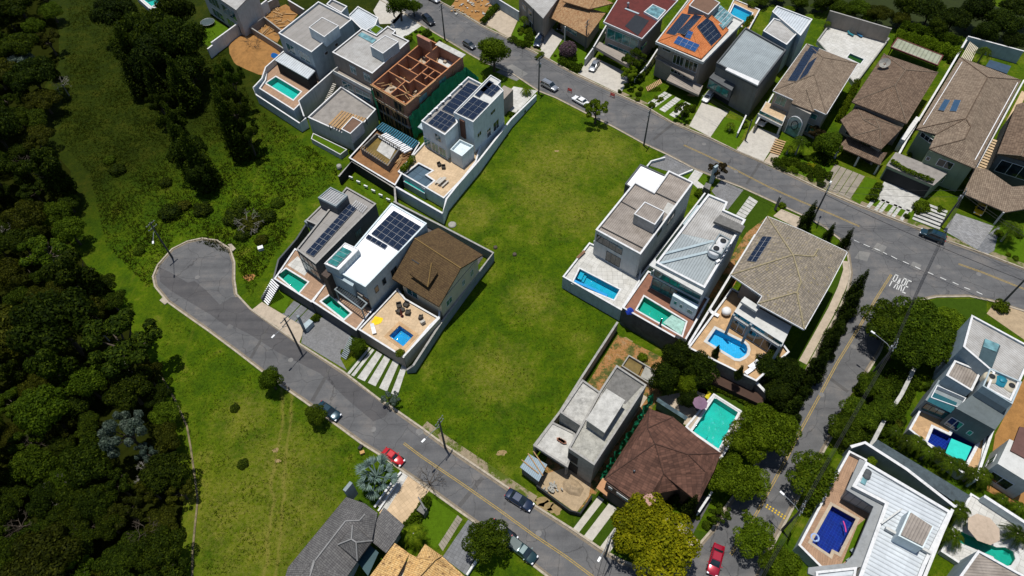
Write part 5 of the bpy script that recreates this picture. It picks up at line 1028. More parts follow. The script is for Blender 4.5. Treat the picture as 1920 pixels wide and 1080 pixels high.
pt_ = PL([(1430, 190), (1450, 172), (1478, 215), (1468, 236)], 3.4); MB().prism(PL([(1422, 214), (1436, 190), (1478, 208), (1466, 236)], 3.2), 2.6, 3.2).build('carport_roof', offwhite, t); MB().prism(off(ccw(PL([(1422, 214), (1436, 190), (1478, 208), (1466, 236)], 3.2)), .2), 3.2, 3.25).build('terrace_floor', tan, t); posts(t, [(1423, 213), (1465, 234)], 0, 2.6, .35, offwhite); rail([(1423, 213), (1466, 234)], 3.22, .9, 'green glass balustrade over the white car in the carport', frame, glassg)
wallrun([(1417, 232, 2.4), (1450, 176, 3.4)], 'cream side wall left of the cream arched house', cream)
sheet('driveway', [(1382, 281), (1414, 236), (1462, 254), (1431, 303)], slab, .04); sheet('path', [(1433, 303), (1446, 285), (1461, 291), (1449, 312)], pinkslab, .05); steps((1452, 289), (1464, 262), .1, 1.4, 2.2, 7, ochre)
platform([(1532, 76), (1557, 42), (1668, 72), (1604, 158)], .5, 'low party wall round the pale rear terrace', stone, offwhite, .5, holes=[[(1588, 108), (1594, 100), (1620, 111), (1613, 120)]], cm=capd)
pool([(1588, 108), (1594, 100), (1620, 111), (1613, 120)], .5, 'narrow blue pool on the pale rear terrace', tint_b, bas_b, depth=.6, cw=.2)
wallrun([(1556, 20, 4.4), (1672, 54, 4.2)], 'tall taupe rear wall behind the pale terrace with two loungers', taupe, th=.3, cm=capd)
# brown double house
t = house('house', 'brown roofed house with a satellite dish and a porch of smaller hipped roofs', 'house', [(1680, 170)], 7)
po = PL([(1606, 190), (1657, 108), (1750, 140), (1700, 224)], 6.9); MB().prism(po, 0, 6.7).build('wall', taupe, t)
roof(t, [(1597, 191, 6.8), (1657, 101, 6.8), (1759, 136, 6.8), (1700, 232, 6.8), (1678, 160, 8.9), (1698, 131, 8.9)], [(0, 1, 5, 4), (0, 4, 3), (4, 5, 2, 3), (1, 2, 5)], tiledk, ridge=tileg)
po = PL([(1582, 226), (1608, 206), (1680, 235), (1655, 272)], 5.4); MB().prism(po, 0, 5.0).build('front_wing', taupe, t); wins(t, po, 0, 3, [(.15, .3, 3, 4.6, 1), (.5, .8, 3, 4.6, 3)], frame, glassd)
roof(t, [(1576, 225, 5.2), (1607, 200, 5.6), (1692, 240, 5.6), (1652, 280, 5.2), (1596, 256, 5.2), (1618, 224, 6.3), (1650, 241, 6.6), (1642, 224, 6.6)], [(0, 1, 5), (0, 5, 6, 4), (4, 6, 3), (1, 2, 7, 5), (5, 7, 6), (6, 7, 2, 3)], tiledk, ridge=tileg)
roof(t, [(1572, 275, 2.9), (1590, 256, 3.6), (1652, 285, 3.6), (1650, 309, 2.9), (1664, 286, 3.0)], [(0, 1, 2, 3), (3, 2, 4)], tiledk, ridge=tileg); posts(t, [(1574, 277), (1650, 307), (1612, 292)], 0, 2.8, .3, offwhite); openings(t, po, 0, 3, [(.05, .95, .05, 2.4)], black)
stripes((1538, 350), (1594, 374), (1622, 331), (1566, 308), [(0, .18), (.2, .38), (.40, .58), (.6, .78), (.8, .99)], plain('brown paving', (.24, .21, .165), var=.3))
sheet('lawn', [(1596, 374), (1624, 331), (1645, 338), (1612, 383)], lawnm, .03); sheet('lawn', [(1440, 310), (1470, 282), (1565, 307), (1537, 350), (1489, 331)], lawnm, .02)
c = P(1659, 122, 7.9); t = thing('satellite_dish', 'large white mesh satellite dish standing on the brown roof', 'satellite dish', c - Vector((0, 0, .4))); mb = MB(); ax = (P(1659, 100, 12) - c).normalized(); x = ax.orthogonal().normalized(); y = ax.cross(x)
V = [c + ax * (.5 * (k / 4) ** 2 + .5) + (x * math.cos(i / 18 * 6.283) + y * math.sin(i / 18 * 6.283)) * 1.15 * k / 4 for k in range(1, 5) for i in range(18)]; mb.add(V, [(k * 18 + i, k * 18 + (i + 1) % 18, (k + 1) * 18 + (i + 1) % 18, (k + 1) * 18 + i) for k in range(3) for i in range(18)], True); mb.build('dish', conc, t); mb = MB(); mb.tube([c - Vector((0, 0, .4)), c + ax * .6], .06, 6)
for i in range(3): a = i * 2.09; mb.tube([c + ax * 1.0 + (x * math.cos(a) + y * math.sin(a)) * 1.05, c + ax * 1.8], .03, 4)
mb.build('feed_arm', gmetal, t)
t = thing('pergola', 'long narrow garden shelter with a greenish sheet roof and a maroon frame', 'garden shelter', P(1715, 98, 0)); q = PL([(1671, 88), (1683, 71), (1768, 104), (1758, 122)], 3.0); MB().prism(q, 2.8, 2.95).build('roof', ribbed('lichened sheet', (.34, .36, .27), .9, dirt=(.7, .7, .6)), t); MB().ring(off(ccw(q), -.12), .25, 2.7, 3.05).build('frame', plain('maroon timber', (.12, .03, .03)), t); posts(t, [(1673, 88), (1757, 120), (1683, 73), (1767, 104)], 0, 2.7, .2, woodd)
wallrun([(1600, 250, 2.0), (1625, 205, 2.2), (1660, 150, 2.2)], 'yellowed side wall left of the brown roofed house', cream); wallrun([(1673, 312, 1.6), (1700, 262, 2.2), (1768, 150, 2.2), (1815, 70, 2.4)], 'cream side wall between the brown roofed house and the green house', cream, th=.3)
# green house
t = house('house', 'sage green house with a long brown tile roof and two small blue collectors', 'house', [(1800, 220)], 7)
po = PL([(1728, 238), (1801, 112), (1908, 152), (1824, 308)], 6.9); MB().prism(po, 0, 6.7).build('wall', sage, t); pf = PL([(1743, 283), (1760, 250), (1840, 280), (1825, 312)], 6.7); MB().prism(pf, 0, 6.72).build('front_wing', sage, t)
roof(t, [(1718, 242, 7), (1800, 107, 7), (1915, 150, 7), (1828, 316, 7), (1742, 279, 7), (1755, 252, 7.2), (1811, 222, 9.4), (1820, 238, 9.0), (1809, 261, 9.0), (1852, 145, 9.6)], [(0, 1, 9, 6), (0, 6, 5), (5, 6, 7), (5, 7, 8, 4), (4, 8, 3), (8, 7, 6, 9, 2, 3), (1, 2, 9)], tileg, ridge=tiledk)
wins(t, pf, 0, 3, [(.28, .62, 4.3, 5.9, 2), (.02, .1, 4.6, 5.4, 1)], frame, glassd); wins(t, pf, 0, 3, [(.12, .62, .9, 2.6, 3)], frame, glassd); wins(t, po, 0, 3, [(.05, .3, 5.1, 6.1, 3)], frame, glassd)
panels(t, (1759, 207, 7.7), (1771, 187, 7.7), (1770, 209, 8.1), 1, 1, mat=plain('blue collector', (.03, .07, .13), rough=.3)); panels(t, (1780, 209, 8.3), (1789, 188, 8.2), (1793, 210, 8.7), 1, 1, mat=plain('blue collector', (.03, .07, .13), rough=.3))
mb = MB(); mb.bar(P(1731, 234, 7.3), P(1804, 116, 7.3), .12); mb.build('ridge_cable', plasticw, t); mb = MB(); mb.bar(P(1828, 300, 7.3), P(1908, 155, 7.3), .14); mb.build('gutter', plasticw, t)
gg = PL([(1663, 310), (1680, 286), (1776, 324), (1750, 347)], 3.6); MB().prism(gg, 0, 3.5).build('garage', sage, t); MB().prism(off(gg if area2(gg) > 0 else ccw(gg), -.1), 3.5, 3.62).build('garage_roof', plain('dusty patio', (.24, .22, .20), var=.3), t); openings(t, gg, 0, 3, [(.03, .97, .05, 2.9)])
sheet('driveway', [(1641, 372), (1658, 340), (1728, 366), (1708, 398)], concw, .05); sheet('lawn', [(1622, 390), (1642, 366), (1740, 408), (1722, 428)], lawnm, .02)
stripes((1624, 388), (1696, 416), (1710, 396), (1640, 368), [(0, .09), (.2, .29), (.32, .41), (.53, .62), (.65, .74), (.86, .95)], concw, z=.05, cross=4, gap=.06); steps((1735, 422), (1752, 385), .06, .8, 5.0, 6, concw, 'path')
wallrun([(1692, 262, 3.0), (1722, 220, 3.0)], 'white side gate wall left of the green house', white, th=.8)
slats(house('pergola', 'cream beamed pergola behind the green house near the rear pool', 'pergola', [(1815, 90)], 3), [(1800, 110), (1818, 78), (1834, 90), (1822, 115)], 2.6, 7, cream, 1, w_=.2); wallrun([(1815, 68, 3.2), (1920, 96, 3.2)], 'teal shaded rear wall behind the palm at the top right', pale, th=.3)
rim(house('annex', 'small dark blue roofed annex behind the green house', 'annex', [(1870, 125)], 3), [(1848, 124), (1856, 112), (1896, 124), (1888, 138)], 2.6, 2.6, 0, plain('blue grey roof', (.03, .06, .10)), 'block')
steps((1838, 318), (1868, 262), .1, 1.0, 2.4, 12, tan, 'path'); sheet('path', [(1836, 330), (1880, 240), (1916, 170), (1925, 175), (1890, 250), (1850, 335)], tan, .03); wallrun([(1826, 322, 1.8), (1920, 150, 2.0)], 'narrow white wall along the stepped side path on the right', offwhite, th=.2)
# right edge house with carport
t = house('house', 'dark brown roofed house cut by the right edge with a carport over a yellow car', 'house', [(1880, 290)], 6)
roof(t, [(1870, 288, 6.6), (1906, 196, 6.6), (1960, 180, 8), (1960, 310, 6.6), (1914, 292, 7.6)], [(0, 1, 2, 4), (0, 4, 3), (4, 2, 3)], tiledk, ridge=tileg); po = PL([(1874, 290), (1906, 200), (1990, 200), (1970, 320)], 6.3); MB().prism(po, 0, 6.3).build('wall', dgrey, t); wins(t, po, 0, 3, [(.1, .75, 2.6, 5.4, 3)], frame, glassd)
roof(t, [(1806, 363, 3.4), (1828, 313, 4.4), (1852, 318, 4.6), (1898, 350, 4.6), (1886, 398, 3.4), (1960, 345, 4.6), (1960, 385, 3.8)], [(0, 1, 2, 3, 4), (4, 3, 5, 6)], tileg); posts(t, [(1808, 364), (1882, 398)], 0, 3.3, .3, offwhite)
MB().prism(PL([(1820, 350), (1838, 322), (1900, 352), (1890, 385)], 3.0), 2.9, 3.0).build('ceiling', black, t); MB().bar(P(1826, 338, 1.5), P(1900, 372, 1.5), .2, 3).build('back_wall', dgrey, t)
sheet('driveway', [(1769, 432), (1793, 400), (1864, 424), (1832, 468)], herring, .04); sheet('path', [(1832, 468), (1850, 442), (1876, 420), (1864, 470), (1850, 478)], slate, .045); sheet('lawn', [(1853, 478), (1872, 425), (1925, 430), (1925, 500)], lawnm, .02)
# ================================================================== middle block
p_ = [(1054, 520), (1117, 441), (1206, 480), (1196, 532), (1166, 583)]
platform([(1055, 519), (1105, 455), (1203, 500), (1199, 528), (1165, 582)], 2.8, 'pale retaining wall of the terrace by the flat brown ribbed roof', stone, pale, .35, holes=[[(1087, 504), (1162, 543), (1151, 562), (1074, 531)]])
pool([(1087, 504), (1162, 543), (1151, 562), (1074, 531)], 2.8, 'long blue pool at the edge of the pale terrace beside the empty lot', tint_b, bas_c, cw=.25)
po_ = PL([(1078, 524), (1140, 552), (1138, 556), (1076, 528)], 2.9); MB().prism(po_, 2.0, 2.86).build('pool_wall', plain('bright blue tiles', (.02, .25, .55), var=.1))
bpy.data.objects['pool_wall']['label'] = 'bright blue tiled dividing wall lying along the long pool by the empty lot'; bpy.data.objects['pool_wall']['category'] = 'pool wall'
p7 = [(1117, 431), (1190, 341), (1226, 360), (1254, 320), (1300, 342), (1201, 477)]
t = house('house', 'beige modern house with a brown ribbed flat roof beside the empty lot', 'house', p7, 9.2)
po = flat(t, p7, 9.2, 0, offwhite, fibre, ph=.35, pt=.25); MB().bar(P(1128, 426, 8.9), P(1206, 466, 8.9), .25, .12).build('roof_gutter', black, t); mb = MB(); mb.bar(P(1163, 377, 8.9), P(1192, 393, 8.9), .2, .1); mb.bar(P(1226, 360, 8.9), P(1268, 380, 8.9), .25, .14); mb.build('roof_seam', dmetal, t); MB().prism(PL([(1243, 395), (1252, 379), (1266, 386), (1255, 405)], 8.93), 8.86, 8.93).build('white_sheet', concw, t)
bx = boxon(t, [(1189, 401), (1209, 378), (1246, 396), (1228, 421)], 11.2, 8.8, concw, fibre); 
wins(t, po, 0, 5, [(.04, .62, 6.6, 8.3, 4), (.30, .62, 3.2, 5.6, 3)], framed, glassd); rim(t, [(1113, 452), (1119, 443), (1196, 482), (1192, 495)], 6.0, .8, 0, offwhite, 'balcony'); wins(t, po, 5, 4, [(.32, .40, 7.4, 8.4, 1), (.52, .66, 6.6, 8.2)], framed, glassd)
t = house('garage', 'garage block with a bright white flat roof behind the brown ribbed roof', 'garage', [(1208, 338)], 4.5); flat(t, [(1172, 345), (1201, 308), (1250, 330), (1226, 366), (1215, 372)], 4.6, 0, dgrey, membrane, ph=.15, capm=dgrey)
sheet('driveway', [(1213, 309), (1249, 290), (1302, 317), (1274, 328)], cobble, .04); wallrun([(1213, 312, .6), (1221, 302, .6), (1247, 295, .6)], 'low white kerb wall at the front of the garage block', white); wallrun([(1272, 329, .5), (1299, 318, .5)], 'low white edge right of the sett paving', white)
sheet('path', [(1290, 336), (1304, 316), (1318, 325), (1303, 346)], stone, .05); sheet('lawn', [(1276, 330), (1300, 318), (1335, 335), (1310, 360)], lawnm, .025); sheet('path', [(1290, 336), (1300, 333), (1322, 350), (1318, 362)], stone, .045)
t = thing('entrance_pillar', 'tall pale pillar standing before the street tree', 'pillar', P(1334, 345, 0)); MB().prism(PL([(1338, 312), (1345, 308), (1347, 311), (1341, 315)], 4.6), 0, 4.6).build('shaft', pale, t); MB().prism(PL([(1319, 350), (1324, 342), (1334, 346), (1330, 356)], 2.4), 0, 2.4).build('base_block', concd, t)
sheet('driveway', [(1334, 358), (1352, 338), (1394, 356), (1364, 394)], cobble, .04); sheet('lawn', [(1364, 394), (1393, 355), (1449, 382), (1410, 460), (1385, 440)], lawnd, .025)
stripes((1376, 408), (1392, 416), (1421, 378), (1405, 368), [(0, 1)], concw, z=.05, cross=7, gap=.12)
# white house with tank box
platform([(1167, 577), (1215, 508), (1330, 560), (1283, 643)], 4.4, 'dark tall retaining wall below the terrace with the green pool and white tiled end', plain('reddish deck', (.23, .105, .065), var=.3), plain('dark stained wall', (.075, .085, .085), var=.5), .3, holes=[[(1194, 581), (1208, 556), (1286, 603), (1278, 629)]])
pool([(1194, 581), (1208, 556), (1286, 603), (1278, 629)], 4.4, 'green pool with a pale tiled shelf on the reddish deck', tint_t, bas_g, cw=.25); sheet('pool_shelf', [(1243, 605), (1260, 590), (1285, 604), (1277, 628)], plain('pale mosaic', (.30, .48, .42), var=.35, scale=2), 4.34, 4.34)
p8 = [(1230, 493), (1276, 433), (1330, 366), (1364, 379), (1357, 393), (1396, 412), (1398, 430), (1321, 540)]
p8 = [(1230, 493), (1328, 364), (1364, 379), (1358, 394), (1398, 412), (1321, 540)]
t = house('house', 'white modern house with a diagonally ribbed metal roof and two round tanks', 'house', p8, 11)
po = flat(t, p8, 11, 0, pale, fibrel, ph=.3, pt=.3)
for a, b in (((1246, 476), (1338, 452)), ((1237, 494), (1338, 470))): MB().bar(P(*a, 10.9), P(*b, 10.9), .45, .22).build('roof_rib', pale, t)
roof(t, [(1234, 493, 10.75), (1278, 438, 10.75), (1340, 452, 11.0), (1352, 477, 10.8), (1318, 535, 10.75)], [(0, 1, 2, 3, 4)], zinc, th=.05, ridge=False, name='metal_roof')
q = [(1330, 467), (1349, 437), (1371, 449), (1353, 477)]; qq = PL(q, 12.6); MB().prism(qq, 10.7, 11.2).build('tank_box_floor', grey, t); MB().ring(qq, .2, 11.2, 12.6).build('tank_box', grey, t)
for c_ in ((1356, 452), (1343, 466)):
    c = P(c_[0], c_[1], 12.5); mb = MB(); mb.lathe((c.x, c.y, 11.2), [(1.15, 0), (1.2, .8), (1.15, 1.1), (.45, 1.25), (.42, 1.35), (.02, 1.4)], 20); w_ = mb.build('water_tank', plasticw, t); MB().lathe((c.x, c.y, 12.6), [(.5, -.02), (.48, .06), (.02, .08)], 14).build('lid', black, w_)
rim(t, [(1338, 415), (1350, 402), (1397, 424), (1390, 436)], 12.0, .5, 0, concd, 'canopy'); rim(t, [(1217, 497), (1229, 483), (1232, 497), (1322, 540), (1316, 553)], 10.4, .35, 0, offwhite, 'balcony_roof')
for q_ in ((1345, 493), (1352, 484), (1358, 474), (1366, 461)): ac(t, q_[0], q_[1], 10.9)
wins(t, po, 0, 5, [(.02, .98, 7.9, 10.0, 6), (.02, .98, 4.6, 7.2, 5)], framed, glassg)
MB().prism(PL([(1261, 554), (1264, 548), (1311, 572), (1306, 580)], 7.4), 4.41, 7.4).build('lower_box', white, t); wins(t, PL([(1261, 554), (1264, 548), (1311, 572), (1306, 580)], 7.4), 0, 3, [(.12, .24, 5.7, 6.5, 1), (.36, .48, 5.7, 6.5, 1), (.68, .9, 5.5, 6.4, 1)], frame, glass)
rim(t, [(1219, 514), (1231, 498), (1322, 545), (1310, 563)], 7.5, .3, 0, offwhite, 'balcony_slab'); rail([(1220, 514), (1310, 562)], 7.5, 1.0, 'green glass balustrade above the green pool', frame, glassg)
MB().prism(PL([(1280, 420), (1308, 384), (1319, 389), (1291, 426)], 4.6), 0, 4.6).build('side_wing', pale, t)
# lichened hip roof house
platform([(1290, 652), (1372, 540), (1400, 555), (1480, 660), (1418, 715)], 4.2, 'dark retaining wall below the tan terrace with the rounded blue pool', ochre, concd, .4, holes=[[(1326, 639), (1342, 617), (1397, 644), (1401, 655), (1396, 667), (1384, 672), (1372, 669)]])
rp_ = []
for x, y in [(1326, 640), (1342, 617), (1395, 643), (1400, 648), (1402, 655), (1400, 663), (1394, 669), (1386, 673), (1378, 672)]: rp_.append((x, y))
pool(rp_, 4.2, 'bright blue pool with a rounded end on the ochre terrace', tint_b, bas_s, cop=offwhite, cw=.45)
t = house('house', 'large house with a lichened tan hip roof at the street corner', 'house', [(1480, 520)], 9)
po = PL([(1384, 520), (1440, 420), (1578, 475), (1500, 600)], 9.6); MB().prism(off(ccw(PL([(1384, 518), (1440, 416), (1578, 478), (1502, 604)], 9.8)), 1.0), 0, 9.5).build('wall', taupe, t)
roof(t, [(1371, 515, 9.9), (1439, 406, 9.9), (1502, 431, 9.9), (1588, 472, 9.9), (1556, 533, 9.9), (1508, 617, 9.9), (1421, 569, 9.9), (1430, 555, 10.1), (1487, 478, 12.4), (1525, 481, 11.6), (1534, 467, 11.6), (1502, 529, 11.8), (1494, 548, 11.4)],
     [(0, 1, 8), (0, 8, 11, 7), (7, 11, 12), (7, 12, 6), (6, 12, 5), (12, 11, 4, 5), (11, 8, 9, 10, 3, 4), (1, 2, 9, 8), (2, 10, 9), (2, 3, 10)], tilelich, ridge=plain('lichened ridge', (.30, .25, .15), var=.5, scale=3), th=.25, fascia=cap, rr=.14)
panels(t, (1400, 490), (1430, 444), (1418, 492), 5, 2, pl=[(1371, 515, 9.9), (1439, 406, 9.9), (1487, 478, 12.4)])
wq = off(ccw(PL([(1384, 518), (1440, 416), (1578, 478), (1502, 604)], 9.8)), 1.0)
fw = PL([(1374, 590), (1392, 560), (1484, 612), (1466, 650)], 7.4); MB().prism(fw, 4.0, 6.9).build('lower_front', taupe, t); rim(t, [(1372, 592), (1392, 560), (1484, 612), (1465, 652)], 7.2, .3, 0, offwhite, 'balcony_slab'); wins(t, fw, 0, 3, [(.03, .3, 4.3, 6.7, 2), (.38, .97, 4.3, 6.7, 4)], frame, glassd); rail([(1374, 591), (1464, 649)], 7.2, 1.0, 'blue glass balustrade of the balcony over the rounded pool', frame, glass); posts(t, [(1376, 590), (1408, 608), (1464, 648)], 4.2, 9.6, .35, grey); MB().prism(PL([(1389, 565), (1396, 556), (1425, 575), (1418, 584)], 8.9), 8.5, 8.9).build('porch_roof', offwhite, t)
for i in (0, 1, 2, 3):
    a, b = wq[i], wq[(i + 1) % 4]; m_ = (a + b) / 2
    if m_.y < cen(wq).y and m_.x < cen(wq).x + 4: wins(t, wq, i, (i + 1) % 4, [(.05, .35, 7.6, 9.2, 2), (.42, .62, 7.4, 9.2, 2), (.68, .95, 7.4, 9.2, 3)], frame, glass)
wallrun([(1290, 647, 4.6), (1372, 512, 4.6), (1416, 440, 4.0)], 'party wall left of the lichened roof house', offwhite, th=.25); wallrun([(1200, 520, 3.2), (1322, 362, 2.6)], 'narrow wall between the brown ribbed roof house and the white house', pale, th=.2)
sheet('side_yard', [(1322, 560), (1400, 436), (1440, 405), (1440, 430), (1385, 520), (1345, 590)], yard, .03)
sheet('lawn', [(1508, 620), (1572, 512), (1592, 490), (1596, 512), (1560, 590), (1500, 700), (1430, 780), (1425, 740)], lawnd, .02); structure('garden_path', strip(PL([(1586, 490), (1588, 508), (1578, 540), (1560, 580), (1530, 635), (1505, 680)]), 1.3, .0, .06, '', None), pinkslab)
sheet('driveway', [(1450, 405), (1465, 392), (1503, 408), (1496, 428)], pinkslab, .04)
# tiered dark wall under it
wallrun([(1290, 655, 3.2), (1415, 714, 3.2), (1440, 740, 3.0)], 'upper dark tier of the slatted retaining wall', concd, th=.4); wallrun([(1300, 690, 1.6), (1432, 752, 1.6)], 'lower dark tier of the slatted retaining wall', plain('dark boards', (.04, .03, .028), var=.3), th=1.6, cm=woodd); sheet('lawn', [(1296, 712), (1425, 770), (1420, 785), (1290, 725)], lawnd, .03)
# ================================================================== concrete house under construction
sheet('building_plot', [(1158, 628), (1252, 675), (1240, 740), (1115, 930), (1080, 962), (1008, 905), (1040, 820)], yard, .015); sheet('work_yard', [(1000, 895), (1064, 876), (1112, 885), (1104, 930), (1080, 962), (1008, 910)], sand, .02)
wallrun([(1158, 604, 2.6), (1092, 705, 2.6), (1050, 772, 2.6), (1001, 836, 2.6)], 'grey block boundary wall on the left of the unfinished concrete house', conc, th=.25, cm=capd)
wallrun([(1006, 910, 1.2), (1068, 957, 1.2), (1088, 962, 1.2), (1110, 930, 1.4)], 'low black netted fence along the front of the building plot', black, th=.12, cm=black)
t = house('building_shell', 'unfinished bare concrete house with flat stained roofs and a long roof box', 'construction', [(1120, 790)], 6.5)
flat(t, [(1050, 773), (1092, 712), (1129, 738), (1125, 752), (1093, 801)], 6.6, 0, conc, plain('mouldy slab', (.40, .39, .36), var=.65, scale=1.1, fine=.35), ph=.3, capm=capd); flat(t, [(1066, 840), (1126, 731), (1156, 685), (1212, 722), (1114, 872)], 6.9, 0, conc, plain('stained slab', (.34, .33, .29), var=.6, scale=1.6, fine=.35), ph=.35, capm=capd)
MB().prism(PL([(1129, 737), (1157, 692), (1205, 722), (1172, 758)], 6.56), 6.5, 6.58).build('stained_roof', concd, t)
q = PL([(1101, 786), (1138, 730), (1170, 750), (1133, 808)], 8.9); MB().prism(q, 6.4, 8.5).build('roof_box', conc, t); MB().prism(off(ccw(q), -.15), 8.5, 8.75).build('roof_box_slab', concw, t)
flat(t, [(1002, 836), (1035, 791), (1078, 812), (1080, 830), (1064, 876)], 3.7, 3.1, conc, concw, ph=.12, capm=capd); MB().prism(off(ccw(PL([(1002, 836), (1035, 791), (1078, 812), (1064, 876)], 3.1)), .8), 0, 3.1).build('lower_walls', concd, t); posts(t, [(1003, 837), (1063, 874)], 0, 3.1, .3, conc)
po = PL([(1066, 840), (1126, 731), (1212, 722), (1114, 872)], 6.9); openings(t, po, 0, 3, [(.03, .4, 3.4, 5.6), (.03, .45, .1, 2.8)], black, 'opening')
MB().ring(PL([(1165, 686), (1179, 665), (1234, 697), (1222, 722)], 1.2), .2, 0, 1.2).build('pool_shell', conc, t); MB().prism(off(ccw(PL([(1166, 686), (1179, 666), (1209, 683), (1198, 707)], .8)), .25), .1, .7).build('muddy_water', plain('muddy water', (.16, .11, .03)), t); MB().prism(off(ccw(PL([(1209, 683), (1234, 697), (1224, 720), (1198, 707)], 1.0)), .2), .1, 1.0).build('pool_slab', conc, t)
net([(1222, 733), (1190, 790), (1150, 850), (1124, 896)], 'bright green safety net between the concrete shell and the brown shingle roof', [2.6, 2.6, 2.6, 2.6], .1, 60); sheet('walkway', [(1206, 740), (1214, 745), (1110, 900), (1100, 893)], pinkslab, .04)
t = thing('shed', 'lean-to site shed with a blue grey corrugated roof', 'shed', P(1000, 885, 0)); q = PL([(975, 876), (992, 851), (1026, 871), (1010, 903)], 2.5); MB().prism(off(ccw(q), .2), 0, 2.35).build('wall', concd, t); MB().prism(q, 2.4, 2.5).build('roof', ribbed('corrugated steel', (.22, .29, .34), .3, metal=.3), t)
for a, b in (((978, 862), (1010, 888)), ((990, 850), (1018, 892)), ((1000, 846), (1022, 878))): MB().bar(P(*a, 2.65), P(*b, 2.65), .14, .1).build('loose_batten', planks, t)
mound([(1054, 905), (1066, 892), (1084, 902), (1096, 916), (1088, 932), (1068, 928), (1056, 918)], 1.1, 'pile of pale building sand in front of the concrete house', sand, 'sand_pile', 'sand pile', 2)
for i in range(34):
    q = P(1034 + random.gauss(0, 6), 912 + random.gauss(0, 7), random.uniform(.15, .6)); mb = MB(); mb.box(q, (.4, .2, .2), random.random() * 3); tag(mb.build('concrete_block', conc), 'grey concrete block in the heap beside the pale sand pile', 'block', 'concrete blocks heaped by the sand')
t = thing('brick_stack', 'small stack of red bricks left on the lower concrete roof', 'bricks', P(1053, 827, 3.7)); mb = MB()
for i in range(9): mb.box(P(1047 + i * 1.5, 823 + i * .9, 3.85), (.5, .35, .3), random.random())
mb.build('bricks', brick, t)
# brown shingle roof house with teal pool
platform([(1285, 800), (1338, 738), (1402, 778), (1352, 862)], 1.4, 'low pale wall round the teal rectangular pool terrace', sand if False else pinkslab, offwhite, .1, holes=[[(1292, 822), (1340, 745), (1384, 773), (1344, 846)]])
pool([(1298, 808), (1340, 745), (1384, 773), (1347, 842)], 1.4, 'teal rectangular pool behind the brown shingle roof', tint_t, bas_t, cw=.35)
sheet('terrace', [(1230, 745), (1318, 728), (1338, 738), (1300, 800), (1262, 790)], pinkslab, .03)
t = house('house', 'house with a broad chocolate brown shingle roof of many hips', 'house', [(1240, 860)], 6)
MB().prism(off(ccw(PL([(1140, 894), (1217, 775), (1345, 852), (1300, 930), (1275, 915), (1228, 924), (1205, 945)], 5.6)), .5), 0, 5.4).build('wall', plain('brown render', (.10, .065, .05)), t)
roof(t, [(1133, 898, 5.6), (1217, 766, 5.6), (1262, 782, 5.8), (1307, 819, 5.8), (1352, 850, 5.6), (1338, 885, 5.6), (1310, 941, 5.6), (1274, 917, 5.7), (1230, 926, 5.7), (1206, 951, 5.6), (1228, 832, 9.4), (1214, 803, 8.8), (1290, 852, 8.4), (1322, 884, 6.9), (1244, 888, 7.6)],
     [(0, 1, 11, 10), (0, 10, 14, 9), (9, 14, 8), (1, 2, 11), (2, 3, 12, 10, 11), (3, 4, 12), (4, 5, 13, 12), (5, 6, 13), (10, 12, 13, 14), (14, 13, 6, 7), (14, 7, 8)], shingle, ridge=plain('dark ridge shingle', (.065, .032, .022), var=.4, scale=3), rr=.08)
fo = PL([(1136, 905), (1150, 888), (1216, 930), (1200, 950)], 5.2); wins(t, off(ccw(fo), .3), 0, 3, [], frame, glass); MB().prism(fo, 0, 5.2).build('front_wall', plain('brown render', (.10, .065, .05)), t); wins(t, fo, 0, 3, [(.1, .2, 4.2, 4.8, 1), (.34, .68, 4.2, 4.8, 4), (.78, .9, 4.2, 4.8, 1)], frame, glassg); openings(t, fo, 0, 3, [(.15, .8, .2, 3.2)]); rim(t, [(1118, 915), (1130, 896), (1142, 902), (1138, 930)], 2.8, .2, 0, plain('clay terrace', (.42, .22, .11)), 'porch_slab')
c = P(1218, 936, 6.3); MB().box((c.x, c.y, 5.9), (1.4, 1.4, 1.0), .6).build('chimney', plain('pinkish chimney cap', (.38, .22, .18)), t)
for q in ((1209, 851), (1202, 879), (1287, 860), (1189, 884), (1232, 889)): c = P(q[0], q[1], 7.2); MB().lathe((c.x, c.y, 6.6), [(.12, 0), (.12, .8), (.2, .8), (.02, .95)], 8).build('roof_vent', gmetal, t)
t = thing('outbuilding', 'narrow glass roofed lean-to beside the dark trees behind the shingle roof', 'lean-to', P(1265, 765, 0)); MB().prism(PL([(1230, 752), (1234, 746), (1290, 782), (1286, 788)], 2.6), 2.4, 2.6).build('roof', glassy('grey glazing', (.08, .12, .13)), t); MB().prism(off(ccw(PL([(1230, 752), (1234, 746), (1290, 782), (1286, 788)], 2.4)), .2), 0, 2.4).build('wall', grey, t)
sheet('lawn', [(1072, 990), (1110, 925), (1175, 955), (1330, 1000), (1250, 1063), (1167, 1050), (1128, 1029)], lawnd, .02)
stripes((1074, 992), (1142, 1040), (1190, 975), (1122, 930), [(0, .16), (.30, .52), (.74, .98)], slab, z=.05); sheet('path', [(1236, 968), (1258, 962), (1310, 1013), (1295, 1027), (1280, 1005)], pinkslab, .05); sheet('path', [(1280, 985), (1310, 925), (1335, 935), (1300, 1000)], asphaltd, .04); wallrun([(1310, 960, 1.8), (1335, 922, 1.8)], 'white narrow fence panel right of the shingle roof house', white, th=.2)
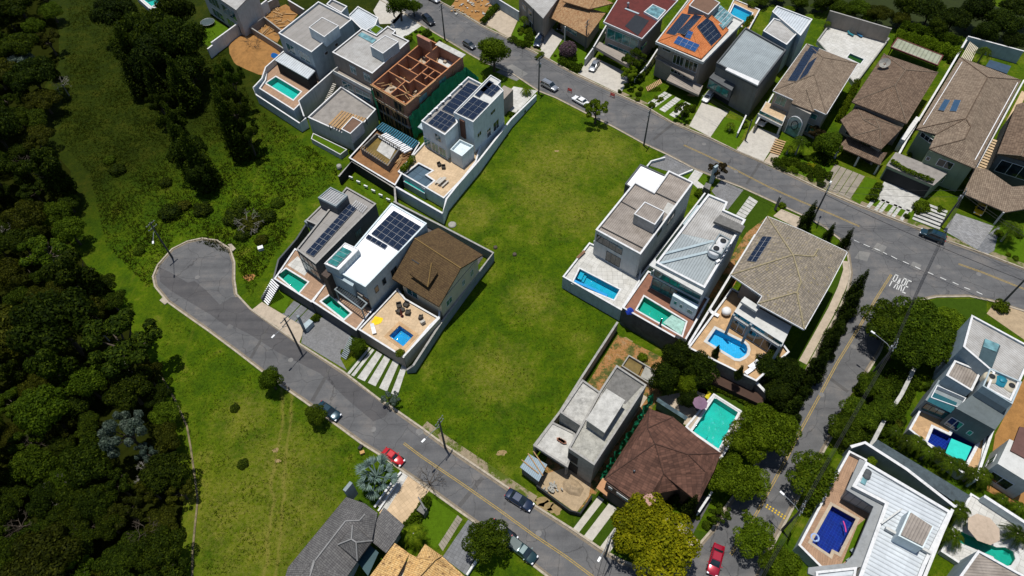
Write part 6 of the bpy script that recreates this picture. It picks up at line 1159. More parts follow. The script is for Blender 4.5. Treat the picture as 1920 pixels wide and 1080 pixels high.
# ================================================================== right hand side
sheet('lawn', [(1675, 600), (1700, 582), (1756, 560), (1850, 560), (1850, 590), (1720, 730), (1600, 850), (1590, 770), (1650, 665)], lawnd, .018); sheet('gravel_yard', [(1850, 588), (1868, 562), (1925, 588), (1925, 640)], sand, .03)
wallrun([(1715, 690, 2.0), (1690, 740, 2.0), (1657, 790, 2.2), (1632, 838, 2.4)], 'pale garden wall half hidden by hedges on the right', pale, th=.45, cm=concw)
platform([(1704, 805), (1728, 762), (1850, 812), (1905, 740), (1850, 905), (1806, 884)][:3] + [(1838, 888), (1806, 888)], 2.0, 'low wall round the terrace of the dark blue and turquoise pool', ochre, offwhite, .2, holes=[[(1739, 829), (1750, 802), (1782, 817), (1787, 808), (1831, 831), (1806, 878), (1776, 852)]])
pool([(1739, 829), (1750, 802), (1782, 817), (1787, 808), (1831, 831), (1806, 878), (1776, 852)], 2.0, 'dark blue pool with a square turquoise shallow part on the right', tint_d, bas_d, cw=.4); sheet('pool_shelf', [(1772, 850), (1784, 822), (1822, 838), (1805, 876)], plain('turquoise mosaic', (.02, .50, .42), var=.12), 1.9, 1.9)
t = house('house', 'tall grey house with a ribbed roof and three round tanks at the right edge', 'house', [(1850, 680)], 9)
p9 = [(1822, 591), (1925, 648), (1899, 758), (1840, 728), (1806, 645)]; p9 = [(1822, 591), (1940, 655), (1899, 758), (1842, 727), (1852, 700), (1806, 645)]
po = flat(t, [(1822, 591), (1940, 655), (1895, 752), (1850, 728), (1862, 698), (1806, 650)], 9.6, 0, pale, fibrel, ph=.3)
MB().prism(PL([(1834, 674), (1846, 636), (1876, 648), (1860, 690)], 9.4), 9.3, 9.42).build('blue_grey_panel', plain('blue grey glass', (.05, .08, .09), rough=.2), t); MB().prism(PL([(1843, 650), (1847, 635), (1874, 646), (1868, 660)], 9.45), 9.43, 9.5).build('roof_light', glassl, t)
flat(t, [(1774, 704), (1790, 676), (1840, 696), (1822, 733)], 7.4, 0, pale, fibre, ph=.2); qq = PL([(1842, 724), (1856, 690), (1916, 716), (1898, 758)], 9.7); MB().prism(qq, 0, 8.3).build('tank_storey', grey, t); MB().ring(qq, .2, 8.3, 9.75).build('tank_box', pale, t)
for c_, mm in (((1860, 706), cream), ((1879, 713), plain('blue tank', (.02, .20, .28), rough=.4)), ((1897, 723), cream)):
    c = P(c_[0], c_[1], 9.7); mb = MB(); mb.lathe((c.x, c.y, 8.3), [(.95, 0), (1.0, 1.0), (.9, 1.25), (.4, 1.4), (.38, 1.48), (.02, 1.5)], 20); w_ = mb.build('water_tank', mm, t); MB().lathe((c.x, c.y, 9.8), [(.42, -.02), (.4, .05), (.02, .07)], 14).build('lid', black if mm is cream else mm, w_)
fw = PL([(1735, 750), (1760, 712), (1816, 738), (1795, 776)], 5.0); MB().prism(fw, 0, 5).build('lower_front', grey, t); wins(t, fw, 0, 3, [(.1, .9, 2.6, 4.4, 4)], framed, glass); rim(t, [(1738, 752), (1750, 735), (1795, 755), (1785, 775)], 5.6, .15, 0, plain('balcony glass', (.02, .09, .11), rough=.2), 'balcony'); MB().ring(PL([(1745, 745), (1757, 722), (1812, 746), (1800, 765)], 5.8), .12, 5.01, 5.8).build('balcony_rail', frame, t)
qq2 = PL([(1792, 765), (1838, 728), (1898, 760), (1866, 806)], 7.0); MB().prism(qq2, 0, 7.0).build('rear_wing', plain('blue grey render', (.10, .12, .125)), t); wins(t, qq2, 0, 3, [(.1, .42, 2.6, 4.8, 2), (.62, .72, 3.2, 4.2, 1)], frame, glassd)
wallrun([(1920, 690, 3.0), (1895, 740, 3.0), (1860, 810, 2.8), (1830, 900, 2.6)], 'white party wall between the terrace and the bare earth yard', white, th=.25); sheet('earth_yard', [(1866, 815), (1925, 700), (1925, 960), (1850, 920)], orange, .03)
t = house('house', 'grey house corner with a maroon roof at the right edge', 'house', [(1905, 850)], 5); po = PL([(1872, 868), (1894, 822), (1960, 850), (1940, 910)], 5.2); MB().prism(po, 0, 5.0).build('wall', offwhite, t); roof(t, [(1895, 845, 5.2), (1912, 800, 5.2), (1960, 810, 6.2), (1960, 880, 5.2)], [(0, 1, 2, 3)], plain('maroon tiles', (.12, .06, .05)), ridge=False); wins(t, po, 0, 1, [(.3, .6, 1, 3)], frame, glassd); wins(t, po, 0, 3, [(.1, .7, 1, 3)], frame, glassd)
# white roof L house with deep blue pool
platform([(1497, 1022), (1552, 918), (1592, 845), (1625, 862), (1612, 920), (1650, 950), (1600, 1062), (1540, 1065)], 1.8, 'teal shaded outer wall of the wooden terrace with the deep blue pool', woodp, pale, .7, holes=[[(1560, 948), (1605, 973), (1573, 1037), (1560, 1030), (1556, 1040), (1522, 1017)]])
pool([(1560, 948), (1605, 973), (1573, 1037), (1560, 1030), (1556, 1040), (1522, 1017)], 1.8, 'deep blue tiled pool with a pink float and a notched corner', tint_d, bas_d, cop=pinkslab, cw=.4)
sheet('lawn', [(1608, 985), (1626, 970), (1598, 1040), (1578, 1058)], lawnm, 1.83, 1.83)
t = house('house', 'white ribbed roof house in an L shape round the deep blue pool', 'house', [(1680, 980)], 6)
po = flat(t, [(1624, 866), (1784, 960), (1735, 1060), (1700, 1150), (1600, 1110), (1660, 944), (1598, 912)], 6.2, 0, offwhite, zincw, ph=.3, pt=.35)
MB().prism(PL([(1587, 918), (1612, 860), (1625, 866), (1604, 914), (1662, 944), (1616, 1062), (1540, 1085), (1515, 1075), (1516, 1064), (1585, 1056), (1600, 1040), (1638, 950)], 5.5), 5.1, 5.5).build('grey_canopy', plain('grey coping stone', (.25, .26, .265), var=.15), t); flat(t, [(1530, 1072), (1606, 1064), (1598, 1110), (1530, 1120)], 5.9, 0, offwhite, zincw, ph=.2)
q = PL([(1686, 1003), (1707, 956), (1753, 986), (1733, 1027)], 8.4); MB().prism(q, 5.8, 8.1).build('tank_room', white, t); MB().prism(off(ccw(q), .2), 8.1, 8.3).build('brown_roof', fibre, t); mb = MB(); mb.bar(P(1660, 990, 6.4), P(1745, 1038, 6.4), .35, .5); mb.bar(P(1652, 982, 6.4), P(1690, 955, 6.4), .2, .3); mb.build('roof_divider', offwhite, t)
MB().prism(PL([(1613, 905), (1624, 880), (1632, 884), (1622, 910)], 6.0), 5.95, 6.1).build('roof_window', glassl, t)
for q_ in ((1627, 886), (1625, 893)): MB().lathe(P(q_[0], q_[1], 6.1), [(.5, 0), (.5, .1), (.02, .25)], 14).build('vent_cap', dgrey, t)
wins(t, po, 6, 5, [(.05, .95, 2.0, 4.9, 4)], framed, glassd); wins(t, po, 5, 4, [(.05, .6, 2.0, 4.9, 5)], framed, glassd)
wallrun([(1595, 838, 3.2), (1622, 830, 3.4), (1700, 880, 3.4), (1790, 950, 3.2), (1800, 945, 3.0)], 'long grey wall above the white ribbed roof', grey, th=.35); rim(house('roof_terrace', 'long dark weathered flat roof strip behind the white ribbed roof', 'outbuilding', [(1720, 890)], 3), [(1634, 836), (1645, 824), (1820, 930), (1800, 948)], 3.0, 3.0, 0, plain('weathered bitumen', (.055, .075, .085), var=.5, scale=1.5), 'block')
wallrun([(1786, 955, 4.2), (1766, 1000, 4.2), (1730, 1090, 4.2)], 'tall white wall on the right of the white ribbed roof', white, th=.3); wallrun([(1845, 930, 2.4), (1930, 985, 2.4)], 'white topped wall below the bare earth yard', white, th=.35)
# lower right corner
platform([(1764, 1034), (1820, 925), (1960, 1010), (1925, 1130), (1850, 1090)], .9, 'low wall round the curved green pool terrace in the lower right corner', stone, offwhite, .1, holes=[[(1790, 1014), (1802, 996), (1850, 1018), (1868, 1026), (1885, 1026), (1900, 1034), (1904, 1048), (1896, 1060), (1880, 1063), (1868, 1056), (1862, 1044)]])
pool([(1790, 1014), (1802, 996), (1850, 1018), (1868, 1026), (1885, 1026), (1900, 1034), (1904, 1048), (1896, 1060), (1880, 1063), (1868, 1056), (1862, 1044)], .9, 'curved green pool with a round spa in the lower right corner', tint_t, bas_g, cop=offwhite, cw=.5, depth=.8)
t = house('house', 'pale house with a brown ribbed roof in the lower right corner', 'house', [(1840, 1065)], 5); flat(t, [(1796, 1085), (1834, 1032), (1930, 1085), (1900, 1150), (1780, 1140)], 5.4, 0, pale, fibre, ph=.2)
# ================================================================== bottom houses
sheet('driveway', [(709, 958), (757, 884), (806, 918), (757, 983), (735, 1000)], tan, .05); sheet('path', [(706, 946), (743, 893), (757, 884), (766, 891), (722, 962)], stone, .06)
t = house('house', 'house with a slate grey tile roof of many ridges at the bottom edge', 'house', [(640, 1020)], 5)
MB().prism(off(ccw(PL([(545, 1062), (649, 936), (690, 955), (707, 967), (640, 1110), (560, 1130)], 5.2)), 1.0), 0, 5.1).build('wall', pale, t); gr = plain('grey ridge', (.24, .235, .23))
roof(t, [(540, 1064, 5.2), (649, 932, 5.2), (648, 977, 7.2), (590, 1052, 7.2), (674, 976, 7.0), (684, 944, 5.2), (684, 965, 6.2), (708, 962, 5.2), (697, 1013, 5.4), (648, 1085, 5.4), (520, 1130, 5.2), (560, 1150, 7.2), (610, 1150, 5.2)],
     [(0, 1, 2, 3), (1, 5, 6, 4, 2), (5, 7, 6), (6, 7, 8, 4), (2, 4, 8, 9, 3), (0, 3, 11, 10), (3, 9, 12, 11)], tileslate, ridge=gr)
roof(t, [(634, 1021, 6.9), (661, 985, 6.9), (698, 1014, 6.5), (670, 1051, 6.5), (659, 1011, 8.3), (668, 1017, 8.2)], [(0, 1, 4), (0, 4, 5, 3), (3, 5, 2), (1, 2, 5, 4)], tileslate, ridge=gr)
roof(t, [(560, 1083, 6.4), (589, 1050, 7.3), (616, 1090, 6.4), (570, 1110, 6.4)], [(0, 1, 3), (1, 2, 3)], tileslate, ridge=gr)
roof(t, [(684, 1005, 4.6), (720, 952, 4.6), (758, 985, 4.6), (724, 1037, 4.6), (704, 980, 5.0), (742, 1012, 5.0)], [(0, 1, 4), (1, 2, 5, 4), (2, 3, 5), (3, 0, 4, 5)], tileslate, ridge=False); MB().prism(off(ccw(PL([(684, 1005), (720, 952), (758, 985), (724, 1037)], 4.3)), .8), 0, 4.3).build('front_wall', pale, t)
roof(t, [(667, 1050, 4.2), (694, 1022, 4.2), (710, 1036, 4.2), (690, 1080, 4.2)], [(0, 1, 2, 3)], plain('blue grey glass roof', (.012, .05, .06), rough=.6), ridge=False, th=.05); MB().bar(P(651, 930, 4.2), P(664, 914, 4.2), .5, 4).build('side_wall', grey, t)
t = house('house', 'house with a bright yellow clay tile roof at the bottom edge', 'house', [(790, 1060)], 5)
roof(t, [(690, 1085, 4.6), (740, 1018, 4.8), (768, 1038, 5.6), (740, 1090, 5.6)], [(0, 1, 2, 3)], tileyel, ridge=tileyel); roof(t, [(768, 1038, 5.6), (781, 1045, 5.2), (797, 1020, 5.2), (828, 1042, 4.9), (873, 1082, 4.6), (850, 1130, 4.6), (740, 1130, 5.6), (815, 1050, 6.0)], [(0, 1, 7, 6), (1, 2, 3, 7), (3, 4, 5, 6, 7)], tileyel, ridge=tileyel); MB().prism(off(ccw(PL([(700, 1088), (742, 1025), (868, 1085), (845, 1130), (740, 1140)], 4.6)), 1.0), 0, 4.4).build('wall', cream, t)
sheet('lawn', [(800, 925), (860, 968), (818, 1030), (780, 1000), (770, 985)], lawnm, .02); stripes((822, 1022), (830, 1034), (867, 974), (858, 966), [(0, 1)], plain('brown paving', (.24, .21, .165)), z=.05, cross=11, gap=.08); sheet('driveway', [(830, 1044), (878, 974), (897, 988), (893, 1040), (873, 1078)], slate, .04); wallrun([(896, 1046, .8), (875, 1078, .8)], 'low white wall at the foot of the gravel driveway', white, th=.2)
wallrun([(702, 951, .5), (732, 908, .5), (752, 885, .5)], 'low yellow planter wall beside the blue green palm', cream, th=.2); wallrun([(709, 958, .4), (745, 905, .4)], 'thin yellow planter edge along the tiled driveway', cream, th=.15)
# top edge plots
sheet('driveway', [(738, 38), (752, 22), (791, 48), (770, 62), (745, 80), (720, 66)], stone, .03); sheet('driveway', [(700, 20), (715, -5), (760, 22), (740, 44), (712, 45)], slab, .03); sheet('lawn', [(765, 60), (792, 48), (832, 74), (815, 100), (780, 80)], lawnm, .025)
sheet('rubble_lot', [(845, 12), (862, -10), (925, 0), (900, 42), (872, 26)], orange, .03)

sheet('rough_grass', [(1385, -20), (1700, -40), (1960, 40), (1960, 110), (1815, 70), (1670, 52), (1556, 18), (1500, 30), (1450, 8), (1400, 30)], plain('rough bank', (.020, .030, .003), var=.6, scale=.6, fine=.6, rough=1), .012)
# ================================================================== trees and plants
def inside(x, y, poly):
    c = False; j = len(poly) - 1
    for i in range(len(poly)):
        if (poly[i][1] > y) != (poly[j][1] > y) and x < (poly[j][0] - poly[i][0]) * (y - poly[i][1]) / (poly[j][1] - poly[i][1]) + poly[i][0]: c = not c
        j = i
    return c
FOR = [(-120, -60), (60, -60), (100, 0), (118, 60), (118, 120), (92, 160), (86, 250), (100, 275), (140, 320), (145, 400), (138, 450), (172, 500), (218, 560), (248, 612), (278, 655), (300, 700), (322, 780), (343, 860), (352, 940), (345, 1000), (340, 1140), (-120, 1140)]
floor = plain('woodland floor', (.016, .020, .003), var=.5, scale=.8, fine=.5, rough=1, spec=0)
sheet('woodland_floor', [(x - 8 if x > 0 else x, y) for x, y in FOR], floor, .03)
rnd = random.Random(4); pts = []
kinds = [('lumpy', 'forest'), ('broad', 'olive'), ('tall', 'forest'), ('lumpy', 'mid'), ('broad', 'olive'), ('broad', 'forest'), ('lumpy', 'dark'), ('tall', 'dark'), ('airy', 'mid'), ('airy', 'forest'), ('broad', 'dark'), ('airy', 'olive')]
wl = {'forest': 'green broadleaf tree, one of many in the dense wood along the left side', 'olive': 'olive brown broadleaf tree in the dense wood along the left side', 'mid': 'brighter green tree standing out in the dense wood on the left side', 'dark': 'very dark broadleaf tree in the dense wood along the left side'}
for _ in range(9000):
    x = rnd.uniform(-110, 350); y = rnd.uniform(-50, 1120); r = 2.2 + 5.2 * rnd.random() ** 1.6; sc = 7.2 + (y / 1080) * 6.5; rp = r * sc
    if not inside(x + rp * .35, y, FOR) or (abs(x - 245) < 34 + rp * .7 and abs(y - 822) < 40 + rp * .7): continue
    if all((x - a) ** 2 + (y - b) ** 2 > (.60 * (rp + c)) ** 2 for a, b, c in pts):
        pts.append((x, y, rp)); s, c = rnd.choice(kinds); tree(s, c, x, y, r, wl[c], 'tree', 'trees of the wood on the left side', hz=rnd.uniform(.9, 1.35))
    if len(pts) > 235: break
tree('airy', 'silver', 235, 812, 3.8, 'silvery leaved tree standing out in the middle of the dark wood', hz=1.5); tree('airy', 'silver', 275, 850, 1.9, 'small silvery tree just right of the large silvery one in the wood', hz=1.6); tree('broad', 'silver', 34, 112, 3.2, 'dull silvery tree at the upper left edge of the wood')
bare(140, 935, 3, 'pale dead tree with bare branches among the dark wood', 6, barkp, seed=5); bare(205, 640, 1.6, 'thin bare pale trunk sticking out of the wood', 7, barkp, seed=6); bare(45, 22, 2.6, 'bare grey brown tree at the top left corner', 6, bark, seed=8)
for i, (x, y) in enumerate([(60, 330), (110, 500), (35, 620), (150, 720), (90, 850), (250, 700), (180, 1000), (300, 900), (60, 1000), (20, 450), (290, 1010), (130, 180)]): bare(x, y, 2.4, 'pale leafless tree poking out between the crowns of the dark wood', 7.5, barkp if i % 2 else bark, seed=30 + i, cat='dead tree')['group'] = 'dead trees in the wood'
for i, (x, y, r, s, c, hz) in enumerate([(215, 25, 5.2, 'lumpy', 'deep', 1.2), (275, 55, 6.0, 'broad', 'dark', 1.5), (335, 75, 6.0, 'lumpy', 'deep', 1.5), (285, 115, 5.6, 'round', 'deep', 1.3), (350, 130, 4.8, 'lumpy', 'deep', 1.2), (240, 85, 4.6, 'round', 'dark', 1.2), (330, 22, 5.0, 'round', 'dark', 1.3)]):
    tree(s, c, x, y, r, ['dark tree at the left end of the big clump near the top left pool', 'spreading dark tree in the middle of the top clump', 'tall very dark tree beside the lawn with the trampoline', 'deep green tree at the lower middle of the top clump', 'deep green tree at the lower right of the top clump', 'dark tree at the lower left of the top clump', 'dark tree right under the top left pool'][i], hz=hz)
for i, (x, y, r, s, c, hz) in enumerate([(300, 195, 3.0, 'airy', 'dark', 1.6), (325, 232, 3.4, 'airy', 'dark', 1.7), (352, 285, 3.6, 'lumpy', 'deep', 1.6), (372, 330, 2.8, 'round', 'deep', 1.4), (432, 150, 3.8, 'airy', 'mid', 1.9), (438, 205, 4.2, 'airy', 'dark', 2.0), (462, 250, 3.2, 'airy', 'dark', 1.6)]):
    tree(s, c, x, y, r, ['thin crowned tree at the head of the clump in the rough slope', 'tall loose dark tree in the middle of the rough slope', 'dense dark tree below the tall loose one on the slope', 'low dark tree at the foot of the slope clump above the lawn', 'tall airy tree just below the orange earth mound', 'tall airy dark tree left of the turquoise pool wall', 'loose dark tree below the white pool wall'][i], hz=hz)
for x, y, r, hz, l in ((392, 350, 3.0, 1.15, 'tall dark columnar tree at the foot of the rough slope, nearest the cul-de-sac'), (366, 322, 2.8, 1.1, 'tall dark columnar tree just above the lowest one on the slope'), (352, 278, 2.6, 1.0, 'tall dark columnar tree in the middle of the slope'), (455, 292, 3.2, 1.2, 'tall loose columnar tree below the white pool wall'), (440, 250, 2.8, 1.1, 'tall loose columnar tree left of the white pool wall'), (315, 200, 3.0, 1.0, 'tall columnar tree at the lower edge of the top left clump'), (362, 205, 3.2, 1.0, 'tall columnar tree at the lower right edge of the top left clump'), (270, 180, 3.0, .9, 'tall columnar tree at the lower left edge of the top left clump')): conifer(x, y, r, l, hz, colr='dark')  # these dark columns also fill in the long tree shadows on the slope
B = [(220, 318, 2.0, 'dark'), (205, 300, 1.5, 'mid'), (310, 342, 1.6, 'dark'), (318, 398, 2.6, 'dark'), (380, 393, 2.2, 'dark'), (345, 385, 1.6, 'olive'), (440, 408, 2.6, 'dark'), (470, 420, 2.6, 'olive'), (500, 405, 2.2, 'dark'), (450, 380, 2.0, 'mid'), (520, 380, 1.6, 'mid'), (490, 450, 1.5, 'olive'), (455, 440, 1.8, 'dark'), (260, 470, 1.3, 'mid'), (440, 775 - 10, .9, 'dark'), (455, 870, 1.0, 'dark')]
for i, (x, y, r, c) in enumerate(B): bush(x, y, r, '%s scrub bush on the grass %s' % ({'dark': 'dark', 'mid': 'green', 'olive': 'olive'}[c], ['at the foot of the rough slope, leftmost', 'beside the leftmost dark bush', 'above the cul-de-sac lawn, alone', 'wide and low above the street pole', 'right of the wide low one above the cul-de-sac', 'squeezed between two dark bushes above the cul-de-sac', 'left of the bare grey branches', 'behind the bare grey branches', 'right of the bare grey branches', 'uphill from the bare grey branches', 'near the grey solar house', 'by the dark side wall', 'below the bare grey branches', 'near the drain at the dead end', 'low beside the lower street lawn', 'small on the lower left lawn'][i]), c, hz=.75)
bare(470, 428, 3.2, 'low bare grey branches tangled above the head of the dead end street', 1.8, barkp, seed=12)
T = [('round', 'green', 925, 98, 4.5, 'round dense green street tree beside the road above the solar roofs', 1.0), ('airy', 'lime', 1118, 205, 3.1, 'loose pale green tree over the white car at the lot corner', 1.1), ('round', 'mid', 748, 8, 4.0, 'dark green tree at the top edge over the driveway', 1.0), ('lumpy', 'mid', 775, 12, 2.4, 'smaller green tree beside the top road', 1.0),
     ('airy', 'mid', 1188, 112, 3.4, 'loose dark green tree in front of the maroon roofed house', 1.1), ('airy', 'green', 1180, 138, 2.6, 'loose green tree on the white driveway edge', 1.0), ('ball', 'pink', 1065, 93, 2.2, 'small tree covered in mauve blossom beside the blue car', .9), ('airy', 'mid', 1281, 205, 2.2, 'small leafy tree at the kerb beside the wide driveway', 1.0), ('airy', 'rust', 1345, 318, 2.3, 'rusty brown street tree behind the tall pale pillar', 1.0),
     ('round', 'mid', 1552, 270, 3.3, 'dense round green tree left of the diagonal paved driveway', .9), ('airy', 'rust', 1532, 250, 2.2, 'reddish thin tree in front of the cream arched house', 1.1), ('round', 'mid', 1000, 12, .1, 'x', 1),
     ('broad', 'mid', 1668, 604, 4.1, 'leafy tree overhanging the side street beside the painted word', 1.0), ('broad', 'mid', 1728, 600, 4.6, 'leafy tree in the middle of the clump by the road junction', 1.0), ('broad', 'mid', 1745, 640, 4.6, 'leafy tree at the right of the clump by the junction', .9), ('lumpy', 'mid', 1690, 645, 4.2, 'leafy tree under the street lamp arm', 1.0), ('lumpy', 'green', 1775, 605, 3.0, 'lighter leafy tree near the grey house with round tanks', .8),
     ('broad', 'green', 1442, 812, 4.0, 'large soft green tree over the side street, upper of the row', 1.1), ('broad', 'green', 1404, 830, 3.3, 'soft green tree right of the teal pool', 1.1), ('lumpy', 'green', 1478, 800, 2.0, 'soft green tree reaching over the middle of the side street', 1.0), ('broad', 'green', 1372, 897, 3.5, 'soft green tree beside the shingle roof house', 1.0), ('lumpy', 'green', 1406, 903, 2.8, 'soft green tree low in the side street row', 1.0), ('broad', 'green', 1428, 790, 2.8, 'soft green tree above the others behind the teal pool', 1.0),
     ('lumpy', 'lime', 1524, 893, 3.6, 'bright round tree beside the wooden pool terrace', .95), ('lumpy', 'yellow', 1205, 985, 4.6, 'big golden yellow tree in front of the shingle roof house', 1.0), ('lumpy', 'yellow', 1248, 1030, 4.8, 'golden yellow tree crown leaning over the street corner', 1.0), ('round', 'lime', 1180, 1000, 2.6, 'yellow green tree at the left side of the golden crown', 1.0),
     ('lumpy', 'green', 1415, 1008, 2.8, 'green street tree right of the red saloon', 1.0), ('round', 'green', 1462, 1062, 3.0, 'green tree at the bottom edge beside the side street', 1.0), ('airy', 'mid', 1350, 965, 1.8, 'thin tree by the kerb right of the shingle house', 1.0), ('lumpy', 'mid', 912, 1012, 3.1, 'dark green street tree beside the parked pickup', 1.1), ('round', 'mid', 507, 712, 2.2, 'dense dark tree at the kerb of the lower street', 1.2), ('lumpy', 'mid', 592, 778, 1.8, 'small dark tree beside the parked teal car', 1.1), ('airy', 'silver', 733, 748, 1.7, 'small grey green shrub tree at the end of the striped driveway', .9),
     ('round', 'mid', 672, 650, 1.7, 'dense bush beside the steps under the tan terrace', 1.0), ('ball', 'green', 612, 214, 1.2, 'clipped round bush on the patio by the pergola', 1.0), ('round', 'deep', 1268, 672, 3.0, 'very dark tree under the deck retaining wall', 1.3), ('round', 'deep', 1245, 710, 2.8, 'very dark tree at the left of the clump behind the shingle roof', 1.3), ('lumpy', 'deep', 1310, 690, 3.0, 'very dark tree at the right of the clump behind the shingle roof', 1.2), ('round', 'green', 1286, 722, 2.1, 'bright green round tree among very dark ones behind the shingle roof', 1.2), ('round', 'deep', 1290, 748, 2.0, 'dark tree just below the bright round one', 1.0),
     ('round', 'deep', 1440, 690, 3.0, 'very dark tree beside the corner of the ochre terrace', 1.1), ('lumpy', 'deep', 1475, 705, 3.0, 'very dark tree at the lower end of the conifer row', 1.1), ('round', 'deep', 1455, 738, 2.6, 'very dark tree below the conifer row', 1.0), ('lumpy', 'mid', 1640, 725, 2.6, 'leafy tree beside the kerb below the street lamp', .9), ('lumpy', 'mid', 1612, 775, 2.8, 'leafy tree over the kerb of the side street, midway', .9), ('lumpy', 'mid', 1585, 805, 2.6, 'dark leafy tree at the kerb above the pool terrace', .9), ('round', 'mid', 1655, 770, 2.4, 'green tree against the pale garden wall', .9)]
for s, c, x, y, r, l, hz in T:
    if r > .5: tree(s, c, x, y, r, l, hz=hz)
tree('airy', 'mid', 1400, 965, .9, 'small round bush on the lawn corner by the side street')
for i, (x, y, r, c) in enumerate([(1575, 20, 3, 'mid'), (1610, 15, 3, 'mid'), (1650, 25, 3, 'olive'), (1700, 10, 3.6, 'dark'), (1745, 20, 4, 'deep'), (1790, 35, 4, 'deep'), (1830, 20, 4.4, 'deep'), (1880, 40, 4.6, 'deep'), (1910, 10, 4.6, 'deep'), (1850, 60, 3.4, 'deep'), (1550, 0, 3, 'dark'), (1690, 35, 2.4, 'olive'), (1760, 50, 2.8, 'dark'), (1900, 75, 3, 'deep'), (1500, 0, 2.4, 'mid')]):
    tree(['round', 'lumpy', 'broad'][i % 3], c, x, y, r, 'dark tree of the wood beyond the rear walls at the top right', 'tree', 'trees behind the upper right houses')
for i, (x, y) in enumerate([(1594, 560), (1584, 590), (1570, 618), (1556, 640), (1546, 664), (1532, 688), (1518, 712), (1503, 735), (1490, 758), (1476, 782)]):
    conifer(x, y, 1.55 + .25 * math.sin(i * 2.3), 'dark conifer, %s in the tall row beside the side street' % ['nearest the junction', 'second from the junction', 'third from the junction', 'fourth from the junction', 'fifth from the junction', 'fifth from the lower end', 'fourth from the lower end', 'third from the lower end', 'second from the lower end', 'last at the lower end'][i], [1.15, .85, 1, .8, .9, .85, 1, .8, .9, .8][i], group='dark conifers in a row beside the side street')
for x, y, r, h, l in ((1506, 428, 1.5, 1.1, 'dark pointed conifer at the kerb, leftmost of three by the tan roof'), (1547, 453, 1.0, 1.15, 'dark pointed conifer, middle one of three by the tan roof'), (1576, 470, 1.15, 1.2, 'dark pointed conifer, rightmost of three by the tan roof'), (1288, 962, 1.2, 1.3, 'dark pointed conifer in front of the shingle roof'), (1262, 945, .9, .9, 'short dark conifer left of the pointed one before the shingle roof')): conifer(x, y, r, l, h)
conifer(1340, 667, .7, 'small dark conifer at the edge of the ochre terrace by the pool', 1.0, 4.2); conifer(1382, 708, .8, 'small dark conifer at the right end of the ochre terrace', 1.0, 4.2)
palm('fan', 'blue', 706, 893, 3.2, 2.6, 'big blue grey fan palm beside the tiled driveway', cat='palm'); palm('palm', 'lime', 775, 1000, 2.3, 2.5, 'yellow green palm between the grey and yellow roofs')
for i, (x, y, r, h, k, c, l) in enumerate([(1503, 262, 2.3, 4, 'palm', 'mid', 'feathery palm in front of the cream arched house'), (1480, 275, 1.3, 2, 'palm', 'lime', 'small yellow palm beside the tan steps'), (1523, 310, 1.4, .5, 'tuft', 'yellow', 'spiky golden plant in the garden by the diagonal drive'), (1371, 233, 1.4, 1.8, 'palm', 'lime', 'small palm in a white ring on the lawn by the charcoal house'), (1848, 94, 2.4, 4, 'palm', 'mid', 'tall palm by the teal rear wall at the top right'), (1553, 42, 1.2, 2, 'palm', 'mid', 'potted palm in the corner of the pale rear terrace'), (987, 168, 1.7, 1.2, 'palm', 'lime', 'bushy palm on the pale paving beside the empty lot'), (1900, 425, 2.8, 4, 'palm', 'mid', 'big palm at the right edge by the setts driveway'),
     (983, 33, 1.6, 2.5, 'palm', 'mid', 'small palm in the planting right of the pale driveway'), (1800, 955, 2.3, 3, 'palm', 'mid', 'palm right of the tall white wall'), (1790, 1005, 2.0, 3, 'palm', 'mid', 'palm hanging over the curved green pool'), (1880, 935, 1.5, 1, 'palm', 'mid', 'low palm on the bare earth yard, left one'), (1912, 950, 1.5, 1, 'palm', 'mid', 'low palm on the bare earth yard, right one'), (1908, 1000, 2.2, 3, 'palm', 'deep', 'dark palm at the right edge above the parasol')]): palm(k, c, x, y, r, h, l)
for i in range(9):
    t_ = i / 8; palm('palm', ['mid', 'dark', 'mid'][i % 3], 1680 + t_ * 165, 808 + t_ * 82 + (i % 2) * 8, 1.5 + .3 * (i % 3), 2.6, 'palm, %s in the row along the dark flat roof strip' % ['leftmost', 'second from the left', 'third from the left', 'fourth from the left', 'middle one', 'fourth from the right', 'third from the right', 'second from the right', 'rightmost'][i], group='palms along the dark flat roof strip')
hedge([(1712, 705), (1700, 730), (1680, 765), (1650, 815)], 1.8, 2.4, 'loose hedge right of the pale garden wall', 'mid'); hedge([(1690, 700), (1665, 745), (1640, 790), (1618, 830)], 2.0, 3.6, 'loose shrubbery left of the pale garden wall', 'mid')
hedge([(1680, 62), (1740, 78), (1800, 100)], 2.8, 4.2, 'deep green creeper covered bank behind the long garden shelter', 'green'); hedge([(1690, 44), (1750, 60), (1800, 76)], 3.2, 2.6, 'leafy green top of the bank behind the garden shelter', 'mid')
hedge([(1230, 92), (1212, 125), (1196, 150)], 1.6, 1.6, 'ivy hedge left of the orange roofed house', 'mid'); hedge([(1609, 150), (1590, 190), (1574, 222)], 1.6, 1.3, 'yellow green hedge between the cream and the brown house', 'lime')
hedge([(1772, 180), (1740, 240), (1700, 300)], 1.0, .9, 'low green hedge along the cream side wall', 'green'); hedge([(1650, 345), (1638, 372)], 1.4, 1.3, 'low hedge left of the white driveway', 'mid'); hedge([(1672, 300), (1700, 318), (1752, 338)], 1.0, .8, 'plants along the edge of the garage roof', 'green', base=3.6)
hedge([(1018, 98), (1005, 108)], 1.0, 1.0, 'low yellow hedge beside the blue car', 'lime'); hedge([(904, 40), (918, 25), (936, 5)], 1.4, 1.4, 'dark green hedge left of the pale driveway', 'mid'); hedge([(956, 70), (985, 85), (996, 60), (1000, 40)], 1.0, 2.0, 'shrubs between the pale driveway and the blue car', 'mid'); hedge([(1050, 110), (1075, 122), (1090, 128)], 1.5, 1.8, 'green shrubs under the mauve tree', 'mid')
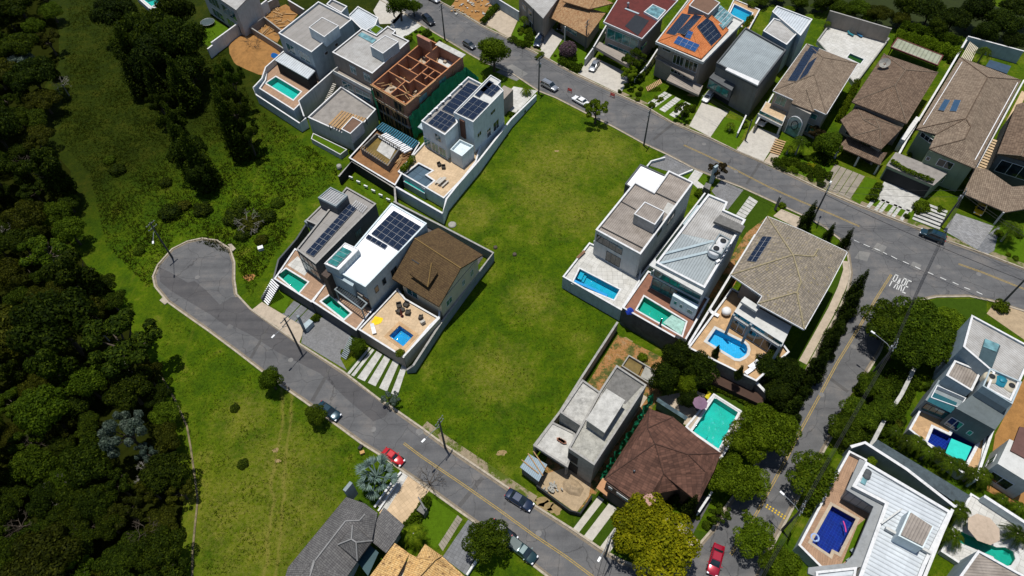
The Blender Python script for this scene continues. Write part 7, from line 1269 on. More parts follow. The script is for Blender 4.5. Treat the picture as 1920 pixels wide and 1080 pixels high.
hedge([(761, 990), (775, 975), (790, 955), (803, 930)], 1.2, 1.4, 'dark hedge beside the tiled driveway at the bottom', 'mid'); hedge([(983, 205), (965, 215), (955, 212)], 1.0, 1.0, 'low hedge along the curved white wall near the street', 'mid'); hedge([(775, 293), (763, 308), (752, 318)], 1.5, 1.0, 'leafy plants beside the stepped pool', 'lime', base=2.7)
hedge([(1450, 305), (1480, 300), (1530, 320), (1560, 330)], .8, 2.6, 'low planting in the garden of the arched house', 'mid'); hedge([(1530, 290), (1560, 300)], 1.4, 2.6, 'dense planting left of the diagonal drive', 'mid'); hedge([(1625, 700), (1600, 750), (1560, 815)], .8, 1.2, 'grassy verge planting along the side street', 'green')
hedge([(1715, 885), (1760, 915), (1800, 938)], 1.2, .8, 'narrow dark hedge beside the white ribbed roof', 'deep'); hedge([(1330, 722), (1385, 745), (1420, 765)], .8, .8, 'narrow green hedge above the teal pool', 'lime'); hedge([(1300, 25), (1300, 24)], .1, .1, 'x', 'mid') if False else None
hedge([(1140, 28), (1165, -8)], 2.0, 2.2, 'green shrubs between the clay roof and the maroon roof', 'green'); hedge([(1385, 70), (1398, 48), (1410, 30)], 1.5, 1.5, 'shrubs beside the rear pool of the orange roofed house', 'green')
for i, (x, y, r, c, l, b) in enumerate([(1243, 360 - 8, 1.0, 'green', 'bush in the gap behind the brown ribbed roof', 0), (1313, 363, 1.3, 'green', 'round bush beside the tall pale pillar base', 0), (1318, 378, 1.0, 'lime', 'lime bush below the round bush by the pillar', 0), (1728, 388, 1.9, 'green', 'rounded bush right of the white driveway', 0), (1762, 395, 1.2, 'mid', 'small bush by the utility pole at the right', 0), (1700, 405, .7, 'mid', 'low bush among the white paving slabs', 0), (1325, 985, .8, 'mid', 'clipped bush on the verge by the side street', 0), (1308, 970, .5, 'mid', 'tiny clipped bush on the verge', 0), (645, 660, .7, 'lime', 'small yellow green bush beside the steps', 0), (592, 597, .9, 'mid', 'bush on the concrete box by the sett driveway', 0), (750, 662, .9, 'lime', 'yellow green bush at the terrace corner over the driveway', 3.0), (1467, 385, .9, 'green', 'climbing plant by the gate pillar', 0), (1540, 345, 1.0, 'deep', 'dark ball bush beside the diagonal drive', 0), (1635, 865, .8, 'green', 'bush at the head of the wooden terrace', 1.8), (1205, 670, 1.0, 'green', 'weed bush on the building plot', 0), (765, 72, 1.3, 'green', 'bush in the front garden beside the top road', 0), (800, 62, 1.5, 'mid', 'rounded bush in the front garden near the black car', 0), (1878, 575, 1.6, 'lime', 'tall shrub beside the pole at the right junction', 0)]): bush(x, y, r, l, c, base=b)
for i, (x, y, r, c) in enumerate([(1430, 0, 2.2, 'mid'), (1460, -8, 2.4, 'green'), (1500, 5, 2.2, 'mid'), (1535, 12, 2.0, 'green'), (1560, 5, 2.4, 'mid'), (1480, 18, 1.6, 'green'), (1590, 22, 2.2, 'mid'), (1630, 32, 2.2, 'green'), (1410, 8, 1.6, 'mid')]): tree(['lumpy', 'broad'][i % 2], c, x, y, r, 'leafy green scrub growing on the bank at the top edge', 'shrub', 'scrub on the bank at the top edge', hz=.7)
GP = [([(1216, 196), (1240, 170), (1250, 175), (1226, 205)], 8), ([(1270, 226), (1296, 192), (1304, 198), (1284, 234)], 8), ([(1450, 312), (1470, 285), (1560, 306), (1535, 345)], 34), ([(1385, 244), (1400, 222), (1406, 226), (1392, 256)], 4), ([(1625, 372), (1640, 345), (1652, 350), (1640, 378)], 9), ([(1712, 400), (1728, 375), (1765, 392), (1750, 412)], 10), ([(960, 66), (975, 36), (1004, 55), (998, 84)], 16), ([(1034, 106), (1050, 84), (1095, 118), (1080, 134)], 14), ([(1160, 172), (1180, 140), (1210, 168), (1195, 192)], 14), ([(768, 64), (792, 52), (828, 76), (812, 96)], 10), ([(1780, 120), (1800, 80), (1810, 84), (1790, 125)], 6), ([(1600, 240), (1625, 200), (1632, 204), (1608, 246)], 7), ([(1700, 260), (1716, 232), (1722, 236), (1706, 266)], 5), ([(1312, 358), (1330, 345), (1330, 370), (1318, 380)], 4), ([(1870, 430), (1915, 430), (1915, 490), (1875, 475)], 8)]
rnd = random.Random(21); pi = 0
for poly, k in GP:
    xs = [p[0] for p in poly]; ys = [p[1] for p in poly]; c = 0
    while c < k:
        x = rnd.uniform(min(xs), max(xs)); y = rnd.uniform(min(ys), max(ys))
        if not inside(x, y, poly): continue
        c += 1; cc = rnd.choice(['mid', 'green', 'mid', 'lime', 'dark']); bush(x, y, rnd.uniform(.35, .95), {'mid': 'small mid green garden plant in a front garden of the upper street', 'green': 'small fresh green garden plant in a front garden of the upper street', 'lime': 'small yellowish garden plant in a front garden of the upper street', 'dark': 'small dark garden plant in a front garden of the upper street'}[cc], cc, group='garden plants along the upper street', cat='garden plant')
GW = [([(1640, 720), (1690, 700), (1650, 780), (1600, 830), (1590, 800)], 34, 'shrubbery between the side street and the pale garden wall'), ([(1720, 700), (1735, 715), (1665, 830), (1650, 820)], 24, 'shrubbery right of the pale garden wall')]
for poly, k, gl in GW:
    xs = [p[0] for p in poly]; ys = [p[1] for p in poly]; c = 0
    while c < k:
        x = rnd.uniform(min(xs), max(xs)); y = rnd.uniform(min(ys), max(ys))
        if not inside(x, y, poly): continue
        c += 1; cc = rnd.choice(['mid', 'green', 'mid', 'lime', 'olive']); bush(x, y, rnd.uniform(.6, 1.5), 'leafy %s bush in the %s' % ({'mid': 'mid green', 'green': 'fresh green', 'lime': 'yellowish', 'olive': 'olive'}[cc], gl), cc, group=gl)
# grass tufts standing in the lawns and on the slope
def tufts(name, areas, n, h, mat, seed):
    rnd = random.Random(seed); mb = MB()
    for poly, k in areas:
        xs = [p[0] for p in poly]; ys = [p[1] for p in poly]; c = 0; tries = 0
        while c < n * k and tries < n * 30:
            tries += 1; x = rnd.uniform(min(xs), max(xs)); y = rnd.uniform(min(ys), max(ys))
            if not inside(x, y, poly): continue
            c += 1; p = P(x, y); s = h * rnd.uniform(.4, 1.4) * (1 + .35 * math.sin(x * .05) * math.sin(y * .06))
            for j in range(4):
                a = rnd.random() * 6.28; d = Vector((math.cos(a), math.sin(a), 0)); q = Vector((-d.y, d.x, 0)) * s * .28; o = p + d * rnd.uniform(0, s); mb.add([o - q, o + q, o + d * s * .8 + Vector((0, 0, s))], [(0, 1, 2)])
    o = mb.build(name, mat, uv=False); return tag(o, 'tufts of rough grass standing in the lawns and slopes', 'grass', None, 'stuff')
slope = [(130, 0), (200, -5), (400, 60), (440, 130), (480, 200), (560, 260), (640, 320), (620, 350), (560, 380), (540, 440), (500, 500), (470, 560), (440, 480), (330, 440), (280, 540), (200, 460), (170, 330), (110, 260), (120, 150)]
lot = [(1005, 195), (1240, 290), (1170, 330), (1060, 510), (1150, 600), (985, 850), (940, 895), (850, 835), (750, 760), (760, 720), (920, 480), (850, 400)]
low = [(320, 590), (480, 700), (570, 765), (720, 870), (640, 930), (540, 1060), (380, 1080), (375, 900), (340, 750), (300, 660)]
tm = leafm('grass blades', (.06, .095, .003), (.10, .135, .004), (.17, .18, .02), .5); tmd = leafm('rough grass blades', (.022, .036, .001), (.042, .060, .002), (.08, .088, .006), .5)  # slope blades share the painted darkening of the rough pasture
tufts('grass', [(lot, 1.0), (low, .9)], 7000, .11, tm, 1); tufts('grass', [(slope, 1.0)], 30000, .20, tmd, 2)
# ================================================================== cars
def car_parts(kind):
    L, Wd, st, gh = {'sedan': (4.5, 1.78, [(-2.25, .5, .80, .78), (-2.1, .35, .92, .84), (-1.2, .3, .96, .89), (0, .3, .93, .89), (1.0, .3, .90, .88), (1.9, .32, .78, .84), (2.25, .42, .62, .74)], (-1.55, 1.05, .72, .62, 1.42, -.95, .25)),
                     'suv': (4.7, 1.86, [(-2.35, .5, 1.02, .82), (-2.2, .4, 1.08, .90), (0, .38, 1.05, .93), (1.1, .38, 1.03, .92), (2.1, .4, .92, .87), (2.35, .5, .75, .8)], (-2.2, 1.2, .80, .72, 1.72, -1.95, .45)),
                     'pickup': (4.8, 1.8, [(-2.4, .5, .98, .84), (-2.2, .4, 1.0, .88), (0, .38, 1.0, .9), (1.0, .38, .98, .9), (2.1, .4, .88, .84), (2.4, .5, .72, .76)], (-.35, 1.3, .78, .68, 1.62, -.15, .65)),
                     'beetle': (4.0, 1.55, [(-2.0, .45, .55, .45), (-1.75, .35, .80, .58), (-1.1, .3, .95, .76), (0, .3, .92, .77), (.8, .3, .92, .74), (1.5, .32, .80, .60), (2.0, .42, .55, .42)], (-1.25, .75, .62, .50, 1.45, -.75, .25)),
                     'hatch': (3.9, 1.7, [(-1.95, .5, .86, .76), (-1.8, .35, .96, .82), (0, .3, .94, .85), (.9, .3, .90, .84), (1.6, .32, .78, .80), (1.95, .42, .62, .7)], (-1.8, 1.0, .70, .60, 1.48, -1.5, .3))}[kind]
    return L, Wd, st, gh
darkglass = glassy('car glass', (.012, .02, .024), .05); tyre = plain('tyre rubber', (.012, .012, .012), var=.1); rimm = plain('wheel rim', (.30, .31, .32), metal=.8, rough=.3); lamp = plain('head lamp', (.7, .72, .75), rough=.1, var=.02); tail = plain('tail lamp', (.35, .01, .01), rough=.2)
def car(kind, px, py, hx, hy, colm, label, sc=1.0):
    p = P(px, py); h = P(hx, hy); a = math.atan2(h.y - p.y, h.x - p.x); t = thing('parked_car', label, {'pickup': 'pickup truck'}.get(kind, 'car'), (p.x, p.y, .012)); t.rotation_euler = (0, 0, a); sc *= .95; t.scale = (sc, sc, sc); ORG[t.name] = Vector((0, 0, 0))
    L, Wd, st, gh = car_parts(kind); mb = MB(); V = []; F = []
    for x, zb, zt, w_ in st: V += [Vector((x, y, z)) for y, z in ((-w_ * .9, zb), (-w_, zb + (zt - zb) * .35), (-w_ * .97, zt - .1), (-w_ * .82, zt), (-w_ * .4, zt + .04), (w_ * .4, zt + .04), (w_ * .82, zt), (w_ * .97, zt - .1), (w_, zb + (zt - zb) * .35), (w_ * .9, zb))]
    k = 10; n = len(st); F = [(i * k + j, (i + 1) * k + j, (i + 1) * k + (j + 1) % k, i * k + (j + 1) % k) for i in range(n - 1) for j in range(k)] + [tuple(range(k)), tuple(reversed(range((n - 1) * k, n * k)))]
    mb.add(V, F, True); mb.sm[-1] = mb.sm[-2] = False; o = mb.build('body', colm, t); md = o.modifiers.new('edge', 'BEVEL'); md.width = .04; md.segments = 2; md.limit_method = 'ANGLE'
    x0, x1, w0, w1, zr, r0, r1 = gh; zb = .93 if kind not in ('suv', 'pickup') else 1.03; w0 *= Wd / 1.78; mb = MB(); mb.add([(x0, -w0, zb), (x1, -w0, zb), (x1, w0, zb), (x0, w0, zb), (r0, -w1, zr - .05), (r1, -w1, zr - .05), (r1, w1, zr - .05), (r0, w1, zr - .05)], [(0, 1, 5, 4), (1, 2, 6, 5), (2, 3, 7, 6), (3, 0, 4, 7), (4, 5, 6, 7)]); mb.build('windows', darkglass, t)
    mb = MB(); e = .05; mb.add([(r0 - e, -w1 - e, zr - .06), (r1 + e, -w1 - e, zr - .06), (r1 + e, w1 + e, zr - .06), (r0 - e, w1 + e, zr - .06), (r0 + e, -w1 + .08, zr + .02), (r1 - e, -w1 + .08, zr + .02), (r1 - e, w1 - .08, zr + .02), (r0 + e, w1 - .08, zr + .02)], [(0, 1, 5, 4), (1, 2, 6, 5), (2, 3, 7, 6), (3, 0, 4, 7), (4, 5, 6, 7), (3, 2, 1, 0)])
    for s in (-1, 1):
        mb.bar((x0, s * w0, zb), (r0, s * w1, zr - .05), .08); mb.bar((x1, s * w0, zb), (r1, s * w1, zr - .05), .07); mid = (r0 + r1) / 2 - .1; mb.bar((mid, s * w0 * 1.0, zb), (mid, s * w1, zr - .05), .08)
    mb.build('roof', colm, t)
    for x in (-L * .30, L * .31):
        for s in (-1, 1):
            c = Vector((x, s * Wd * .5 * .93, .32)); w_ = MB().tube([c - Vector((0, .1, 0)), c + Vector((0, .1, 0))], .32, 14, smooth=False).build('wheel', tyre, t); MB().tube([c - Vector((0, .11, 0)), c + Vector((0, .11, 0))], .19, 10, smooth=False).build('rim', rimm, w_)
    for s in (-1, 1):
        MB().box((L / 2 - .12, s * Wd * .34, st[-1][2] + .03), (.24, .3, .14)).build('headlight', lamp, t); MB().box((-L / 2 + .05, s * Wd * .36, st[0][2] - .02), (.12, .24, .16)).build('tail_light', tail, t); MB().box((x1 - .25, s * (Wd / 2 + .08), zb + .05), (.14, .2, .12)).build('wing_mirror', colm, t)
    if kind == 'pickup': MB().box((-1.35, 0, 1.03), (1.7, 1.45, .05)).build('bed_cover', plain('bed cover', (.06, .09, .09), rough=.5), t)
    if kind == 'suv':
        mb = MB(); [mb.bar((r0 + .1, s * w1 * .85, zr + .05), (r1 - .1, s * w1 * .85, zr + .05), .05) for s in (-1, 1)]; mb.build('roof_rail', dmetal, t)
    return t
cb = paint('deep blue car paint', (.008, .018, .045)); ck = paint('black car paint', (.008, .009, .011)); cs = paint('silver car paint', (.38, .39, .40), .7, .3); cw_ = paint('white car paint', (.72, .72, .72), 0); cg = paint('dark green car paint', (.012, .04, .045)); ct = paint('dark teal car paint', (.008, .035, .05)); cr = paint('red car paint', (.42, .008, .010), .1); crm = paint('crimson car paint', (.30, .004, .02), .3); cy = paint('yellow car paint', (.55, .33, .01), 0); cn = paint('graphite car paint', (.10, .105, .11), .6, .3)
car('suv', 804, 42, 822, 58, ck, 'black estate car with glossy windows at the top road kerb'); car('hatch', 880, 88, 895, 97, cn, 'grey hatchback half under the round street tree'); car('suv', 1010, 82, 1001, 100, cb, 'deep blue car on the drive beside the clay roof'); car('sedan', 1114, 127, 1104, 142, cs, 'silver saloon on the white driveway'); car('suv', 1030, 165, 1045, 173, cs, 'silver estate with roof rails parked by the utility pole'); car('sedan', 1088, 193, 1074, 185, cw_, 'white saloon under the loose pale green tree'); car('suv', 1746, 446, 1728, 439, ct, 'dark teal estate parked at the right kerb'); car('sedan', 1431, 229, 1422, 241, cw_, 'white car inside the carport of the arched house'); car('sedan', 1836, 394, 1828, 408, cy, 'yellow car in the dark carport'); car('sedan', 618, 774, 634, 785, ct, 'dark teal saloon on the lower street beside a small tree'); car('beetle', 738, 859, 752, 869, cr, 'bright red rounded vintage car by the fan palm'); car('sedan', 974, 940, 990, 950, cb, 'dark blue saloon parked below the building plot'); car('pickup', 979, 1034, 994, 1046, cg, 'dark green pickup with a covered bed at the bottom'); car('sedan', 944, 1000, 957, 1010, ck, 'black saloon mostly hidden under the dark street tree'); car('sedan', 1340, 1052, 1333, 1080, crm, 'crimson saloon on the side street at the bottom'); car('hatch', 1326, 186, 1316, 198, cw_, 'white car nose in the garage of the charcoal house'); car('hatch', 814, 2, 826, 8, cs, 'silver car cut by the top edge of the view'); car('suv', 1054, 52, 1048, 62, ck, 'black car in the shade of the clay tile carport')
# ================================================================== poles, lamps, wires
polem = plain('concrete pole', (.10, .095, .09), var=.3, scale=2)
def pole(px, py, label, h=9.5, lampat=None, cross=True, az_=None, tr=False):
    b = P(px, py); t = thing('utility_pole', label, 'utility pole', b); MB().tube([b, b + Vector((0, 0, h))], [.19, .12], 8).build('shaft', polem, t)
    a = R(-30) if az_ is None else az_; d = Vector((math.cos(a + 1.57), math.sin(a + 1.57), 0))
    if cross:
        for z in (h - .3, h - 1.3):
            mb = MB(); mb.bar(b + d * -.95 + Vector((0, 0, z)), b + d * .95 + Vector((0, 0, z)), .1); c = mb.build('crossarm', polem, t); mb = MB()
            for s in (-.85, -.3, .3, .85): mb.lathe(b + d * s + Vector((0, 0, z + .05)), [(.05, 0), (.08, .08), (.04, .16), (.01, .2)], 6)
            mb.build('insulator', pale, c)
    if tr: MB().tube([b + d * .4 + Vector((0, 0, h - 2.6)), b + d * .4 + Vector((0, 0, h - 1.7))], .3, 10).build('transformer', gmetal, t)
    if lampat:
        q = P(lampat[0], lampat[1], 8.2); s = b + Vector((0, 0, 7.4)); o = MB().tube([s, s.lerp(q, .3) + Vector((0, 0, .35)), q], .045, 6).build('lamp_arm', gmetal, t); e = (q - s); e.z = 0; e.normalize(); MB().bar(q - e * .1, q + e * .55, .28, .14).build('lamp_head', plasticw, o)
    return b + Vector((0, 0, h))
PT = {}
PT['a'] = pole(563, 657, 'tall pole on the pavement before the sett driveway', lampat=(514, 629)); PT['cds'] = pole(323, 483, 'tall pole at the rim of the dead end circle', lampat=(287, 453)); PT['c'] = pole(835, 840, 'tall pole at the kerb of the empty lot', lampat=(796, 824)); PT['d'] = pole(1207, 273, 'tall pole at the street corner of the empty lot'); PT['e'] = pole(1010, 176, 'tall pole beside the silver estate car', tr=True); PT['f'] = pole(834, 74, 'tall pole beside the black estate car at the top road')
PT['g'] = pole(1523, 414, 'tall pole behind the pointed conifers', lampat=(1557, 343)); PT['h'] = pole(1875, 573, 'tall pole at the right junction corner'); PT['i'] = pole(1634, 702, 'tall pole among trees with a lamp over the side street', lampat=(1639, 625), tr=True); PT['j'] = pole(1466, 994, 'tall pole by the bright round tree and yellow studs', lampat=(1469, 927)); PT['k'] = pole(1134, 1044, 'tall pole under the golden tree with a lamp over the street', lampat=(1125, 1046)); PT['l'] = pole(1763, 425, 'tall pole with a bracket beside the setts driveway', tr=True); PT['m'] = pole(1097, 95, 'slim pale pole beside the mauve tree', 8); PT['n'] = pole(1000, 65, 'slim grey pole in the garden by the clay roof', 7, cross=False); PT['o'] = pole(739, 30, 'thick pole at the top driveway', 7, cross=False)
PT['p'] = pole(1397, 264, 'pale round post between lawn and white driveway', 5.5, cross=False)
wirem = plain('black cable', (.03, .03, .032), var=.1)
def wire(a, b, label, sag=.6, n=2, offz=(-.2, -1.2), r=.03, side=.6):
    """bundle of overhead lines hung between two pole tops: each line sags"""
    for k in range(n):
        A = a + Vector((0, 0, offz[k % len(offz)])); B_ = b + Vector((0, 0, offz[k % len(offz)])); d = (B_ - A); s = Vector((-d.y, d.x, 0)).normalized() * side * (k - (n - 1) / 2); o = MB()
        o.tube([A.lerp(B_, i / 14) + s - Vector((0, 0, 4 * sag * (i / 14) * (1 - i / 14))) for i in range(15)], r, 4, False); tag(o.build('overhead_cable', wirem, uv=False), label, 'cable', label.replace('black', 'cables').strip() if n > 1 else None)
for a, b, l in (('f', 'e', 'thin overhead cable from the black estate car to the silver one'), ('e', 'd', 'thin overhead cable along the top of the empty lot'), ('d', 'g', 'thin overhead cable past the tall pale pillar'), ('g', 'h', 'dark overhead cable across the junction in the foreground of the dashes'), ('m', 'p', 'thin overhead cable in front of the orange roofed house')): wire(PT[a], PT[b], l, n=2, r=.025)
wire(PT['g'], PT['h'], 'thick cable bundle sweeping across the junction', .5, 2, (-2.4, -2.6), .03, .3); wire(PT['l'], PT['i'], 'thick cable bundle crossing the road over the painted word', .8, 3, (-1.2, -1.5, -1.9), .026, .22); wire(PT['i'], PT['j'], 'thick cable bundle down the side street', .8, 3, (-1.2, -1.5, -1.9), .026, .22)
wire(PT['j'], P(1395, 1150, 8), 'thick cable bundle leaving the bottom edge by the side street', .5, 3, (-1.2, -1.5, -1.9), .026, .22); wire(PT['l'], PT['g'], 'thin overhead cable along the upper kerb', .6, 2); wire(PT['l'], P(1990, 470, 9), 'thin overhead cable leaving at the right edge', .6, 2)
wire(PT['k'], P(1105, 1150, 9), 'thin overhead cable leaving the bottom edge by the golden tree', .4, 2)
# red street barriers
red = plain('red barrier plastic', (.45, .04, .03), rough=.4)
for x, y, l in ((1068, 173, 'red folding barrier standing in the road by the silver estate'), (1148, 182, 'red folding barrier near the upper kerb, right one')):
    b = P(x, y); t = thing('road_barrier', l, 'barrier', b); d = Vector((.5, -.35, 0)).normalized(); s = Vector((-d.y, d.x, 0)) * .25
    for k in (-1, 1):
        mb = MB(); mb.bar(b - d * .5 + s * k, b - d * .5 + Vector((0, 0, 1)), .07); mb.bar(b + d * .5 + s * k, b + d * .5 + Vector((0, 0, 1)), .07); mb.bar(b - d * .5 + s * k * .5 + Vector((0, 0, .55)), b + d * .5 + s * k * .5 + Vector((0, 0, .55)), .05, .2); mb.build('frame', red, t)
    MB().bar(b - d * .55 + Vector((0, 0, .95)), b + d * .55 + Vector((0, 0, .95)), .06, .22).build('top_board', red, t)
# ================================================================== terrace furniture and small things
def lounger(px, py, z, rz, mat, label, group=None):
    b = P(px, py, z); t = thing('sun_lounger', label, 'sun lounger', b, group); M = Matrix.Rotation(rz, 3, 'Z'); f = lambda x, y, zz: b + M @ Vector((x, y, zz))
    MB().box(f(-.2, 0, .35), (1.3, .65, .1), rz).build('seat', mat, t); MB().bar(f(.45, 0, .36), f(1.0, 0, .75), .62, .08).build('backrest', mat, t)
    for x in (-.7, .6):
        for y in (-.26, .26): MB().bar(f(x, y, 0), f(x, y, .32), .05).build('leg', frame, t)
def chair(px, py, z, rz, mat, label, group=None, s=.7):
    b = P(px, py, z); t = thing('armchair', label, 'chair', b, group); M = Matrix.Rotation(rz, 3, 'Z'); f = lambda x, y, zz: b + M @ Vector((x, y, zz))
    MB().box(f(0, 0, .3), (s, s, .28), rz).build('seat', mat, t); MB().box(f(-s * .45, 0, .6), (s * .2, s, .5), rz).build('backrest', mat, t)
    for y in (-1, 1): MB().box(f(0, y * s * .48, .5), (s * .8, .12, .16), rz).build('armrest', mat, t)
    for x in (-.3, .3):
        for y in (-.3, .3): MB().bar(f(x * s, y * s, 0), f(x * s, y * s, .18), .06).build('leg', mat, t)
def table(px, py, z, sx, sy, rz, mat, label, h=.72):
    b = P(px, py, z); t = thing('table', label, 'table', b); M = Matrix.Rotation(rz, 3, 'Z'); MB().box(b + Vector((0, 0, h)), (sx, sy, .06), rz).build('table_top', mat, t)
    for x in (-.42, .42):
        for y in (-.4, .4): q = b + M @ Vector((x * sx, y * sy, 0)); MB().bar(q, q + Vector((0, 0, h - .04)), .07).build('leg', mat, t)
def parasol(px, py, z, r, mat, label, h=2.5):
    b = P(px, py, z + h); b.z = z; t = thing('parasol', label, 'parasol', b); MB().tube([b, b + Vector((0, 0, h))], .04, 6).build('pole', gmetal, t); n = 8; V = [b + Vector((0, 0, h + .1))] + [b + Vector((math.cos(i * .785) * r, math.sin(i * .785) * r, h - .45)) for i in range(n)]
    mb = MB(); mb.add(V, [(0, i + 1, (i + 1) % n + 1) for i in range(n)]); mb.add([v - Vector((0, 0, .03)) for v in V], [(0, (i + 1) % n + 1, i + 1) for i in range(n)]); mb.build('canopy', mat, t); MB().lathe(b, [(.35, 0), (.35, .1), (.02, .12)], 12).build('base', concd, t)
lounger(1594, 66, .5, 2.2, plain('teal cushion', (.02, .16, .20)), 'teal sun lounger on the pale terrace, left one'); lounger(1611, 68, .5, 2.0, plain('blue cushion', (.02, .11, .22)), 'blue sun lounger on the pale terrace, right one')
for i, (x, y, a) in enumerate([(749, 575, 5.0), (762, 573, 4.2), (765, 588, 3.0), (749, 586, 1)]): chair(x, y, 3.0, a, plasticb, ['dark wicker armchair with yellow cushion on the tan terrace, left one', 'dark wicker armchair on the tan terrace nearest the cream house', 'dark wicker armchair on the right of the terrace group', 'dark wicker stool chair at the front of the terrace group'][i], 'wicker chairs on the tan terrace', .85)
MB_ = MB(); c = P(755, 582, 3.0); MB_.lathe(c, [(.45, 0), (.45, .35), (.01, .36)], 14, False); tag(MB_.build('stool', plasticb), 'round dark wicker stool between the armchairs on the tan terrace', 'stool')
c = P(754, 593, 3.0); mb = MB(); mb.lathe(c, [(.3, 0), (.3, .1), (.06, .15), (.22, .9), (.12, 1.9), (.02, 2.3)], 8); tag(mb.build('folded_parasol', plain('brick red cloth', (.20, .05, .04))), 'folded brick red parasol standing before the wicker chairs', 'parasol')
mb = MB(); c = P(708, 601, 3.05); mb.poly([c + Vector((math.cos(i * .7) * (.8 + .35 * (i % 2)), math.sin(i * .7) * (.75 + .3 * (i % 3 == 0)), 0)) for i in range(9)]); mb.v += [v - Vector((0, 0, .05)) for v in mb.v]; mb.f.append(tuple(reversed(range(9, 18)))); mb.f += [(i, i + 9, (i + 1) % 9 + 9, (i + 1) % 9) for i in range(9)]; mb.sm = [False] * len(mb.f); tag(mb.build('air_mattress', plain('yellow cloth', (.75, .50, .01))), 'yellow cloth lying on the tan terrace left of the blue pool', 'cloth')
lounger(701, 620, 3.0, 1.9, plasticw, 'pale sun lounger at the left edge of the tan terrace'); chair(793, 606, 3, 2.2, plain('white wicker', (.4, .38, .34)), 'pale garden chair beside the right parapet of the tan terrace'); chair(789, 597, 3, 3.0, plasticb, 'dark garden chair near the pale one on the tan terrace')
table(829, 343, 2.7, 2.2, .7, .95, slab, 'long pale table on the terrace of the solar roofed house'); table(822, 341, 2.7, 2.0, .35, .95, slab, 'bench left of the long pale table', .45); table(835, 347, 2.7, 2.0, .35, .95, slab, 'bench right of the long pale table', .45)
chair(824, 311, 2.7, 5.3, plasticb, 'dark padded chair on the terrace under the blue house, left one'); chair(832, 316, 2.7, 4.7, plasticb, 'dark padded chair on the terrace under the blue house, right one')
table(1089, 480, 2.8, 2.2, .5, .85, wood, 'wooden bench by the wall of the pale terrace', .45); lounger(1338, 590, 4.2, 2.5, plasticw, 'white sun lounger on the ochre terrace by the party wall'); c = P(1360, 589, 4.2); tag(MB().lathe(c, [(.3, 0), (.75, .5), (.8, .9), (.6, 1.3), (.02, 1.4)], 16).build('egg_chair', plasticw), 'round white egg chair on the ochre terrace', 'egg chair'); lounger(1411, 686, 4.2, .6, plasticw, 'white sun lounger at the lower corner of the ochre terrace'); lounger(1404, 697, 4.2, .6, plasticw, 'second white sun lounger at the lower corner of the ochre terrace')
for x, y, l in ((1425, 672, 'dark garden chair near the pool corner, left of a pair'), (1433, 669, 'dark garden chair near the pool corner, right of a pair')): chair(x, y, 4.2, 1, plasticb, l)
chair(1270, 636, 4.4, 1, dmetal, 'dark metal chair on the reddish deck, left of a pair', s=.8); chair(1279, 640, 4.4, 1, dmetal, 'dark metal chair on the reddish deck, right of a pair', s=.8); mound([(1172, 582), (1180, 577), (1189, 582), (1187, 590), (1176, 590)], 1.0, 'crumpled royal blue cover on the reddish deck', plain('royal blue cloth', (.01, .04, .35)), 'pool_cover', 'cover', 3, base=4.4); c = P(1237, 612, 4.4); tag(MB().lathe(c, [(.35, 0), (.35, .1), (.07, .15), (.2, 1.0), (.12, 2.0), (.02, 2.4)], 8).build('folded_parasol', dgrey), 'folded grey parasol at the edge of the green pool', 'parasol')
parasol(1314, 753, 1.4, 1.15, plain('purple cloth', (.20, .12, .18)), 'dusty purple parasol beside the teal pool'); parasol(1848, 990, .9, 2.1, plain('beige cloth', (.42, .33, .25)), 'large beige parasol over the curved green pool'); mound([(1321, 744), (1328, 733), (1334, 738), (1328, 749)], .3, 'yellow mat lying beside the purple parasol', plain('yellow mat', (.6, .5, .02)), 'mat', 'mat', 4, base=1.4)
for i, (x, y) in enumerate([(1385, 806 - 30), (1372, 798), (1367, 812)]): pass
mb = MB(); pts = [P(1581 + 5 * math.sin(i / 8 * 1.6), 977 + i * 2.6, 1.72) for i in range(9)]; mb.tube(pts, .09, 7); tag(mb.build('pool_noodle', plain('pink foam', (.60, .06, .25))), 'pink foam noodle floating in the deep blue pool', 'pool noodle')
mb = MB(); c = P(1528, 1008, 1.75); mb.tube([c + Vector((math.cos(i / 12 * 6.283) * .5, math.sin(i / 12 * 6.283) * .5, 0)) for i in range(13)], .14, 7, False); tag(mb.build('swim_ring', plain('white and blue ring', (.25, .35, .6))), 'blue white swim ring at the left edge of the deep blue pool', 'swim ring')
for x, y, l in ((1597, 1034, 'small grey stool on the lawn strip by the deep blue pool, upper one'), (1590, 1052, 'small grey stool on the lawn strip by the deep blue pool, lower one')): table(x, y, 1.85, .6, .5, .5, grey, l, .4)
c = P(490, 468, .0); tag(MB().box((c.x, c.y, .35), (1.0, .8, .7), .4).build('white_box', plasticw), 'white box lying on the grass left of the dark side wall', 'box'); c = P(680, 850); tag(MB().box((c.x, c.y, .25), (.7, .5, .5), .4).build('cardboard_box', plain('cardboard', (.45, .26, .09))), 'cardboard box left on the grass by the red vintage car', 'box'); tag(MB().box((c.x - .4, c.y + .9, .2), (.8, .5, .4), 1.1).build('rubbish_bag', black), 'black rubbish bag behind the cardboard box', 'rubbish bag')
for x, y, l in ((929, 465, 'dark tree stump in the lower part of the empty lot, left one'), (965, 478, 'dark tree stump in the lower part of the empty lot, right one')): c = P(x, y); tag(MB().lathe(c, [(.42, 0), (.36, .35), (.3, .4), (.01, .38)], 10).build('tree_stump', bark), l, 'stump')
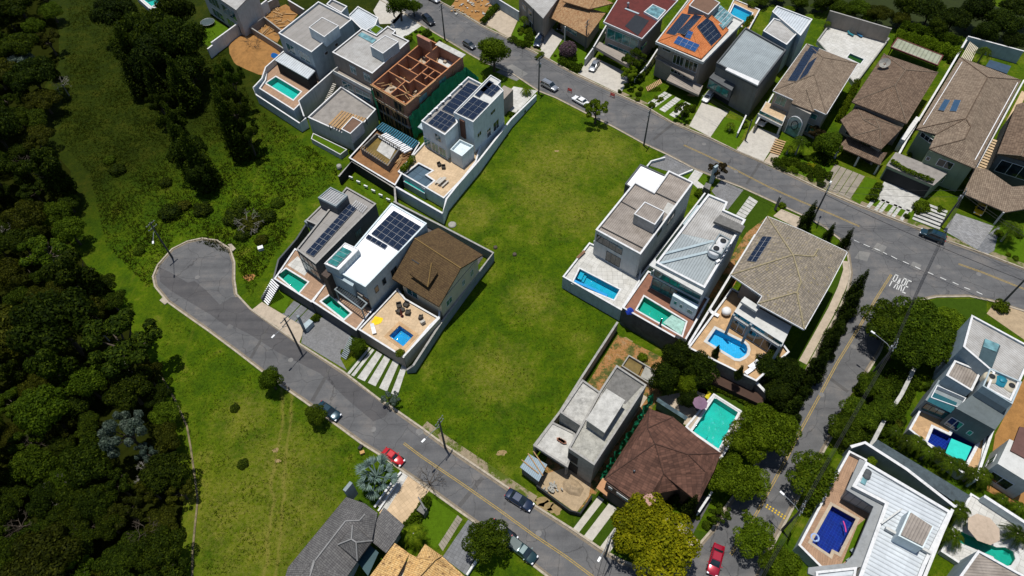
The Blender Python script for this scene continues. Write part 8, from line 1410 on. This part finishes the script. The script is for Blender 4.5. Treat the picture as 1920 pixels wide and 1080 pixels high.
# concrete gate pillar and box of the lower left row
t = thing('gate_pillar', 'tall grey gate pillar beside the slate drive', 'pillar', P(571, 626)); MB().prism(PL([(555, 592), (559, 590), (562, 593), (558, 596)], 4.2), 0, 4.2).build('shaft', grey, t); MB().prism(PL([(567, 609), (580, 598), (587, 603), (573, 617)], 1.2), 0, 1.2).build('meter_box', pale, t)
t = thing('gate_pillar', 'tall dark gate pillar by the lawn of the stepping slabs', 'pillar', P(1455, 398)); MB().prism(PL([(1461, 368), (1464, 366), (1466, 369), (1463, 371)], 3.6), 0, 3.6).build('shaft', concd, t)
t = thing('meter_box', 'square white meter box on the tiled driveway edge', 'meter box', P(790, 960)); MB().prism(PL([(781, 956), (789, 945), (801, 954), (794, 965)], 1.6), 0, 1.6).build('box', concd, t); MB().prism(PL([(783, 932), (785, 931), (798, 953), (795, 955)], 3), 2.6, 3).build('arm', dmetal, t)
c = P(837, 318); tag(MB().lathe(P(637, 316, 0), [(.5, 0), (.5, .9), (.35, .95), (.01, .9)], 14).build('concrete_well', conc), 'round concrete well ring by the navy yard wall', 'well'); tag(MB().lathe(P(848, 422, 0), [(.8, 0), (.8, .2), (.5, .25), (.01, .2)], 14).build('drain_chamber', conc), 'round concrete drain chamber at the corner of the empty lot', 'drain')
rnd = random.Random(9)
for i in range(70): q = P(rnd.uniform(845, 924), rnd.uniform(-10, 30), .1); mb = MB(); mb.box(q + Vector((0, 0, .1)), (rnd.uniform(.3, 1.1), rnd.uniform(.2, .6), rnd.uniform(.1, .4)), rnd.random() * 3); tag(mb.build('rubble', rnd.choice([concw, planks, sand, conc])), 'chunk of pale rubble on the earth lot by the top road', 'rubble', 'rubble on the lot by the top road')
rnd = random.Random(10)
for x, y in ((1015, 1000), (1025, 1008), (1040, 1015), (1300, 178), (1170, 640)): blot(x + rnd.uniform(-4, 4), y - 60 if y > 900 else y, 1.2, dm)
bare(806, 908, 2.6, 'leafless dark tree leaning over the kerb beside the tiled driveway', 2.2, bark, seed=17)
